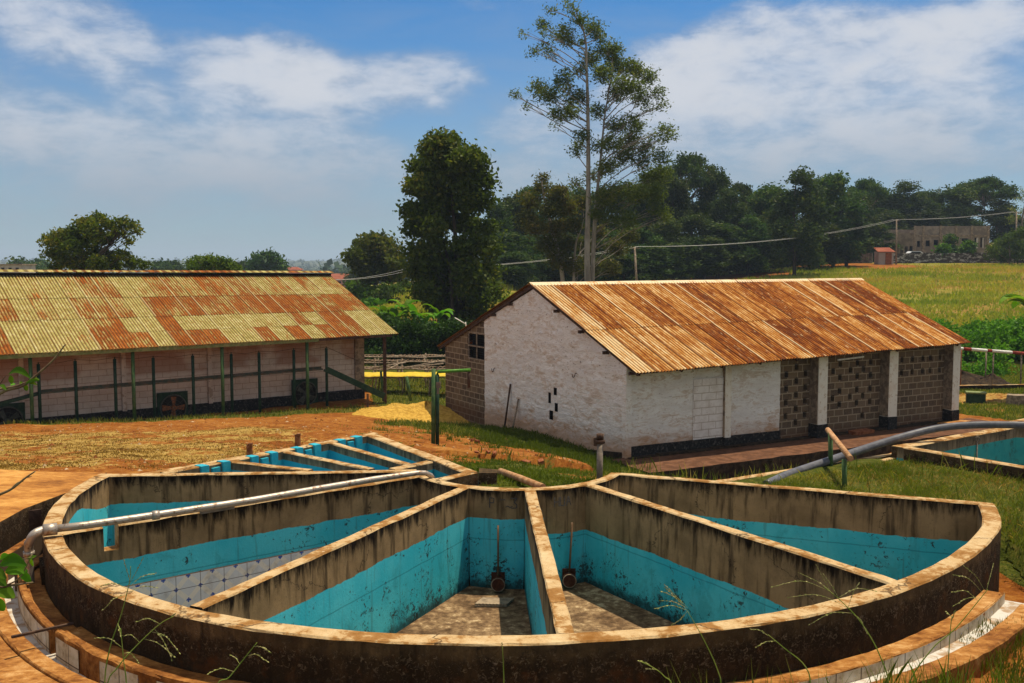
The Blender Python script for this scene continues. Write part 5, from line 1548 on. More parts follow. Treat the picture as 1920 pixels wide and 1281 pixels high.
# tune ends to the sight lines of the photograph
Er = WY(746, 625, Er[1]); Rr_ = WY(618, 517, Rr_[1])
def rust_l(ri, u, rg, s0, s1):
    s_m = (s0 + s1) / 2; q = (Rl_ * (1 - u) + Rr_ * u) * (1 - s_m) + (El * (1 - u) + Er * u) * s_m
    x = 960 + F * q[0] / q[1]; jt = rg.uniform(-.06, .08)
    hit = lambda L_: any(a <= x <= b for a, b in L_)
    if ri == 0: return [(.62 if hit([(0, 10), (45, 80), (130, 165), (185, 222)]) or x > 243 and rg.random() < .8 else .30) + jt], 1, [(s0, s1)]
    if ri == 1: return [(.82 if x > 262 or x < 8 else .60 if hit([(45, 85), (150, 236)]) else .22) + jt], 1, [(s0, s1)]
    top = .82 if hit([(-99, 12), (172, 218), (312, 350), (548, 575), (622, 660)]) else .20
    bot = .80 if hit([(-99, 12), (172, 226), (236, 262), (318, 392), (468, 498), (525, 556), (582, 612), (640, 676)]) else .22
    if 225 < x < 612: return [top + jt, bot + rg.uniform(-.05, .06)], 1, [(s0, s0 + (s1 - s0) * .5), (s0 + (s1 - s0) * .5, s1)]
    return [max(top, bot) + jt], 1, [(s0, s1)]
    v = rg.random()
    if ri == 0: r = .60 + rg.uniform(-.1, .12) if x < .42 else (rg.choice((.25, .30, .66)))
    elif ri == 1: r = .86 + rg.uniform(-.15, .1) if x < .50 else rg.choice((.2, .25, .72))
    else: r = rg.choice((.16, .2, .24, .3, .22)) if rg.random() > .15 else .80
    if ri == 2 and .12 < x < .5 and rg.random() < .6:
        return [r if r < .6 else .25, rg.choice((.2, .25, .8, .3))], 1, [(s0, s0 + (s1 - s0) * .5), (s0 + (s1 - s0) * .5, s1)]
    return [r], 1, [(s0, s1)]
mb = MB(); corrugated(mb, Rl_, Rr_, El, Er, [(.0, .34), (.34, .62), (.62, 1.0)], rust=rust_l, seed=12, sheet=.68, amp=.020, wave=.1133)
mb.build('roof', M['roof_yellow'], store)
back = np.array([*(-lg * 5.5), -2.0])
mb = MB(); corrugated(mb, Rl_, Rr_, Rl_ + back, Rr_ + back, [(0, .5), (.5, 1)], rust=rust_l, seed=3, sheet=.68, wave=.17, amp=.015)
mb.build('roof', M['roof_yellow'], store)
mb = MB(); upv = np.array([0, 0, .17])
for i in range(12):
    p0 = Rl_ + (Rr_ - Rl_) * i / 12 + upv; p1 = Rl_ + (Rr_ - Rl_) * ((i + 1) / 12 + .003) + upv; g3 = np.array([*lg, 0]); dz = random.uniform(-.01, .01)
    q = [p0 + (0, 0, .05 + dz), p1 + (0, 0, .05 + dz), p1 + g3 * .32 - (0, 0, .03), p0 + g3 * .32 - (0, 0, .03), p0 - g3 * .32 - (0, 0, .03), p1 - g3 * .32 - (0, 0, .03)]
    mb.add(q, [(0, 1, 2, 3), (1, 0, 4, 5)], 0, [(.3, 0), (1, 0), (1, .3), (.3, .3), (.3, 0), (1, 0)], (random.choice((.3, .5, .7)), random.random(), 0))
mb.build('ridge_cap', M['roof_yellow'], store)
mb = MB(); mb.beam(Rl_ + (0, 0, .05), Rr_ + (0, 0, .05), .30, .10); mb.build('ridge_vent', M['void'], store)
# fascia board (green) and bare plate near the right-hand end
uF = .145
pF = Er + (El - Er) * uF
mb = MB(); dz = np.array([0, 0, -.10]); mb.beam(pF + dz, El + dz, .04, .14); mb.build('fascia', M['fascia'], store)
mb = MB(); mb.beam(Er + (El - Er) * .012 + (0, 0, -.09), pF + (0, 0, -.09), .07, .09); mb.build('plate', M['darkwood'], store)
for k in range(12):
    s = k / 11; e = Er * (1 - s) + El * s; r_ = Rr_ * (1 - s) + Rl_ * s
    if s > .8: continue
    m = MB(); m.beam(e + (r_ - e) * .01 + (0, 0, -.07), e + (r_ - e) * .5 + (0, 0, -.07), .06, .10); m.build('rafter', M['darkwood'], store)
# posts: tall eave posts and the shorter green ones
OUTER = [(59, 795), (251, 788), (418, 779), (577, 763)]
for i, (px, py) in enumerate(OUTER):
    t = lt(px, 1.25); x, y, _ = lbp(t, 1.25); zb = gz1(x, y); zt = 2.98 - .16
    m = MB(); m.tube([(x, y, zb - .4), (x, y, zt)], .065, 10); m.build('verandah_post', M['greenpost'], store)
t = lt(722, 1.3); x, y, _ = lbp(t, 1.3); m = MB(); m.beam((x, y, gz1(x, y) - .3), (x, y, 2.9), .13, .13, up=(0, 1, 0)); m.build('verandah_post', M['darkwood'], store)
INNER = [(74, 683), (143, 677), (217, 673), (289, 671), (363, 667), (435, 664), (487, 661), (552, 656), (613, 653)]
rw = thing('sorting_conveyor', lbp(lt(363, 1.0), 1.0, gz1(*lbp(lt(363, 1.0), 1.0)[:2])), 'long dark green trough on short posts with a sloping chute under the left verandah', 'conveyor')
tops = []
for px, py in INNER:
    t = lt(px, .95); x, y, _ = lbp(t, .95); zb = gz1(x, y); zt = WY(px, py, y)[2]; tops.append((x, y, zt))
    m = MB(); m.tube([(x, y, zb - .4), (x, y, zt)], .058, 9); m.box((x, y, zt + .03), (.03, .03, .08)); m.build('post', M['darkgreen'], rw)
a = lbp(lt(72, .8), .8); b = lbp(lt(603, .8), .8)
za, zb_ = WY(76, 737, a[1])[2], WY(603, 692, b[1])[2]
m = MB(); m.beam((a[0], a[1], za), (b[0], b[1], zb_), .30, .06); m.beam((a[0], a[1], za + .06), (b[0], b[1], zb_ + .06), .03, .09); m.build('trough', M['steelgreen'], rw)
m = MB(); a1 = lbp(lt(-20, .8), .8); m.beam((a[0], a[1], za - .02), (a1[0], a1[1], WY(-20, 762, a1[1])[2]), .3, .09); m.build('trough', M['darkgreen'], rw)
c0 = WY(607, 694, b[1] - .1); c1 = WY(717, 745, 41.2)
m = MB(); m.beam(c0, c1, .45, .06); m.beam(np.array(c0) + (.12, -.2, .08), np.array(c1) + (.12, -.2, .08), .04, .22); m.build('chute', M['darkgreen'], rw)
m = MB(); x, y = c1[0] - .6, c1[1] - .1; m.beam((x, y, -.2), (x, y, .55), .08, .08, up=(0, 1, 0)); m.build('chute_leg', M['wood'], rw)
wire = thing('guy_wire', tops[4], 'thin sagging wire strung along the tops of the dark green posts', 'wire')
m = MB()
allp = []
for p0, p1 in zip(tops[:-1], tops[1:]):
    p0, p1 = np.array(p0) + (0, 0, .05), np.array(p1) + (0, 0, .05)
    allp += [p0, (p0 + p1) / 2 - (0, 0, .07)]
allp.append(np.array(tops[-1]) + (0, 0, .05)); allp.append(np.array(lbp(.3, .1, 1.75)))
m.tube(allp, .010, 4); m.build('strand', M['darkwood'], wire)
# fans in square boards
for i, (x0, x1, y0, y1) in enumerate(((-34, 54, 757, 840), (295, 350, 735, 790), (545, 597, 711, 765))):
    t0, t1 = lt(x1, .1), lt(x0, .1); tc = (t0 + t1) / 2; s_ = (t1 - t0)
    zt = WY(x0, y0, lbp(tc, .1)[1])[2]; S = 1.15; zc = zt - S / 2
    m = MB(); m.box(lbp(tc, .12, zc), (S * 1.02, .05, S), rz=LB['yaw']); fb = m.build('fan_housing', M['darkgreen'], store)
    R_ = .47; cc = np.array(lbp(tc, .15, zc - .02)); ax = np.array([*lg, 0]); sx = np.array([*ll, 0]); sz = np.array([0, 0, 1])
    m = MB(); m.cyl(cc, R_, .02, 28, axis=ax); m.build('fan_recess', M['mesh'], fb)
    m = MB(); ring = [cc + ax * .06 + (sx * math.cos(a_) + sz * math.sin(a_)) * (R_ + .02) for a_ in np.linspace(0, 2 * math.pi, 33)]; m.tube(ring, .028, 6, cap=False)
    for rr in (.16, .30): m.tube([cc + ax * .14 + (sx * math.cos(a_) + sz * math.sin(a_)) * rr for a_ in np.linspace(0, 2 * math.pi, 25)], .006, 4, cap=False)
    for k in range(10):
        a_ = k * math.pi / 5; m.tube([cc + ax * .15, cc + ax * .13 + (sx * math.cos(a_) + sz * math.sin(a_)) * .3, cc + ax * .06 + (sx * math.cos(a_) + sz * math.sin(a_)) * R_], .006, 4)
    m.build('fan_guard', M['grille'], fb)
    m = MB(); m.cyl(cc + ax * .04, .10, .11, 14, axis=ax)
    for k in range(4):
        a_ = k * math.pi / 2 + .5 + i; dv = sx * math.cos(a_) + sz * math.sin(a_); pv = np.cross(ax, dv)
        q = [cc + ax * .03 + dv * .08 - pv * .05, cc + ax * .08 + dv * .08 + pv * .05, cc + ax * .09 + dv * .42 + pv * .13, cc + ax * .03 + dv * .42 - pv * .10]
        m.add(q + [p + ax * .008 for p in q], [(0, 1, 2, 3), (7, 6, 5, 4)])
    m.build('fan_blades', M['rustmetal'] if i == 1 else M['grille'], fb)


# ------------------------------------------------------------------ vegetation builders
def rand_unit(rng, n):
    v = rng.normal(size=(n, 3)); return v / np.linalg.norm(v, axis=1)[:, None]

def leaf_quads(rng, C, size, droop=.0, aspect=.45, up_bias=.3):
    """one diamond leaf per centre"""
    n = len(C)
    d = rand_unit(rng, n); d[:, 2] = d[:, 2] * (1 - droop) - droop * .9
    d /= np.linalg.norm(d, axis=1)[:, None]
    s = np.cross(d, rand_unit(rng, n) + np.array([0, 0, up_bias])); s /= np.linalg.norm(s, axis=1)[:, None] + 1e-9
    L = size * rng.uniform(.6, 1.3, n)[:, None]; Wd = L * aspect
    return np.stack([C - d * L * .5, C + s * Wd * .5, C + d * L * .5, C - s * Wd * .5], 1).reshape(-1, 3)

def crown_mesh(name, rng, blobs, ncl, per, leaf, clr, matl, droop=.0, aspect=.45, shell=.55, tone=0.0):
    """blobs (x,y,z,rx,ry,rz): twig clusters spread through each blob, more toward its skin"""
    B = np.array(blobs, float)
    vol = (B[:, 3] * B[:, 4] * B[:, 5]) ** .8; pr = vol / vol.sum()
    k = rng.choice(len(B), ncl, p=pr)
    u = rand_unit(rng, ncl); r = (shell + (1 - shell) * rng.random(ncl)) ** .8 * (rng.random(ncl) ** .28)
    r *= np.where(rng.random(ncl) < .15, rng.uniform(1.0, 1.35, ncl), rng.uniform(.8, 1.1, ncl))
    cc = B[k, :3] + u * r[:, None] * B[k, 3:6]
    C = np.repeat(cc, per, 0) + rng.normal(size=(ncl * per, 3)) * clr * np.array([1, 1, .75])
    V = leaf_quads(rng, C, leaf, droop, aspect)
    bt = rng.uniform(0, .35, len(B))
    base = bt[k] + rng.uniform(0, .35, ncl)
    t = np.clip(np.repeat(base, per) + rng.uniform(-.15, .3, ncl * per) + tone, 0, 1)
    cols = np.stack([t, t, t], 1)
    return quads_mesh(name, V, 4, matl, cols)

def limb(mb, a, b, r0, r1, rng, sag=.12, n=6, seg=6):
    a, b = np.array(a, float), np.array(b, float)
    L = np.linalg.norm(b - a); o = rng.normal(size=3) * L * sag; o[2] = abs(o[2]) * .3
    pts = [a + (b - a) * t + o * math.sin(math.pi * t) for t in np.linspace(0, 1, n)]
    mb.tube(pts, list(np.linspace(r0, r1, n)), seg)
    return pts

def px_tree(name, label, cat, D, base, trunks, clumps, leafm, barkm, ncl, per, leaf, clr, r0=.25, group=None, seed=1, droop=0, aspect=.45, depth=1.0, limb_r=.05, tone=0.0, shell=.55, branch=True):
    """tree whose trunk line and leaf clumps are given in photo pixels at distance D"""
    rng = np.random.default_rng(seed)
    bx, by = base; b = WY(bx, by, D); b[2] = gz1(b[0], D)
    o = thing(name, b, label, cat, group)
    k = D / F
    mb = MB(); tp = []
    for ti, tr_ in enumerate(trunks):
        off = 0 if ti == 0 else rng.uniform(-.8, .8)
        pts = [WY(x, y, D + off) for x, y in tr_]
        pts[0] = np.array([pts[0][0], D + off, min(pts[0][2], b[2] + .1) - .3])
        pts = catmull(pts, 5); n = len(pts)
        mb.tube(pts, [max(.03, r0 * (.75 if ti else 1) * (1 - .86 * i / (n - 1))) for i in range(n)], 8)
        tp += pts
    tp = np.array(tp)
    blobs = []
    for (x, y, r) in clumps:
        y_off = rng.uniform(-1, 1) * depth
        c = WY(x, y, D + y_off); R_ = r * k
        blobs.append((c[0], c[1], c[2], R_, R_ * rng.uniform(.8, 1.2), R_ * .85))
        if branch:
            below = tp[tp[:, 2] < c[2] - .45 * abs(c[0] - b[0]) - .2]
            if len(below) == 0: below = tp[tp[:, 2] < c[2]]
            if len(below) == 0: below = tp
            dd = np.linalg.norm((below - c) * np.array([1, 1, .75]), axis=1); a = below[dd.argmin()]
            pts = limb(mb, a, c, limb_r * (.6 + R_ * .35), .018, rng, .09)
            for q in range(3):
                e = np.array(c) + rand_unit(rng, 1)[0] * R_ * .8; limb(mb, pts[3], e, .022, .010, rng, .1, 4, 4)
    mb.build('trunk', barkm, o)
    me = crown_mesh('crown', rng, blobs, ncl, per, leaf, clr, leafm, droop, aspect, shell, tone)
    me.transform(Matrix.Translation(-Vector(o.location)))
    mobj('crown', me, o)
    return o

def zc(lst, ox, oy, s): return [(ox + a * s, oy + b * s, r * s) for a, b, r in lst]
euc = zc([(265, 45, 20), (350, 28, 34), (365, 60, 26), (400, 85, 34), (150, 150, 20), (232, 112, 28), (245, 150, 24), (190, 230, 26), (240, 215, 32), (330, 145, 46), (345, 180, 34), (300, 170, 26), (460, 130, 44), (488, 165, 30), (405, 185, 28), (265, 245, 22),
          (540, 225, 56), (450, 255, 46), (500, 215, 38), (620, 295, 54), (560, 285, 54), (500, 330, 54), (390, 315, 32), (425, 290, 30), (330, 340, 38), (300, 370, 30), (210, 385, 42), (235, 420, 38), (105, 420, 24), (155, 468, 22), (265, 430, 44), (330, 395, 40), (400, 430, 44), (360, 450, 36),
          (700, 345, 44), (660, 320, 40), (640, 395, 54), (590, 365, 46), (560, 420, 50), (740, 415, 40), (765, 470, 26), (705, 480, 34), (665, 440, 38), (300, 505, 42), (355, 500, 42), (480, 495, 44), (280, 560, 20), (410, 600, 36), (375, 670, 34), (395, 640, 26), (560, 560, 46), (620, 535, 44),
          (655, 565, 38), (480, 650, 40), (540, 640, 46), (615, 640, 54), (690, 655, 44), (640, 600, 40), (720, 605, 20), (780, 580, 36), (808, 605, 22), (760, 620, 22), (590, 700, 52), (670, 715, 48), (760, 700, 46), (520, 740, 46), (380, 815, 30), (455, 780, 40),
          (760, 770, 56), (720, 860, 62), (640, 860, 60), (560, 850, 50), (700, 790, 50), (780, 960, 28), (740, 930, 40), (500, 880, 50), (540, 960, 56), (470, 950, 40), (610, 980, 50)], 920, 0, .4215)
px_tree('eucalyptus_tree', 'very tall open eucalyptus with a bare pale trunk towering over the rusty roofed shed', 'tree', 75, (1103, 560),
        [[(1103, 560), (1101, 470), (1103, 380), (1103, 280), (1102, 200), (1100, 130), (1097, 70), (1078, 15)], [(1108, 545), (1114, 440), (1120, 360), (1127, 290), (1135, 210), (1150, 130)]],
        euc, M['leaf_euc'], M['barkpale'], 4300, 8, .25, .25, r0=.24, seed=21, droop=.45, aspect=.34, depth=1.6, limb_r=.055)
low = zc([(230, 790, 28), (235, 840, 42), (180, 890, 50), (300, 860, 50), (340, 920, 55), (270, 930, 55), (160, 970, 45), (200, 1010, 50), (290, 1010, 55), (370, 1000, 50), (400, 900, 40), (330, 1090, 55), (250, 1090, 50), (420, 1090, 45), (370, 1180, 50), (300, 1160, 50), (450, 1190, 45), (560, 1100, 50), (620, 1050, 40), (540, 1190, 45), (480, 1030, 40)], 920, 0, .4215)
px_tree('eucalyptus_tree', 'shorter spreading eucalyptus with drooping olive foliage left of the very tall one', 'tree', 84, (1040, 560),
        [[(1060, 565), (1052, 500), (1035, 430), (1020, 370), (1016, 340)], [(1075, 565), (1078, 470), (1090, 430)]],
        low, M['leaf_euc'], M['barkpale'], 2000, 8, .32, .26, r0=.22, seed=22, droop=.5, aspect=.36, depth=1.8, limb_r=.05, tone=.12)
# dense dark column tree
rg = np.random.default_rng(4); col = []
prof = [(268, 835, 30), (285, 842, 50), (310, 842, 66), (345, 840, 84), (385, 838, 86), (425, 842, 88), (465, 846, 88), (505, 850, 90), (540, 852, 84), (570, 858, 68), (592, 860, 50)]
for (y, cx, hw) in prof:
    n_ = int(hw / 11)
    for i in range(n_):
        x = cx + hw * (-1 + 2 * (i + .5) / n_) * .86 + rg.uniform(-5, 5)
        if y > 400 and y < 520 and abs(x - 848) < 14 and rg.random() < .7: continue
        col.append((x, y + rg.uniform(-12, 12), rg.uniform(18, 29)))
px_tree('evergreen_tree', 'broad dark column of dense evergreen foliage standing between the two sheds', 'tree', 66, (862, 612),
        [[(862, 618), (858, 500), (850, 400), (842, 300)], [(878, 618), (880, 520), (895, 420)], [(850, 618), (842, 500), (815, 400)], [(868, 618), (872, 480), (870, 360)]],
        col, M['leaf_dark'], M['barkdark'], 6400, 8, .30, .27, r0=.24, seed=31, depth=2.2, limb_r=.04, aspect=.6, shell=.6)
px_tree('evergreen_tree', 'rounded dark tree just beyond the right end of the yellowed roof', 'tree', 105, (705, 545), [[(705, 545), (703, 500), (700, 465)], [(712, 545), (722, 500)]],
        [(700, 458, 26), (680, 468, 24), (720, 462, 26), (664, 480, 16), (690, 485, 26), (735, 478, 22), (715, 490, 28), (742, 496, 18), (672, 500, 14), (700, 508, 24), (728, 512, 22), (690, 520, 18), (745, 515, 14), (662, 492, 10)],
        M['leaf_dark'], M['barkdark'], 1500, 8, .45, .35, r0=.3, seed=33, depth=2.5, aspect=.6, tone=.05)
px_tree('spreading_tree', 'wide crowned tree with twisted limbs rising behind the ridge of the yellowed roof', 'tree', 72, (178, 545), [[(172, 560), (182, 500), (200, 465), (225, 440)], [(178, 560), (165, 490), (140, 460)]],
        [(95, 452, 16), (115, 446, 20), (110, 470, 18), (138, 436, 17), (160, 420, 17), (182, 412, 17), (175, 432, 18), (205, 420, 14), (228, 418, 13), (248, 424, 12), (258, 434, 9), (222, 434, 13), (205, 446, 14), (188, 452, 16), (160, 452, 18), (135, 462, 18), (95, 478, 12), (120, 488, 18), (150, 480, 18), (180, 474, 16), (205, 478, 14), (230, 478, 11), (215, 496, 14), (245, 492, 14), (270, 496, 10), (185, 496, 18), (150, 500, 18), (105, 502, 12), (240, 452, 9)],
        M['leaf_dark'], M['barkdark'], 1700, 8, .28, .20, r0=.26, seed=35, depth=1.8, aspect=.5, tone=.12, limb_r=.06)
px_tree('acacia_tree', 'flat topped yellowish acacia showing above the yellowed roof', 'tree', 84, (392, 540), [[(392, 545), (392, 515), (385, 498)]],
        [(358, 495, 9), (372, 490, 10), (390, 489, 10), (408, 491, 11), (425, 496, 11), (440, 503, 10), (380, 502, 12), (400, 503, 12), (418, 508, 12), (362, 505, 10)],
        M['leaf_mid'], M['bark'], 700, 8, .30, .22, r0=.16, seed=37, depth=1.5, tone=.2)
px_tree('rounded_tree', 'rounded grey green tree far behind the middle of the yellowed roof', 'tree', 190, (500, 530), [[(500, 535), (500, 505)]],
        [(490, 490, 14), (505, 486, 15), (518, 494, 12), (480, 500, 12), (500, 502, 16), (524, 504, 10)], M['leaf_wood'], M['barkdark'], 500, 8, .9, .7, r0=.4, seed=38, depth=3)
for i, (x, y, r, D_, lb) in enumerate(((305, 503, 10, 230, 'small bluish tree beyond the wide crowned tree'), (325, 503, 9, 240, 'small distant tree left of the flat topped acacia'), (455, 503, 9, 250, 'small distant tree right of the flat topped acacia'), (672, 520, 14, 220, 'dark distant tree beside the red roofed houses'), (35, 498, 12, 260, 'distant tree above the pale block at the left edge'), (75, 500, 13, 250, 'distant tree between the pale block and the wide crowned tree'))):
    px_tree('distant_tree', lb, 'tree', D_, (x, 540), [[(x, 545), (x, y)]], [(x, y, r), (x - r * .6, y + r * .5, r * .7), (x + r * .6, y + r * .5, r * .7)], M['leaf_wood'], M['barkdark'], 220, 7, 1.1, .8, r0=.3, seed=50 + i, depth=3, group='small trees in the distance')

# ---- the wood behind the field: prototypes then copies
def forest_proto(kind, seed):
    rng = np.random.default_rng(seed); H = 18.0
    o = thing('woodland_tree', (0, 0, 0), 'tree', 'tree', 'trees of the wood beyond the field')
    blobs = []
    mb = MB()
    if kind == 'round':
        tr_ = [np.array((0, 0, -.5)), np.array((rng.uniform(-.3, .3), 0, 6)), np.array((rng.uniform(-.6, .6), 0, 12)), np.array((0, 0, 16))]
        for k in range(34):
            z = rng.uniform(3.2, 16.8); w = 4.6 * math.sin(math.pi * min(1, max(.12, (z + .5) / 19))) ** .6 * (1 if z < 14 else .75)
            a = rng.uniform(0, 6.28); r = w * rng.uniform(.3, .85); blobs.append((r * math.cos(a), r * math.sin(a), z, *(rng.uniform(1.0, 1.8),) * 2, rng.uniform(1.4, 2.4)))
    elif kind == 'umbrella':
        tr_ = [np.array((0, 0, -.5)), np.array((.3, 0, 6)), np.array((-.2, 0, 11))]
        for k in range(20):
            a = rng.uniform(0, 6.28); r = 4.6 * rng.random() ** .5; z = 16.4 - (r / 4.6) ** 2 * 3.0 + rng.uniform(-.4, .6); blobs.append((r * math.cos(a), r * math.sin(a), z, *(rng.uniform(1.0, 1.6),) * 2, rng.uniform(.7, 1.0)))
        for k in range(7):
            a = rng.uniform(0, 6.28); blobs.append((3.8 * math.cos(a), 3.8 * math.sin(a), rng.uniform(8, 11), 1.3, 1.3, 1.1))
    else:
        tr_ = [np.array((0, 0, -.5)), np.array((rng.uniform(-.3, .3), 0, 8)), np.array((0, 0, 17))]
        for k in range(24):
            z = rng.uniform(3.5, 17.2); w = 3.0 * (1 - ((z - 9) / 10.5) ** 2) + .3; a = rng.uniform(0, 6.28); r = w * rng.uniform(.2, .8)
            blobs.append((r * math.cos(a), r * math.sin(a), z, *(rng.uniform(.8, 1.4),) * 2, rng.uniform(1.4, 2.4)))
    pts = catmull(tr_, 4); n = len(pts); mb.tube(pts, [.26 * (1 - .75 * i / (n - 1)) for i in range(n)], 7)
    tp = np.array(pts)
    for b in blobs:
        below = tp[tp[:, 2] < b[2] - .3]; a = below[np.linalg.norm(below - b[:3], axis=1).argmin()] if len(below) else tp[0]
        limb(mb, a, b[:3], .09, .025, rng, .08, 5, 5)
    mb.build('trunk', M['barkdark'] if kind != 'umbrella' else M['bark'], o)
    mobj('crown', crown_mesh('crown', rng, blobs, 2300, 7, .46, .40, M['leaf_wood'], 0, .6), o)
    return o
protos = {k: [forest_proto(k, s + 60 + 7 * j) for j in range(n_)] for s, (k, n_) in enumerate((('round', 3), ('umbrella', 1), ('tall', 2)))}
used_p = set()
FOREST = [  # px, top y, half width px, Y, kind
    (935, 372, 36, 128, 't'), (968, 352, 40, 133, 't'), (1000, 350, 44, 138, 'r'), (1050, 352, 46, 134, 'r'), (1090, 345, 46, 138, 't'), (1140, 348, 48, 136, 'r'), (1190, 335, 44, 140, 't'), (1228, 318, 44, 142, 'r'),
    (1290, 283, 56, 146, 'u'), (1335, 318, 44, 144, 'r'), (1262, 320, 40, 136, 't'), (1385, 338, 34, 150, 'u'), (1368, 352, 50, 140, 'r'), (1425, 350, 50, 144, 'r'), (1447, 342, 46, 150, 't'), (1488, 318, 62, 130, 'r'), (1530, 330, 44, 147, 't'), (1560, 326, 60, 144, 'r'),
    (1618, 330, 36, 168, 'u'), (1600, 365, 48, 160, 'r'), (1655, 358, 48, 186, 'r'), (1700, 340, 52, 186, 'r'), (1735, 356, 46, 190, 'r'), (1775, 350, 56, 186, 'r'), (1838, 328, 54, 190, 'u'), (1866, 372, 46, 186, 'r'), (1650, 392, 44, 180, 't'), (1720, 392, 44, 182, 't'), (1790, 392, 44, 184, 'r'), (1900, 405, 46, 190, 'r'),
    (950, 430, 42, 118, 't'), (990, 440, 40, 120, 'r'), (1150, 430, 46, 124, 'r'), (1205, 425, 46, 126, 'r'), (1245, 410, 48, 128, 'r'), (1300, 400, 46, 132, 'r'), (1345, 410, 46, 134, 't'), (1400, 405, 46, 136, 'r'), (1440, 410, 44, 139, 'r'), (1530, 405, 44, 140, 'r'), (1585, 408, 40, 144, 't'), (1320, 440, 40, 128, 't'), (1215, 455, 42, 120, 't'), (965, 470, 44, 112, 'r'), (1270, 450, 40, 124, 't'), (1170, 470, 40, 117, 't'), (1100, 440, 40, 122, 'r'), (1040, 430, 44, 124, 't'), (1630, 410, 40, 160, 't')]
FL = {(1290, 283): 'highest domed tree of the wood with pale bare limbs showing', (1488, 318): 'big dense tree standing forward of the wood on a single straight trunk', (1618, 330): 'umbrella topped tree rising above the wood left of the unfinished building', (1838, 328): 'open crowned tree with pale forked trunk behind the right end of the unfinished building',
      (1560, 326): 'broad round tree right of the one standing forward of the wood', (1385, 338): 'small tufted treetop poking above the middle of the wood', (935, 372): 'leftmost tree of the wood beside the dark evergreen column', (1700, 340): 'broad dark tree behind the left half of the unfinished building', (1775, 350): 'broad dark tree behind the right half of the unfinished building'}
rf = random.Random(8)
ORD = ['first', 'second', 'third', 'fourth', 'fifth', 'sixth', 'seventh', 'eighth', 'ninth', 'tenth', 'eleventh', 'twelfth', 'thirteenth', 'fourteenth', 'fifteenth', 'sixteenth', 'seventeenth', 'eighteenth', 'nineteenth', 'twentieth', 'twenty-first', 'twenty-second', 'twenty-third', 'twenty-fourth', 'twenty-fifth', 'twenty-sixth', 'twenty-seventh', 'twenty-eighth', 'twenty-ninth', 'thirtieth']
rank_a = sorted([f[0] for f in FOREST if f[1] <= 395]); rank_b = sorted([f[0] for f in FOREST if f[1] > 395])
for (px, ty, hw, Y, kd) in FOREST:
    kind = {'r': 'round', 'u': 'umbrella', 't': 'tall'}[kd]
    ps = protos[kind]; pr_ = ps[rf.randrange(len(ps))]
    o = pr_ if id(pr_) not in used_p else copy_tree(pr_)
    used_p.add(id(pr_))
    x = (px - 960) / F * Y; zb = gz1(x, Y); ztp = WY(px, ty, Y)[2]
    o.location = (x, Y, zb - .2); sz = (ztp - zb) / 17.8; sx_ = hw / F * Y / (4.3 if kind == 'round' else 4.9 if kind == 'umbrella' else 2.9)
    o.scale = (sx_, sx_, sz); o.rotation_euler = (0, 0, rf.uniform(0, 6.28))
    front = ty > 395
    o['label'] = FL.get((px, ty)) or ('lower front rank tree of the wood, %s from the left' % ORD[rank_b.index(px)] if front else 'tall dark skyline tree of the wood, %s from the left' % ORD[rank_a.index(px)])

for k in protos:
    for p_ in protos[k]:
        if id(p_) not in used_p:
            for c in [x for x in COL.objects if x.parent == p_]: bpy.data.objects.remove(c)
            bpy.data.objects.remove(p_)

# distant woodland covering the valley and the ridge: one mass
rng = np.random.default_rng(77)
nT = 4600
Yt = np.exp(rng.uniform(math.log(420), math.log(2550), nT)); pxs = rng.uniform(-250, 2100, nT)
Xt = (pxs - 960) / F * Yt
def hill_h(X, Y):
    h = 6 + 9 * np.sin(X / 410 + 1.0) + 5 * np.sin(X / 173 + 2) + 3 * np.sin(X / 61); h = np.maximum(h, 0) + 22
    k = np.interp(Y, [1500, 1900, 2300, 2600], [0, .35, .8, 1.0]); return np.where(Y > 1500, -14 + h * k, -99)
Zt = np.maximum(ground_z(Xt, Yt), hill_h(Xt, Yt))
keep = (pxs < 960) | (Yt > 700)
Xt, Yt, Zt = Xt[keep], Yt[keep], Zt[keep]
sz = rng.uniform(4, 8.5, len(Xt)) * np.where(rng.random(len(Xt)) < .12, 1.6, 1)
per = 46
u = rand_unit(rng, len(Xt) * per); C = np.repeat(np.stack([Xt, Yt, Zt + sz * .6], 1), per, 0) + u * np.repeat(sz, per)[:, None] * np.array([.75, .75, .6]) * rng.uniform(.6, 1, (len(u), 1))
V = leaf_quads(rng, C, np.repeat(sz, per)[:, None] * .30, 0, .8)
t = np.clip(np.repeat(rng.uniform(0, .7, len(Xt)), per) + rng.uniform(-.1, .2, len(C)), 0, 1)
tag(mobj('distant_woodland', quads_mesh('distant_woodland', V, 4, M['leaf_far'], np.stack([t] * 3, 1))), 'distant blue green woodland covering the valley and far ridge', 'woodland', kind='stuff')

def shrub(name, label, px, py, r, D, leafm, seed, n=260, leaf=.25, group=None, flat=.75, tone=0.0):
    x, y, _ = WY(px, py, D); zb = gz1(x, y)
    rng = np.random.default_rng(seed); R_ = r / F * D; zc_ = WY(px, py, D)[2]
    o = thing(name, (x, y, zb), label, 'shrub', group); mb = MB()
    blobs = []
    for i in range(9):
        a = rng.uniform(0, 6.28); rr = R_ * rng.uniform(.2, .7); blobs.append((rr * math.cos(a), rr * math.sin(a), max(.1, zc_ - zb) * rng.uniform(.5, 1.25), R_ * .5, R_ * .5, R_ * .5 * flat))
    for b in blobs[:6]: limb(mb, (rng.uniform(-.1, .1), rng.uniform(-.1, .1), -.1), b[:3], .05, .015, rng, .1, 4, 5)
    for i in range(len(mb.v)): mb.v[i] = tuple(np.array(mb.v[i]) + np.array([x, y, zb]))
    mb.build('stem', M['bark'], o)
    mobj('foliage', crown_mesh('foliage', rng, blobs, n, 8, leaf, leaf * .8, leafm, 0, .55, tone=tone), o)
    return o
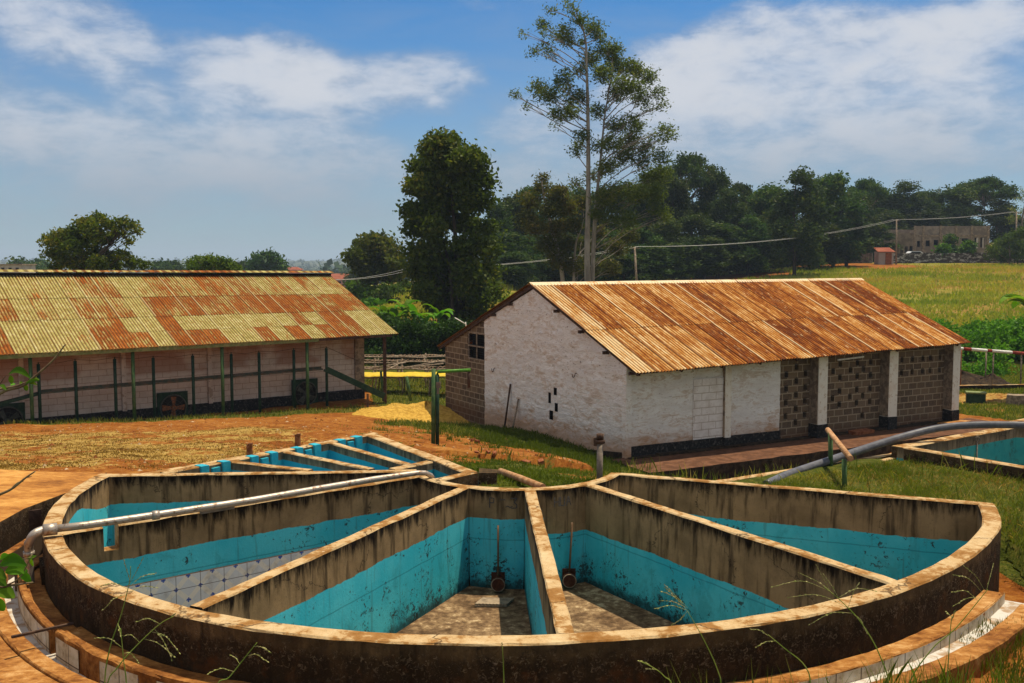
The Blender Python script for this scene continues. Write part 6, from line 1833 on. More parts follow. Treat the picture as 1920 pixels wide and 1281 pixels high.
for i, a in enumerate(((735, 548, 26, 100, 'leaf_mid', 'rounded bright shrub with a short trunk left of the utility pole'), (700, 552, 24, 104, 'leaf_mid', 'bushy shrub on the slope beyond the right end of the yellowed roof'), (672, 540, 26, 112, 'leaf_mid', 'leafy bush just over the end of the yellowed ridge'),
                       (720, 568, 16, 90, 'leaf_wood', 'small dark bush on the grassy slope above the banana plants'), (758, 540, 18, 112, 'leaf_mid', 'bush at the foot of the dark evergreen column on its left'), (698, 575, 14, 88, 'leaf_mid', 'low bush against the slope of the yellowed roof'),
                       (800, 560, 20, 108, 'leaf_wood', 'dark bush behind the pole near the evergreen column'), (1785, 455, 13, 156, 'leaf_wood', 'rounded clipped bush before the unfinished building'), (1768, 468, 12, 152, 'leaf_mid', 'bright bush growing over the stone wall'), (1815, 466, 12, 152, 'leaf_mid', 'leafy bush behind the wall near the blue doors'))):
    shrub('shrub', a[5], a[0], a[1], a[2], a[3], M[a[4]], 80 + i, 300, .42)
# layered dark conifer-like tree at the right edge, bare tree behind
px_tree('spreading_tree', 'low spreading layered tree before the stone wall at the right edge', 'tree', 146, (1895, 490), [[(1895, 500), (1893, 470), (1890, 440)]],
        [(1862, 466, 10), (1878, 456, 12), (1895, 446, 12), (1915, 438, 14), (1870, 476, 10), (1890, 470, 14), (1912, 462, 15), (1935, 450, 15), (1858, 480, 7), (1880, 484, 9), (1905, 480, 12), (1930, 475, 14)],
        M['leaf_mid'], M['bark'], 700, 8, .4, .35, r0=.2, seed=91, depth=2.5)
px_tree('bare_tree', 'nearly leafless tree standing at the right edge above the wood', 'tree', 172, (1918, 470), [[(1918, 480), (1916, 430), (1920, 390), (1928, 350)]],
        [(1905, 395, 10), (1915, 372, 12), (1928, 360, 12), (1900, 410, 10), (1920, 400, 12)], M['leaf_euc'], M['bark'], 110, 6, .35, .35, r0=.25, seed=92, depth=2.5, tone=.3)

# hedges
def hedge(name, label, line, zt, thick, leafm, n, leaf, seed, tone=0.0, cat='hedge'):
    rng = np.random.default_rng(seed); blobs = []
    for (a, b, za, zb) in line:
        a, b = np.array(a), np.array(b); L = np.hypot(*(b - a)); m_ = max(2, int(L / .8))
        for i in range(m_):
            t = (i + rng.random()) / m_; p = a + (b - a) * t; top = za + (zb - za) * t; g0 = gz1(*p)
            for h in np.arange(g0 + .3, top - .2, .75): blobs.append((p[0] + rng.uniform(-.2, .2), p[1] + rng.uniform(-.5, .5) * thick, h + rng.uniform(-.2, .3), .75, thick * .5, .6))
    c = np.mean([b[:3] for b in blobs], 0); o = thing(name, (c[0], c[1], gz1(c[0], c[1])), label, cat)
    me = crown_mesh('foliage', rng, blobs, n, 8, leaf, leaf * .9, leafm, 0, .6, .7, tone); me.transform(Matrix.Translation(-Vector(o.location))); mobj('foliage', me, o)
    mb = MB()
    for b in blobs[::4]: mb.tube([(b[0], b[1], gz1(b[0], b[1]) - .1), (b[0] + rng.uniform(-.3, .3), b[1], b[2] + .2)], [.04, .02], 5)
    mb.build('stem', M['barkdark'], o)
    return o
hedge('hedge', 'tall dark hedge across the gap between the two sheds behind the drying tables', [(WY(640, 640, 57)[:2], WY(760, 640, 56.5)[:2], 2.9, 2.65), (WY(760, 640, 56.5)[:2], WY(950, 640, 55.5)[:2], 2.65, 2.3)], 2.5, 2.0, M['leaf_hedge'], 5200, .19, 101)
hedge('creeper_bank', 'bright green creeper bank beyond the red and white rail at the right', [(WY(1700, 640, 61)[:2], WY(1850, 640, 59)[:2], 2.0, 2.1), (WY(1850, 640, 59)[:2], WY(2050, 640, 57)[:2], 2.2, 3.0), (WY(1750, 640, 54)[:2], WY(1880, 640, 53.5)[:2], 1.0, 1.4), (WY(1740, 640, 66)[:2], WY(2000, 640, 64)[:2], 1.8, 2.0)], 2.5, 2.6, M['leaf_bright'], 5200, .22, 103, 0, 'creepers')

ug = hedge('undergrowth', 'dark undergrowth filling the foot of the wood beyond the field', [(WY(900, 500, 132)[:2], WY(1180, 500, 137)[:2], 5.6, 6.4), (WY(1180, 500, 140)[:2], WY(1420, 500, 146)[:2], 6.6, 7.6), (WY(1420, 500, 150)[:2], WY(1640, 500, 160)[:2], 7.8, 9.0)], 3.0, 4.0, M['leaf_wood'], 6500, .5, 107)
for o_ in [ug] + [x for x in COL.objects if x.parent == ug]: o_['kind'] = 'stuff'

def banana(px, D, h, seed, label, nl=8, leafL=1.5):
    rng = np.random.default_rng(seed); x = (px - 960) / F * D; zb = gz1(x, D)
    o = thing('banana_plant', (x, D, zb), label, 'banana plant', 'banana plants')
    mb = MB(); mb.tube([(x, D, zb - .1), (x + .05, D, zb + h * .5), (x, D, zb + h * .72)], [.13, .10, .05], 8); mb.build('stem', M['greenpost'], o)
    for k in range(nl):
        a = k * 2.4 + rng.uniform(-.3, .3); e0 = rng.uniform(.7, 1.35); mb = MB(); V, Fc = [], []
        n = 9; p = np.array([x, D, zb + h * .68]); di = np.array([math.cos(a) * math.cos(e0), math.sin(a) * math.cos(e0), math.sin(e0)]); s = np.array([-math.sin(a), math.cos(a), 0])
        Ls = leafL * rng.uniform(.7, 1.2)
        for i in range(n):
            t = i / (n - 1); w = .24 * math.sin(math.pi * min(1, .06 + t * .95)) ** .6 * (leafL / 1.5)
            dz = np.array([0, 0, .35 * w])
            V += [p - s * w + dz, p, p + s * w + dz]; p = p + di * Ls / n; di = di + np.array([0, 0, -.20 * (1 + t)]); di /= np.linalg.norm(di)
        for i in range(n - 1):
            Fc += [(3 * i, 3 * i + 1, 3 * i + 4, 3 * i + 3), (3 * i + 1, 3 * i + 2, 3 * i + 5, 3 * i + 4)]
        c = rng.uniform(.2, .9); mb.add(V, Fc, 0, None, (c, c, c)); mb.build('leaf', M['leaf_bright'], o)
    return o
for i, (px, D_, h, lb) in enumerate(((722, 59.5, 2.6, 'leftmost banana plant above the dark hedge by the yellowed roof'), (742, 59, 2.5, 'second banana plant from the left above the dark hedge'), (760, 60, 2.7, 'middle banana plant above the dark hedge'), (778, 59, 2.5, 'fourth banana plant from the left above the dark hedge'), (795, 58.8, 2.0, 'low banana plant at the right end of the clump of four'), (822, 60, 2.4, 'banana plant standing apart just left of the evergreen trunks'))):
    banana(px, D_, h, 110 + i, lb)
banana(1932, 43, 5.7, 130, 'big banana plant reaching in at the right edge above the rail', 10, 1.9)

# ------------------------------------------------------------------ grass
def blades(name, P, h, w, matl, seed, lean=.35, label=None, tone=(0, 1), seg=1):
    rng = np.random.default_rng(seed); n = len(P)
    a = rng.uniform(0, 2 * math.pi, n); s = np.stack([np.cos(a), np.sin(a), 0 * a], 1)
    H = np.asarray(h)[:, None] if hasattr(h, '__len__') else np.full((n, 1), h); Wd = w * rng.uniform(.7, 1.3, (n, 1))
    b = rng.uniform(0, 2 * math.pi, n); ln = rng.uniform(.05, lean, n)
    tip = P + np.concatenate([np.stack([np.cos(b), np.sin(b)], 1) * ln[:, None], np.ones((n, 1))], 1) * H
    mid = (P * .45 + tip * .55) + np.array([0, 0, .12]) * H
    V = np.stack([P - s * Wd, P + s * Wd, mid + s * Wd * .7, tip, mid - s * Wd * .7], 1).reshape(-1, 3)
    t = rng.uniform(tone[0], tone[1], n) if not hasattr(tone, 'shape') else np.clip(tone + rng.uniform(-.2, .2, n), 0, 1)
    o = mobj(name, quads_mesh(name, V, 5, matl, np.stack([t] * 3, 1)))
    return tag(o, label, 'grass', kind='stuff')
def sample(n, px0, px1, Y0, Y1, fn, seed, power=1.0):
    rng = np.random.default_rng(seed)
    Y = Y0 + (Y1 - Y0) * rng.random(n) ** power; px = rng.uniform(px0, px1, n); X = (px - 960) / F * Y
    ok = fn(X, Y) > rng.random(n)
    for P in (FOOT_MAIN, FOOT_SMALL, FOOT_RIGHT): ok &= ~in_poly(X, Y, P)
    u = (X - RB['C'][0]) * RB['l'][0] + (Y - RB['C'][1]) * RB['l'][1]; w_ = (X - RB['C'][0]) * -RB['g'][0] + (Y - RB['C'][1]) * -RB['g'][1]
    ok &= ~((u > -.05) & (u < Lb + 1) & (w_ > -2.1) & (w_ < 12.8))
    d = np.hypot(X - C0[0], Y - C0[1]); ok &= ~((d < 6.55) & (Y < 13.0) & (X < 6.6) & (d > 5)) | ((X > 5.6) & (Y > 11.0) & (d > 6.25))
    ta, tb = WZ(1200, 925, 2.8)[:2], WZ(1700, 845, 2.8)[:2]; td = (tb - ta) / np.hypot(*(tb - ta))
    dist = (X - ta[0]) * -td[1] + (Y - ta[1]) * td[0]; al = (X - ta[0]) * td[0] + (Y - ta[1]) * td[1]
    ok &= ~((dist > -.45) & (al > 1.2) & (al < 9) & (dist < 9))
    X, Y = X[ok], Y[ok]
    near = np.clip((60 - Y) / 30, 0, 1) * np.clip((Y - 13) / 5, 0.15, 1)
    Z = ground_z(X, Y) + near * .03 * (np.sin(X * 5.1 + np.sin(Y * 3.3)) * np.sin(Y * 4.7 + np.sin(X * 2.9)))
    return np.stack([X, Y, Z - .01], 1)
def mg(X, Y): return masks(X, Y)[0]
def clump(X, Y, s=2.5, seed=2): return np.clip(.55 + 1.1 * vnoise(X, Y, s, seed), 0.05, 1)
rng = np.random.default_rng(8)
P = sample(90000, 1120, 2060, 11.0, 17.6, lambda X, Y: mg(X, Y) * clump(X, Y), 201)
blades('lawn_grass', P, rng.uniform(.025, .095, len(P)) * (1 + 1.0 * (rng.random(len(P)) < .05)), .005, M['blade'], 1, 1.3, 'rough green grass on the platform behind the right half of the big tank', tone=.42 + .55 * vnoise(P[:, 0], P[:, 1], 1.3, 6))
P = sample(26000, 1120, 2060, 11.0, 17.6, lambda X, Y: np.where(masks(X, Y)[1] > .2, 1, 0) * clump(X, Y, 1.1, 44) ** 1.5, 231)
blades('straw', P, rng.uniform(.02, .08, len(P)), .005, M['dryblade'], 31, 1.8, 'dead straw lying through the grass behind the right half of the big tank')
P = sample(1500, 1120, 2060, 11.2, 17.4, lambda X, Y: mg(X, Y) * clump(X, Y, 1.6, 5) ** 2, 203)
blades('tall_grass', P, rng.uniform(.15, .38, len(P)), .006, M['blade'], 2, .7, 'taller green tufts standing in the grass platform')
P = sample(110000, 640, 1200, 14.2, 37.5, lambda X, Y: mg(X, Y) * clump(X, Y, 2.2, 7), 205, 1.3)
blades('bank_grass', P, rng.uniform(.025, .085, len(P)), .009, M['blade'], 3, 1.1, 'patchy green grass on the slope below the whitewashed gable', tone=.25 + .4 * vnoise(P[:, 0], P[:, 1], 1.1, 6))
P = sample(52000, 800, 1200, 23, 38, lambda X, Y: mg(X, Y) * clump(X, Y, 1.8, 17), 206)
blades('shade_grass', P, rng.uniform(.05, .17, len(P)) * (.6 + .8 * np.clip(vnoise(P[:, 0], P[:, 1], 2.2, 5) + .5, 0, 1)), .013, M['blade'], 33, .9, 'thick dark grass along the foot of the whitewashed gable', tone=(0, .28))  # blade tone kept dark, the gable's shade put into the colour
P = sample(100000, -60, 660, 15.2, 33, lambda X, Y: np.clip(masks(X, Y)[1] * 1.0, 0, 1) * clump(X, Y, 1.5, 8), 207, 1.2)
blades('dry_grass', P, rng.uniform(.012, .045, len(P)), .010, M['dryblade'], 4, 1.6, 'short straw coloured dry grass over the left yard', tone=.45 + .6 * vnoise(P[:, 0], P[:, 1], 1.0, 16))
P = sample(60000, 0, 900, 31, 52, lambda X, Y: mg(X, Y), 209)
blades('verge_grass', P, rng.uniform(.06, .18, len(P)), .014, M['blade'], 5, .7, 'green verge along the left building and lawn by the drying tables', tone=(.1, 1))
P = sample(45000, 1765, 2000, 33, 56, lambda X, Y: mg(X, Y), 211)
blades('far_lawn', P, rng.uniform(.06, .16, len(P)), .016, M['blade'], 6, .7, 'sunlit lawn beyond the far corner of the shed', tone=(.2, .9))
P = sample(150000, 600, 2000, 57, 150, lambda X, Y: masks(X, Y)[2] * np.where(Y < 145, 1, 0) * clump(X, Y, .25, 12), 213, .8)
blades('field_grass', P, rng.uniform(.15, .5, len(P)), .07, M['fieldblade'], 7, .7, 'tall greenish brown grass of the open field', tone=.48 + .75 * vnoise(P[:, 0], P[:, 1] * 1.5, .09, 19))
P = sample(2600, 1180, 1700, 22, 30, lambda X, Y: np.ones(X.shape), 215)
blades('ditch_weeds', P, rng.uniform(.1, .45, len(P)), .012, M['blade'], 8, .6, 'weeds in the drain below the walk of the shed')
# loose stones and clods on the bare earth
def stones(name, n, px0, px1, Y0, Y1, s0, s1, matl, label, seed, fn):
    P = sample(n, px0, px1, Y0, Y1, fn, seed, 1.2); r_ = np.random.default_rng(seed); m_ = len(P)
    o6 = np.array([(1, 0, 0), (0, 1, 0), (-1, 0, 0), (0, -1, 0), (0, 0, .7), (0, 0, -.5)], float); tri = [(0, 1, 4), (1, 2, 4), (2, 3, 4), (3, 0, 4), (1, 0, 5), (2, 1, 5), (3, 2, 5), (0, 3, 5)]
    sz_ = r_.uniform(s0, s1, (m_, 1, 1)) * (1 + 1.5 * (r_.random((m_, 1, 1)) < .06)); V6 = P[:, None] + o6[None] * sz_ * r_.uniform(.6, 1.3, (m_, 6, 1))
    V = np.concatenate([V6[:, list(t)] for t in tri], 1).reshape(-1, 3)
    tag(mobj(name, quads_mesh(name, V, 3, matl)), label, 'stones', kind='stuff')
stones('loose_stones', 9000, -60, 1150, 15, 38, .008, .028, M['stonebit'], 'small stones and clods scattered over the bare earth yard', 301, lambda X, Y: np.clip(1.1 - masks(X, Y)[0], 0.1, 1) * clump(X, Y, .8, 3))
stones('loose_clods', 5000, -60, 1150, 15, 38, .010, .035, M['clod'], 'dark reddish clods of earth along the vehicle track', 302, lambda X, Y: np.clip(1.0 - masks(X, Y)[0] - .6 * masks(X, Y)[1], 0.02, 1))
# grass at the foot of the bank below the camera, bottom right and bottom middle
rng2 = np.random.default_rng(14)
def near_patch(n, x0, x1, y0, y1, h0, h1, nm, lb, seed, w=.0045, tone=(.1, .8)):
    X = rng2.uniform(x0, x1, n); Y = rng2.uniform(y0, y1, n); Z = ground_z(X, Y)
    blades(nm, np.stack([X, Y, Z - .02], 1), rng2.uniform(h0, h1, n), w, M['blade'], seed, .55, lb, tone)
near_patch(9000, 4.2, 7.4, 7.6, 9.6, .05, .16, 'kerb_grass', 'short grass right of the outer kerb at the lower right', 21)
near_patch(1500, 3.0, 5.0, 6.5, 8.2, .12, .42, 'bank_tufts', 'long grass tufts at the lower right corner', 22)
near_patch(420, .9, 3.2, 6.3, 7.1, .25, .62, 'bank_tufts', 'grass tufts rising into the bottom edge right of the middle', 23)
near_patch(160, -1.5, .9, 6.3, 7.0, .2, .46, 'bank_tufts', 'sparse grass blades at the bottom edge below the tank', 24)
near_patch(90, -3.6, -2.2, 6.3, 7.0, .2, .45, 'bank_tufts', 'few grass blades at the lower left before the red slab', 25)

# flowering grass stalks near the camera
def stalk(name, pts, heads, D, label, seed, green=True):
    rng = np.random.default_rng(seed)
    P3_ = [WY(x, y, D) for x, y in pts]; b = P3_[0]; root = np.array([b[0], D, gz1(b[0], D)])
    o = thing(name, root, label, 'grass stalk', 'flowering grass stalks near the camera')
    c = catmull([root] + P3_, 5); mb = MB(); n = len(c); mb.tube(c, [.0045 - .0030 * i / n for i in range(n)], 5); mb.build('stem', M['stalk'], o)
    for (sx, sy, ex, ey, dr) in heads:
        a, e = WY(sx, sy, D), WY(ex, ey, D + rng.uniform(-.08, .08)); mid = (a + e) / 2 + np.array([0, 0, dr]); cc = catmull([a, mid, e], 5); mb = MB(); mb.tube(cc, .0011, 4)
        for i in range(2, len(cc)):
            for k in range(2):
                q = cc[i] + (rng.random(3) - .5) * .006; dv = (cc[i] - cc[i - 1]) / np.linalg.norm(cc[i] - cc[i - 1]); s_ = np.cross(dv, rand_unit(rng, 1)[0]); s_ /= np.linalg.norm(s_)
                mb.add([q, q + dv * .007 + s_ * .0028, q + dv * .014, q + dv * .007 - s_ * .0028], [(0, 1, 2, 3)])
        mb.build('seed_head', M['seed'], o)
M['stalk'] = mat('grass_stalk', simple((.16, .24, .03), (.26, .30, .06), 9, .5, bumpk=0))
M['seed'] = mat('grass_seed', simple((.28, .30, .08), (.42, .36, .16), 30, .7, bumpk=0))
stalk('flowering_grass', [(200, 1300), (222, 1250), (262, 1205), (300, 1170), (325, 1156)], [(300, 1170, 258, 1165, .02), (285, 1185, 335, 1222, .03), (290, 1180, 322, 1235, .02), (270, 1198, 325, 1230, .02), (318, 1160, 327, 1152, 0), (262, 1205, 232, 1192, .02)], 5.0, 'flowering grass stalk leaning right at the lower left with drooping seed heads', 1)
stalk('flowering_grass', [(196, 1300), (205, 1220), (228, 1150), (243, 1090), (245, 1062)], [(243, 1095, 268, 1048, .0), (240, 1105, 192, 1098, .02), (238, 1115, 195, 1142, .02), (243, 1100, 290, 1076, .02), (244, 1090, 232, 1050, .0), (240, 1112, 292, 1102, .02)], 5.1, 'tall flowering grass stalk against the tiled cell at the lower left', 2)
stalk('flowering_grass', [(238, 1300), (232, 1240), (226, 1178)], [(230, 1215, 182, 1196, .02), (228, 1200, 222, 1172, 0), (232, 1225, 258, 1240, .02)], 4.9, 'short thick green grass spike at the lower left', 3)
stalk('flowering_grass', [(405, 1300), (430, 1270), (460, 1232), (482, 1205)], [(450, 1246, 432, 1228, .01), (462, 1230, 500, 1240, .02), (475, 1212, 505, 1222, .01), (440, 1260, 392, 1262, .02)], 4.9, 'small flowering grass at the bottom edge left of the middle', 4)
stalk('flowering_grass', [(1352, 1300), (1346, 1258), (1320, 1200), (1289, 1146)], [(1289, 1146, 1243, 1110, .02), (1287, 1144, 1230, 1141, .02), (1280, 1132, 1250, 1104, .0), (1289, 1146, 1262, 1170, -.01), (1284, 1138, 1240, 1126, .01), (1289, 1140, 1248, 1098, .0)], 5.0, 'fine flowering grass stalk leaning left across the front rim', 5)
stalk('flowering_grass', [(1262, 1300), (1245, 1268), (1225, 1252), (1204, 1242)], [(1225, 1252, 1200, 1240, .005), (1232, 1256, 1212, 1254, .0)], 4.9, 'short seed tipped grass at the bottom edge right of the middle', 6)
stalk('flowering_grass', [(1668, 1300), (1650, 1230), (1615, 1168), (1578, 1128), (1545, 1100)], [(1580, 1130, 1500, 1075, .02), (1575, 1128, 1545, 1078, .01), (1590, 1140, 1480, 1120, .04), (1600, 1150, 1520, 1170, .03), (1560, 1115, 1532, 1062, .0), (1590, 1140, 1610, 1095, .02), (1570, 1122, 1640, 1108, .03), (1600, 1152, 1625, 1185, .02), (1555, 1108, 1450, 1100, .04)], 5.0, 'large branching flowering grass against the right part of the rim', 7)
stalk('flowering_grass', [(1700, 1300), (1745, 1220), (1790, 1180), (1840, 1120), (1852, 1105)], [(1845, 1115, 1790, 1078, .03), (1848, 1110, 1808, 1062, .02), (1840, 1122, 1790, 1135, .02), (1850, 1106, 1862, 1060, .0), (1835, 1128, 1788, 1110, .03)], 5.2, 'arching grass stalk before the dark outer wall at the right', 8)
stalk('flowering_grass', [(1775, 1300), (1778, 1240), (1782, 1180), (1785, 1155)], [(1785, 1158, 1775, 1148, 0), (1784, 1165, 1790, 1148, 0)], 5.0, 'upright green grass spike before the sunlit ledge at the right', 9)
stalk('flowering_grass', [(1520, 1300), (1510, 1250), (1470, 1215), (1440, 1190)], [(1440, 1192, 1410, 1180, .01), (1455, 1202, 1420, 1212, .01)], 4.9, 'thin grass stalk at the bottom edge below the right divider', 10)
stalk('flowering_grass', [(945, 1300), (944, 1250), (942, 1212)], [(942, 1216, 941, 1206, 0)], 5.1, 'single upright blade at the bottom edge below the central divider', 11)

# leafy branch hanging in at the left edge
def leaf_mesh(mb, a, b, w, curve=.12, seed=0, c=.6):
    a, b = np.array(a), np.array(b); d = b - a; L = np.linalg.norm(d); d /= L
    s = np.cross(d, np.array([.3, -1, .35 + .1 * seed])); s /= np.linalg.norm(s); n_ = np.cross(s, d); V, Fc = [], []; n = 7
    for i in range(n):
        t = i / (n - 1); wd = w * math.sin(math.pi * min(.99, .04 + t * .93)) ** .75; p = a + d * L * t + np.array([0, 0, 1]) * curve * L * math.sin(math.pi * t); V += [p - s * wd + n_ * wd * .25, p, p + s * wd + n_ * wd * .25]
    for i in range(n - 1): Fc += [(3 * i, 3 * i + 1, 3 * i + 4, 3 * i + 3), (3 * i + 1, 3 * i + 2, 3 * i + 5, 3 * i + 4)]
    mb.add(V, Fc, 0, None, (c, c, c), smooth=True)
def branch(name, label, stems, leaves, D, root):
    o = thing(name, root, label, 'branch'); mb = MB()
    for st_, r_ in stems:
        pts = [WY(x, y, D) for x, y in st_]; c = catmull(pts, 5); n = len(c); mb.tube(c, [r_ * (1 - .7 * i / n) for i in range(n)], 6)
    mb.build('stem', M['twig'], o)
    for i, (x0, y0, x1, y1, w_, cv_) in enumerate(leaves):
        m = MB(); leaf_mesh(m, WY(x0, y0, D), WY(x1, y1, D + .03 * ((i % 3) - 1)), w_, cv_, i % 3, .25 + .6 * ((i * 37) % 10) / 10); m.build('leaf', M['leaf_bright'], o)
    return o
M['twig'] = mat('thorny_twig', simple((.14, .08, .05), (.26, .20, .10), 20, .7, bumpk=.2))
branch('leafy_twig', 'slender shoot with a few bright leaves across the verandah at the left edge', [([(-60, 790), (0, 738), (42, 724), (70, 702), (101, 674), (123, 645)], .006), ([(-40, 745), (0, 730), (30, 724), (55, 714), (66, 706)], .004), ([(-20, 740), (0, 719), (8, 708), (14, 703)], .003)],
       [(16, 702, 57, 709, .011, .22), (20, 704, 22, 720, .008, 0), (44, 722, 52, 732, .008, 0), (46, 722, 74, 714, .006, .1), (52, 718, 70, 722, .005, .1), (60, 712, 74, 712, .005, .1), (0, 722, 12, 732, .006, .1), (38, 715, 42, 722, .005, 0), (20, 723, 28, 719, .005, 0)], 3.1, (-1.9, 3.1, 3.9))
branch('leafy_branch', 'leafy branch with glossy green leaves hanging in at the lower left edge', [([(-80, 1180), (-30, 1110), (10, 1100), (35, 1096), (62, 1092)], .006), ([(-60, 1070), (0, 1062), (30, 1052), (60, 1045)], .004), ([(-70, 1130), (-10, 1105), (35, 1085), (60, 1040)], .004)],
       [(0, 1060, 50, 1060, .020, .18), (10, 1072, 52, 1072, .020, .15), (35, 1075, 58, 1092, .012, .1), (-8, 1085, 12, 1098, .016, .1), (-10, 1105, 28, 1120, .022, .12), (-12, 1120, 8, 1145, .016, 0), (0, 1050, 16, 1040, .008, .1), (50, 1048, 68, 1042, .005, 0), (56, 1045, 62, 1062, .005, 0), (-15, 1070, 12, 1085, .014, .1)], 3.0, (-2.1, 3.0, 3.9))
branch('bare_twig', 'bare thorny twig reaching in above the orange apron at the left edge', [([(-80, 990), (-20, 938), (20, 918), (48, 896), (66, 884)], .006), ([(20, 918), (34, 905), (44, 903)], .003), ([(48, 896), (60, 893)], .002)], [], 3.0, (-2.0, 3.0, 3.9))
sb = thing('shrub', (-2.3, 3.05, gz1(-2.3, 3.05)), 'shrub stem just outside the left edge carrying the hanging twigs', 'shrub'); mb = MB()
for x, y in ((-60, 790), (-80, 1180), (-80, 990), (-60, 1070), (-70, 1130), (-40, 745), (-20, 740)):
    e = WY(x, y, 3.05); mb.tube(catmull([np.array([-2.3, 3.05, gz1(-2.3, 3.05) - .1]), np.array([-2.2, 3.05, (gz1(-2.3, 3.05) + e[2]) / 2]), e], 4), .008, 5)
mb.build('stem', M['twig'], sb)


# ------------------------------------------------------------------ things between and beyond the buildings
# heap of parchment beside the lean-to
def heap(name, cx, cy, rx, ry, h, mt, label, seed, cat='heap', rough=.05):
    n, k = 40, 16; V, Fc = [], []; rr = np.random.default_rng(seed)
    for j in range(k + 1):
        t = j / k
        for i in range(n):
            a = 2 * math.pi * i / n; r = t * (1 + .14 * math.sin(3 * a + seed) + .06 * math.sin(7 * a)); x, y = cx + rx * r * math.cos(a), cy + ry * r * math.sin(a)
            V.append((x, y, gz1(x, y) - .04 + h * max(0, 1 - t) ** 1.15 * (1 + .12 * math.sin(5 * a + 3 * t)) + rr.uniform(-rough, rough) * (1 - t)))
    for j in range(k):
        for i in range(n): Fc.append((j * n + i, (j + 1) * n + i, (j + 1) * n + (i + 1) % n, j * n + (i + 1) % n))
    mb = MB(); mb.add(V, Fc, smooth=True); return tag(mb.build(name, mt), label, cat)
heap('parchment_heap', -3.5, 40.6, 3.1, 2.4, .72, M['heap'], 'yellow heap of husks spread against the corner of the block lean-to', 3)
heap('soil_mound', *WY(1800, 715, 48.6)[:2], 3.2, 1.2, .75, M['darkearth'], 'dark soil mound behind the low kerb at the right', 4)
heap('soil_mound', *WY(1860, 718, 48.4)[:2], 1.4, 1.0, .6, M['darkearth'], 'smaller dark soil mound under the red and white rail', 5)

# drying tables
rt_ = random.Random(3)
def drying_table(D, px0, px1, z, label, cover=None):
    x0, x1 = (px0 - 960) / F * D, (px1 - 960) / F * D; gz_ = gz1((x0 + x1) / 2, D)
    o = thing('drying_table', ((x0 + x1) / 2, D, gz_), label, 'drying table', 'raised drying tables')
    n = int((x1 - x0) / 1.15) + 1
    for i in range(n):
        x = x0 + (x1 - x0) * i / (n - 1)
        for dy in (-.55, .55):
            m = MB(); m.tube([(x + rt_.uniform(-.05, .05), D + dy, gz_ - .2), (x + rt_.uniform(-.08, .08), D + dy, z + rt_.uniform(0, .12))], .035, 6); m.build('leg', M['greywood'], o)
    for dy in (-.6, .0, .6):
        m = MB(); pts = [(x0 + (x1 - x0) * k / 8, D + dy + rt_.uniform(-.04, .04), z + rt_.uniform(-.05, .05)) for k in range(9)]; m.tube(pts, .035, 6); m.build('rail', M['greywood'], o)
    m = MB()
    for k in range(int((x1 - x0) / .22)):
        x = x0 + .22 * k; m.beam((x, D - .6, z + .04), (x + rt_.uniform(-.1, .1), D + .6, z + .04), .035, .03)
    sl = m.build('slats', M['wood'], o)
    if cover:
        N_ = 60; m = MB(); V = []
        for i in range(N_ + 1):
            x = x0 + (x1 - x0) * i / N_
            zz = z + .09 + .012 * math.sin(i * .5) + rt_.uniform(-.006, .008)
            V += [(x, D - .66, zz - .05), (x, D - .62, zz), (x, D + .62, zz + .02), (x, D + .66, zz - .2)]
        m.add(V, [(4 * i + k, 4 * i + 4 + k, 4 * i + 5 + k, 4 * i + 1 + k) for i in range(N_) for k in range(3)], smooth=True); tag(m.build('plastic_cover', M['yellow']), 'yellow plastic sheeting spread along the nearest drying table', 'plastic sheet')
    return o
drying_table(46.0, 655, 905, .74, 'nearest drying table, spread with yellow sheeting', True)
drying_table(48.2, 650, 900, .86, 'second drying table from the front, bare poles')
drying_table(50.4, 655, 890, .98, 'third drying table from the front, bare poles')
drying_table(52.4, 660, 890, 1.05, 'farthest drying table before the dark hedge')
for i, (x0, y0, x1, y1, D_, lb) in enumerate(((725, 694, 745, 684, 47.2, 'short pale pole lying askew on the drying tables'), (752, 691, 838, 675, 48.0, 'long pole slanting up to the right over the drying tables'), (757, 690, 832, 682, 47.4, 'pole slanting gently across the drying tables on the right'), (700, 690, 760, 680, 47.6, 'pole lying across the drying tables on the left'),
                                      (750, 669, 800, 671, 50.4, 'pale pole lying on the farther drying tables'))):
    m = MB(); m.tube([WY(x0, y0, D_), WY(x1, y1, D_ + 1)], .035, 6); tag(m.build('loose_pole', M['greywood']), lb, 'pole', 'loose poles on the drying tables')
for i, (x0, y0, x1, y1, D_, lb) in enumerate(((762, 706, 770, 746, 42.6, 'leaning green post stub on the lawn before the drying tables'), (714, 696, 719, 746, 42.2, 'thin green post beside the dark verandah post'))):
    m = MB(); m.tube([WY(x0, y0, D_), WY(x1, y1 + 6, D_)], .07 if i == 0 else .05, 8); tag(m.build('post', M['greenpost']), lb, 'post')

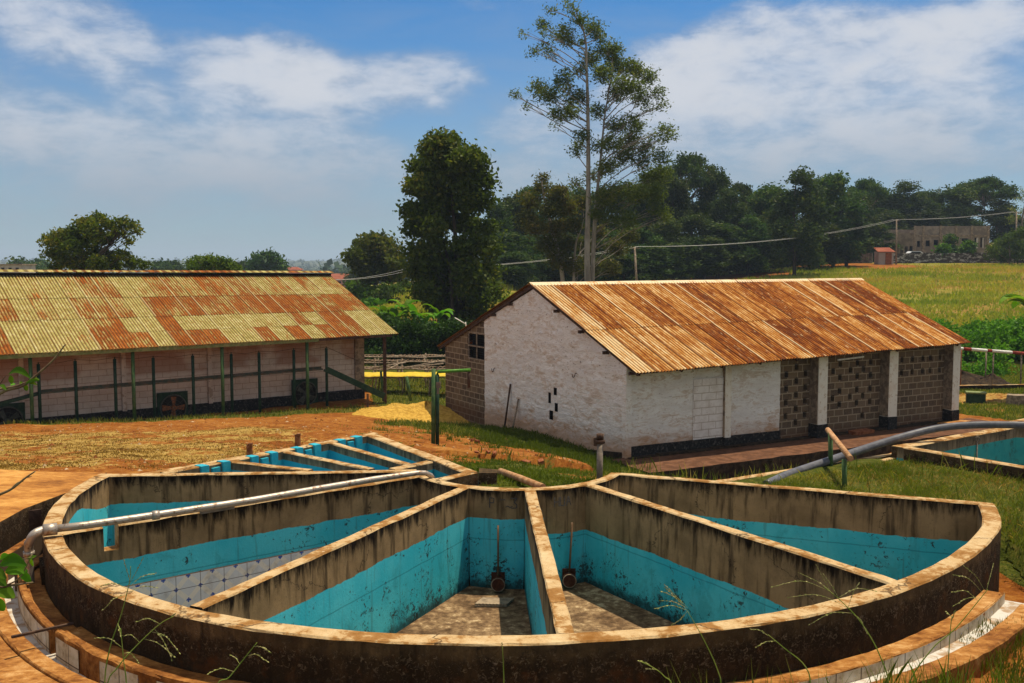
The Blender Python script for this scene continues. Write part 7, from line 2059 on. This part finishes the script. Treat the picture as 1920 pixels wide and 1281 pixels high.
# right-hand yard: kerb, box, block, banded rail
a, b = WY(1770, 733, 46.5), WY(2030, 731, 47.5); m = MB(); P_ = straight(a[:2], b[:2], .6); wall(m, side(P_, -.12), side(P_, .12), -.2, .22, 1, 1, rough=.015)
tag(m.build('kerb', [M['cap'], M['darkearth'], M['darkearth']]), 'low kerb running across behind the green box at the right', 'kerb')
bx = WY(1829, 757, 42.3); gb_ = thing('meter_box', (bx[0], bx[1], gz1(bx[0], bx[1])), 'small dark green concrete box on the far lawn', 'box')
m = MB(); m.box((bx[0], bx[1], gz1(bx[0], bx[1]) + .12), (.74, .5, .56), rz=-.35, jit=.01); m.build('body', M['darkgreen'], gb_)
m = MB(); m.box((bx[0], bx[1], gz1(bx[0], bx[1]) + .43), (.80, .56, .06), rz=-.35, jit=.006); m.build('lid', M['fascia'], gb_)
bx = WY(1912, 756, 41); m = MB(); m.box((bx[0] + .1, bx[1], gz1(bx[0], bx[1]) + .2), (1.2, .55, .5), rz=-.5, jit=.03, taper=.95); tag(m.build('concrete_block', M['concgrey']), 'long stained concrete block lying at the right edge of the far lawn', 'block')
rl = thing('banded_rail', WY(1860, 720, 47), 'horizontal white pole with red bands on thin legs beyond the shed', 'rail')
p0, p1 = WY(1779, 652, 46.4), WY(1990, 668, 48.0)
segs = [(0, .12, 'w'), (.12, .19, 'r'), (.19, .33, 'w'), (.33, .37, 'r'), (.37, .55, 'w'), (.55, .70, 'r'), (.70, 1, 'w')]
for s0_, s1_, c in segs:
    m = MB(); m.tube([p0 + (p1 - p0) * s0_, p0 + (p1 - p0) * s1_], .075, 10); m.build('band' if c == 'r' else 'pole', M['rail_red'] if c == 'r' else M['rail_white'], rl)
for px, py, dd in ((1806, 712, .2), (1818, 706, 1.2), (1863, 720, 0), (1874, 710, 1.3), (1918, 722, .1)):
    t = on_line(px, p0[:2], (p1 - p0)[:2], 660); q = p0 + (p1 - p0) * t; m = MB(); m.tube([(q[0], q[1] + dd, gz1(q[0], q[1] + dd) - .1), (q[0], q[1] + dd, q[2] - .02)], .035, 6); m.build('leg', M['rustmetal'] if px < 1850 else M['greywood'], rl)

# broken bricks on the slope
rb_ = random.Random(6)
for i in range(9):
    px, D_ = rb_.choice(((rb_.uniform(860, 940), rb_.uniform(22, 27)), (rb_.uniform(870, 900), rb_.uniform(29, 33)), (rb_.uniform(905, 1100), rb_.uniform(16, 21)))); x = (px - 960) / F * D_; z = gz1(x, D_)
    m = MB(); m.box((x, D_, z + .03), (rb_.uniform(.08, .20), rb_.uniform(.06, .12), rb_.uniform(.04, .09)), R=Euler((rb_.uniform(-.3, .3), rb_.uniform(-.3, .3), rb_.uniform(0, 3))).to_matrix(), jit=.012)
    tag(m.build('broken_brick', M['brickred']), 'broken reddish brick lying on the slope below the whitewashed gable', 'brick', 'broken bricks on the slope')

# ---- unfinished stone building, wall, hut, sheds, cars
ub = thing('unfinished_building', WY(1760, 478, 165), 'unfinished two storey stone building with empty window openings on the hill at the right', 'building')
D_ = 165.0
zg = gz1((1760 - 960) / F * D_, D_) - .3
xa, xb_ = (1711 - 960) / F * D_, (1849 - 960) / F * D_
zt = WY(1780, 424, D_)[2]
def Xp(px): return (px - 960) / F * D_
ops = [(Xp(px0) - xa, Xp(px1) - xa, WY(0, y1, D_)[2], WY(0, y0, D_)[2]) for px0, px1, y0, y1 in ((1716, 1722, 452, 463), (1732, 1740, 451, 462), (1747, 1756, 450, 461), (1766, 1773, 449, 455), (1799, 1812, 447, 459), (1823, 1829, 446, 464), (1834, 1842, 446, 464))]
m = MB(); wall_open(m, (xa, D_), (1, 0), xb_ - xa, zg, zt, .3, (0, 1), ops); m.build('front_wall', M['paleblock'], ub)
m = MB(); m.add([(xb_, D_, zg), (xb_, D_ + 9, zg), (xb_, D_ + 9, zt - .3), (xb_, D_, zt)], [(0, 1, 2, 3)]); m.add([(xb_, D_ + 9, zg), (xa - 3, D_ + 9, zg), (xa - 3, D_ + 9, zt - .3), (xb_, D_ + 9, zt - .3)], [(0, 1, 2, 3)]); m.build('wall', M['paleblock'], ub)
m = MB(); m.box(((xa + xb_) / 2, D_ + 4.5, WY(0, 443, D_)[2]), (xb_ - xa, 8.6, .15)); m.build('floor_slab', M['paleblock'], ub)
for px in (1711, 1727, 1759, 1788, 1817, 1848):
    m = MB(); m.box((Xp(px), D_ - .06, (zg + zt) / 2), (.35, .2, zt - zg + .1)); m.build('column', M['concgrey'], ub)
m = MB(); m.box(((xa + xb_) / 2, D_ - .05, WY(0, 442, D_)[2]), (xb_ - xa, .18, .28)); m.build('ring_beam', M['concgrey'], ub)
xw = (1663 - 960) / F * (D_ + 5); A_w, B_w = np.array([xw, D_ + 5]), np.array([xa, D_]); Lw = np.hypot(*(B_w - A_w)); dw = (B_w - A_w) / Lw
zt2 = WY(1663, 439, D_ + 5)[2]
m = MB(); wall_open(m, A_w, dw, Lw, zg, zt2, .3, (0, 1), [(Lw * f, Lw * f + .75, zg + .2, zg + 2.6) for f in (.10, .28, .46, .64, .82)]); m.build('wing_wall', M['paleblock'], ub)
for i, px in enumerate((1827, 1838)):
    m = MB(); m.box((Xp(px), D_ - .2, WY(0, 456, D_)[2]), (.28, .05, 1.7)); m.build('door_leaf', M['palewall'], ub)
m = MB(); m.add([(Xp(1712), D_ + 2.5, zg), (xb_ - .1, D_ + 2.5, zg), (xb_ - .1, D_ + 2.5, WY(0, 444, D_)[2]), (Xp(1712), D_ + 2.5, WY(0, 444, D_)[2])], [(0, 1, 2, 3)]); m.build('inner_wall', M['void'], ub)

def stone_wall(pts, h, label, matl, seed):
    m = MB(); P_ = []
    for a, b in zip(pts[:-1], pts[1:]): P_ += straight(a, b, .7)
    z0 = [gz1(*p) for p in P_]; Z = [z + h + rt_.uniform(-.08, .08) for z in z0]
    wall(m, side(P_, -.18), side(P_, .18), min(z0) - .5, Z, 0, 0, rough=.05); o = m.build('stone_wall', matl); return tag(o, label, 'wall')
M['drywall'] = mat('limewashed_rubble', simple((.06, .05, .045), (.42, .40, .38), 1.3, .9, bumpk=.8, lo=.50, hi=.60, sc3=(1, 1, 2.2)))
wD = 150
stone_wall([WY(1655, 480, wD)[:2], WY(1760, 480, wD + 1)[:2], WY(1860, 480, wD + 1)[:2], WY(1990, 480, wD)[:2]], 1.5, 'rough stone boundary wall splashed with limewash along the top of the field', M['drywall'], 1)
stone_wall([WY(1566, 480, 156)[:2], WY(1636, 480, 153)[:2]], 1.5, 'lower dark stone wall left of the small red roofed hut', M['stone'], 2)
hx, hy = WY(1657, 490, 148)[:2]; hz = gz1(hx, hy); ht = thing('gate_hut', (hx, hy, hz), 'small white hut with a red mono pitch roof at the end of the stone wall', 'hut')
m = MB(); m.box((hx, hy, hz + .9), (2.2, 1.8, 2.0)); m.build('wall', M['palewall'], ht)
m = MB(); m.box((hx + .35, hy - .93, hz + .85), (.9, .06, 1.7)); m.build('door', M['brickred'], ht)
m = MB(); m.add([(hx - 1.3, hy - 1.1, hz + 1.85), (hx + 1.3, hy - 1.1, hz + 1.85), (hx + 1.2, hy + 1.1, hz + 2.5), (hx - 1.2, hy + 1.1, hz + 2.5), (hx - 1.3, hy - 1.1, hz + 1.78), (hx + 1.3, hy - 1.1, hz + 1.78), (hx + 1.2, hy + 1.1, hz + 2.4), (hx - 1.2, hy + 1.1, hz + 2.4)], [(0, 1, 2, 3), (7, 6, 5, 4), (0, 4, 5, 1), (1, 5, 6, 2), (2, 6, 7, 3), (3, 7, 4, 0)]); m.build('roof', M['redroof'], ht)
for i, (px, w_, mt, lb) in enumerate(((1613, 1.8, 'galv', 'tin shed of grey sheets behind the dark stone wall'), (1640, 3.0, 'brickred', 'rusty tin shed behind the dark stone wall beside the hut'))):
    x, y = WY(px, 470, 162)[:2]; z = gz1(x, y); o = thing('tin_shed', (x, y, z), lb, 'shed'); m = MB(); m.box((x, y, z + 1.0), (w_, 2, 2.0)); m.build('wall', M[mt], o)
    m = MB(); m.box((x, y, z + 2.05), (w_ + .4, 2.4, .08), R=Euler((.12, 0, 0)).to_matrix()); m.build('roof', M['rustmetal'], o)
def car(px, py, D_, label, rz=0):
    x, y = WY(px, py, D_)[:2]; z = gz1(x, y) + .25; o = thing('parked_car', (x, y, z), label, 'car', 'cars behind the stone wall')
    m = MB(); prof = [(-2.0, .35), (-2.05, .75), (-1.2, .9), (-.7, 1.38), (.7, 1.40), (1.35, .95), (2.0, .85), (2.05, .35)]
    n = len(prof); m.add([(x + p, y - .8, z + q) for p, q in prof] + [(x + p, y + .8, z + q) for p, q in prof], [tuple(range(n)), tuple(range(2 * n - 1, n - 1, -1))] + [(i, i + n, (i + 1) % n + n, (i + 1) % n) for i in range(n)]); m.build('body', M['carwhite'], o)
    m = MB(); m.add([(x - .95, y - .82, z + .95), (x + 1.1, y - .82, z + .95), (x + .62, y - .82, z + 1.3), (x - .65, y - .82, z + 1.3)], [(0, 1, 2, 3)]); m.build('window', M['glass'], o)
    for dx in (-1.3, 1.3):
        m = MB(); m.cyl((x + dx, y - .86, z + .33), .33, .2, 14, axis=(0, 1, 0)); m.build('wheel', M['tyre'], o)
car(1714, 470, 158, 'white parked car showing over the stone wall left of the round bush')
car(1797, 468, 159, 'white parked car mostly hidden by the stone wall and bushes')

# distant houses and the pale block
def house(px, D_, w_, h, rh, wallm, roofm, label, name='distant_house'):
    x = (px - 960) / F * D_; z = gz1(x, D_); o = thing(name, (x, D_, z), label, 'house', 'distant houses'); m = MB(); m.box((x, D_, z + h / 2), (w_, w_ * .7, h)); m.build('wall', wallm, o)
    m = MB(); W_ = w_ / 2 + .6; V = [(x - W_, D_ - W_ * .75, z + h), (x + W_, D_ - W_ * .75, z + h), (x + W_, D_ + W_ * .75, z + h), (x - W_, D_ + W_ * .75, z + h), (x - W_ * .5, D_, z + h + rh), (x + W_ * .5, D_, z + h + rh)]
    m.add(V, [(0, 1, 5, 4), (1, 2, 5), (2, 3, 4, 5), (3, 0, 4)]); m.build('roof', roofm, o)
    for k in (-.3, 0, .3):
        m = MB(); m.box((x + w_ * k, D_ - w_ * .35 - .02, z + h * .62), (w_ * .12, .06, h * .25)); m.build('window', M['void'], o)
house(638, 330, 9, 3.0, 1.5, M['pinkwall'], M['redroof'], 'red roofed house in the valley nearest the end of the yellowed ridge')
house(655, 300, 8, 2.4, 1.3, M['pinkwall'], M['redroof'], 'lower red roofed house in the valley right of the other')
house(628, 420, 11, 4.2, 1.8, M['palewall'], M['redroof'], 'farther red roofed house above the end of the yellowed ridge')
house(548, 420, 8, 9.0, 1.2, M['pinkwall'], M['redroof'], 'pink tower like house showing above the yellowed ridge')
x = (22 - 960) / F * 170; z = gz1(x, 170); zt_ = WY(22, 497, 170)[2]; o = thing('apartment_block', (x, 170, z), 'pale flat roofed block of rooms at the left edge above the yellowed roof', 'building')
m = MB(); m.box((x, 170, (z + zt_) / 2), (6.2, 5, zt_ - z)); m.build('wall', M['palewall'], o); m = MB(); m.box((x, 170, zt_ + .08), (6.6, 5.4, .16)); m.build('roof', M['concgrey'], o)
for k in range(5):
    m = MB(); m.box((x - 2.4 + 1.2 * k, 167.48, zt_ - .7), (.5, .06, .5)); m.build('window', M['void'], o)

# ---- utility poles and line
POLES = [((778, 576), (775, 503), 88, 'utility pole on the grassy slope left of the evergreen column'), ((1196, 540), (1190, 463), 104, 'leaning utility pole behind the ridge of the rusty roof'), ((1681, 478), (1681, 412), 146, 'utility pole in front of the unfinished building'), ((1906, 470), (1906, 397), 150, 'utility pole near the right edge of the photo')]
tops = []
for (b_, t_, D_, lb) in POLES:
    b, t = WY(*b_, D_), WY(*t_, D_); o = thing('utility_pole', (b[0], b[1], gz1(b[0], D_)), lb, 'pole', 'utility poles'); m = MB(); m.tube([(b[0], b[1], gz1(b[0], D_) - .3), t], [.14, .10], 8); m.build('pole', M['greywood'], o)
    m = MB(); m.beam((t[0] - .5, t[1], t[2] - .15), (t[0] + .5, t[1], t[2] - .15), .08, .08); m.build('crossarm', M['greywood'], o); tops.append(np.array(t))
pre = WY(560, 522, 84)
for nm, a, b, sag in (('over the slope left of the evergreen column', pre, tops[0], .5), ('between the two poles left of the field', tops[0], tops[1], .5), ('across the front of the wood', tops[1], tops[2], 1.0), ('above the unfinished building', tops[2], tops[3], .3)):
    o = thing('power_line', (a + b) / 2, 'pair of thin pale overhead wires ' + nm, 'power line', 'overhead wires')
    for dx in (-.4, .4):
        m = MB(); m.tube([a + (b - a) * t + np.array([dx, 0, -sag * 4 * t * (1 - t) + .02]) for t in np.linspace(0, 1, 14)], .017, 5, cap=False); m.build('strand', M['wire'], o)

# ------------------------------------------------------------------ the air
hz = MB(); hz.add([(x, y, z) for z in (-40, 75) for x, y in ((-4400, -60), (4400, -60), (4400, 6200), (-4400, 6200))], [(0, 3, 2, 1), (4, 5, 6, 7), (0, 1, 5, 4), (1, 2, 6, 5), (2, 3, 7, 6), (3, 0, 4, 7)])
hm = bpy.data.materials.new('haze'); hm.use_nodes = True; ht_ = hm.node_tree; ht_.nodes.clear()
ho = ht_.nodes.new('ShaderNodeOutputMaterial'); hv = ht_.nodes.new('ShaderNodeVolumePrincipled')
hv.inputs['Color'].default_value = (.62, .78, 1.0, 1); hv.inputs['Density'].default_value = .00026; hv.inputs['Anisotropy'].default_value = 0
ht_.links.new(hv.outputs[0], ho.inputs[1])
tag(hz.build('haze', hm), kind='stuff')
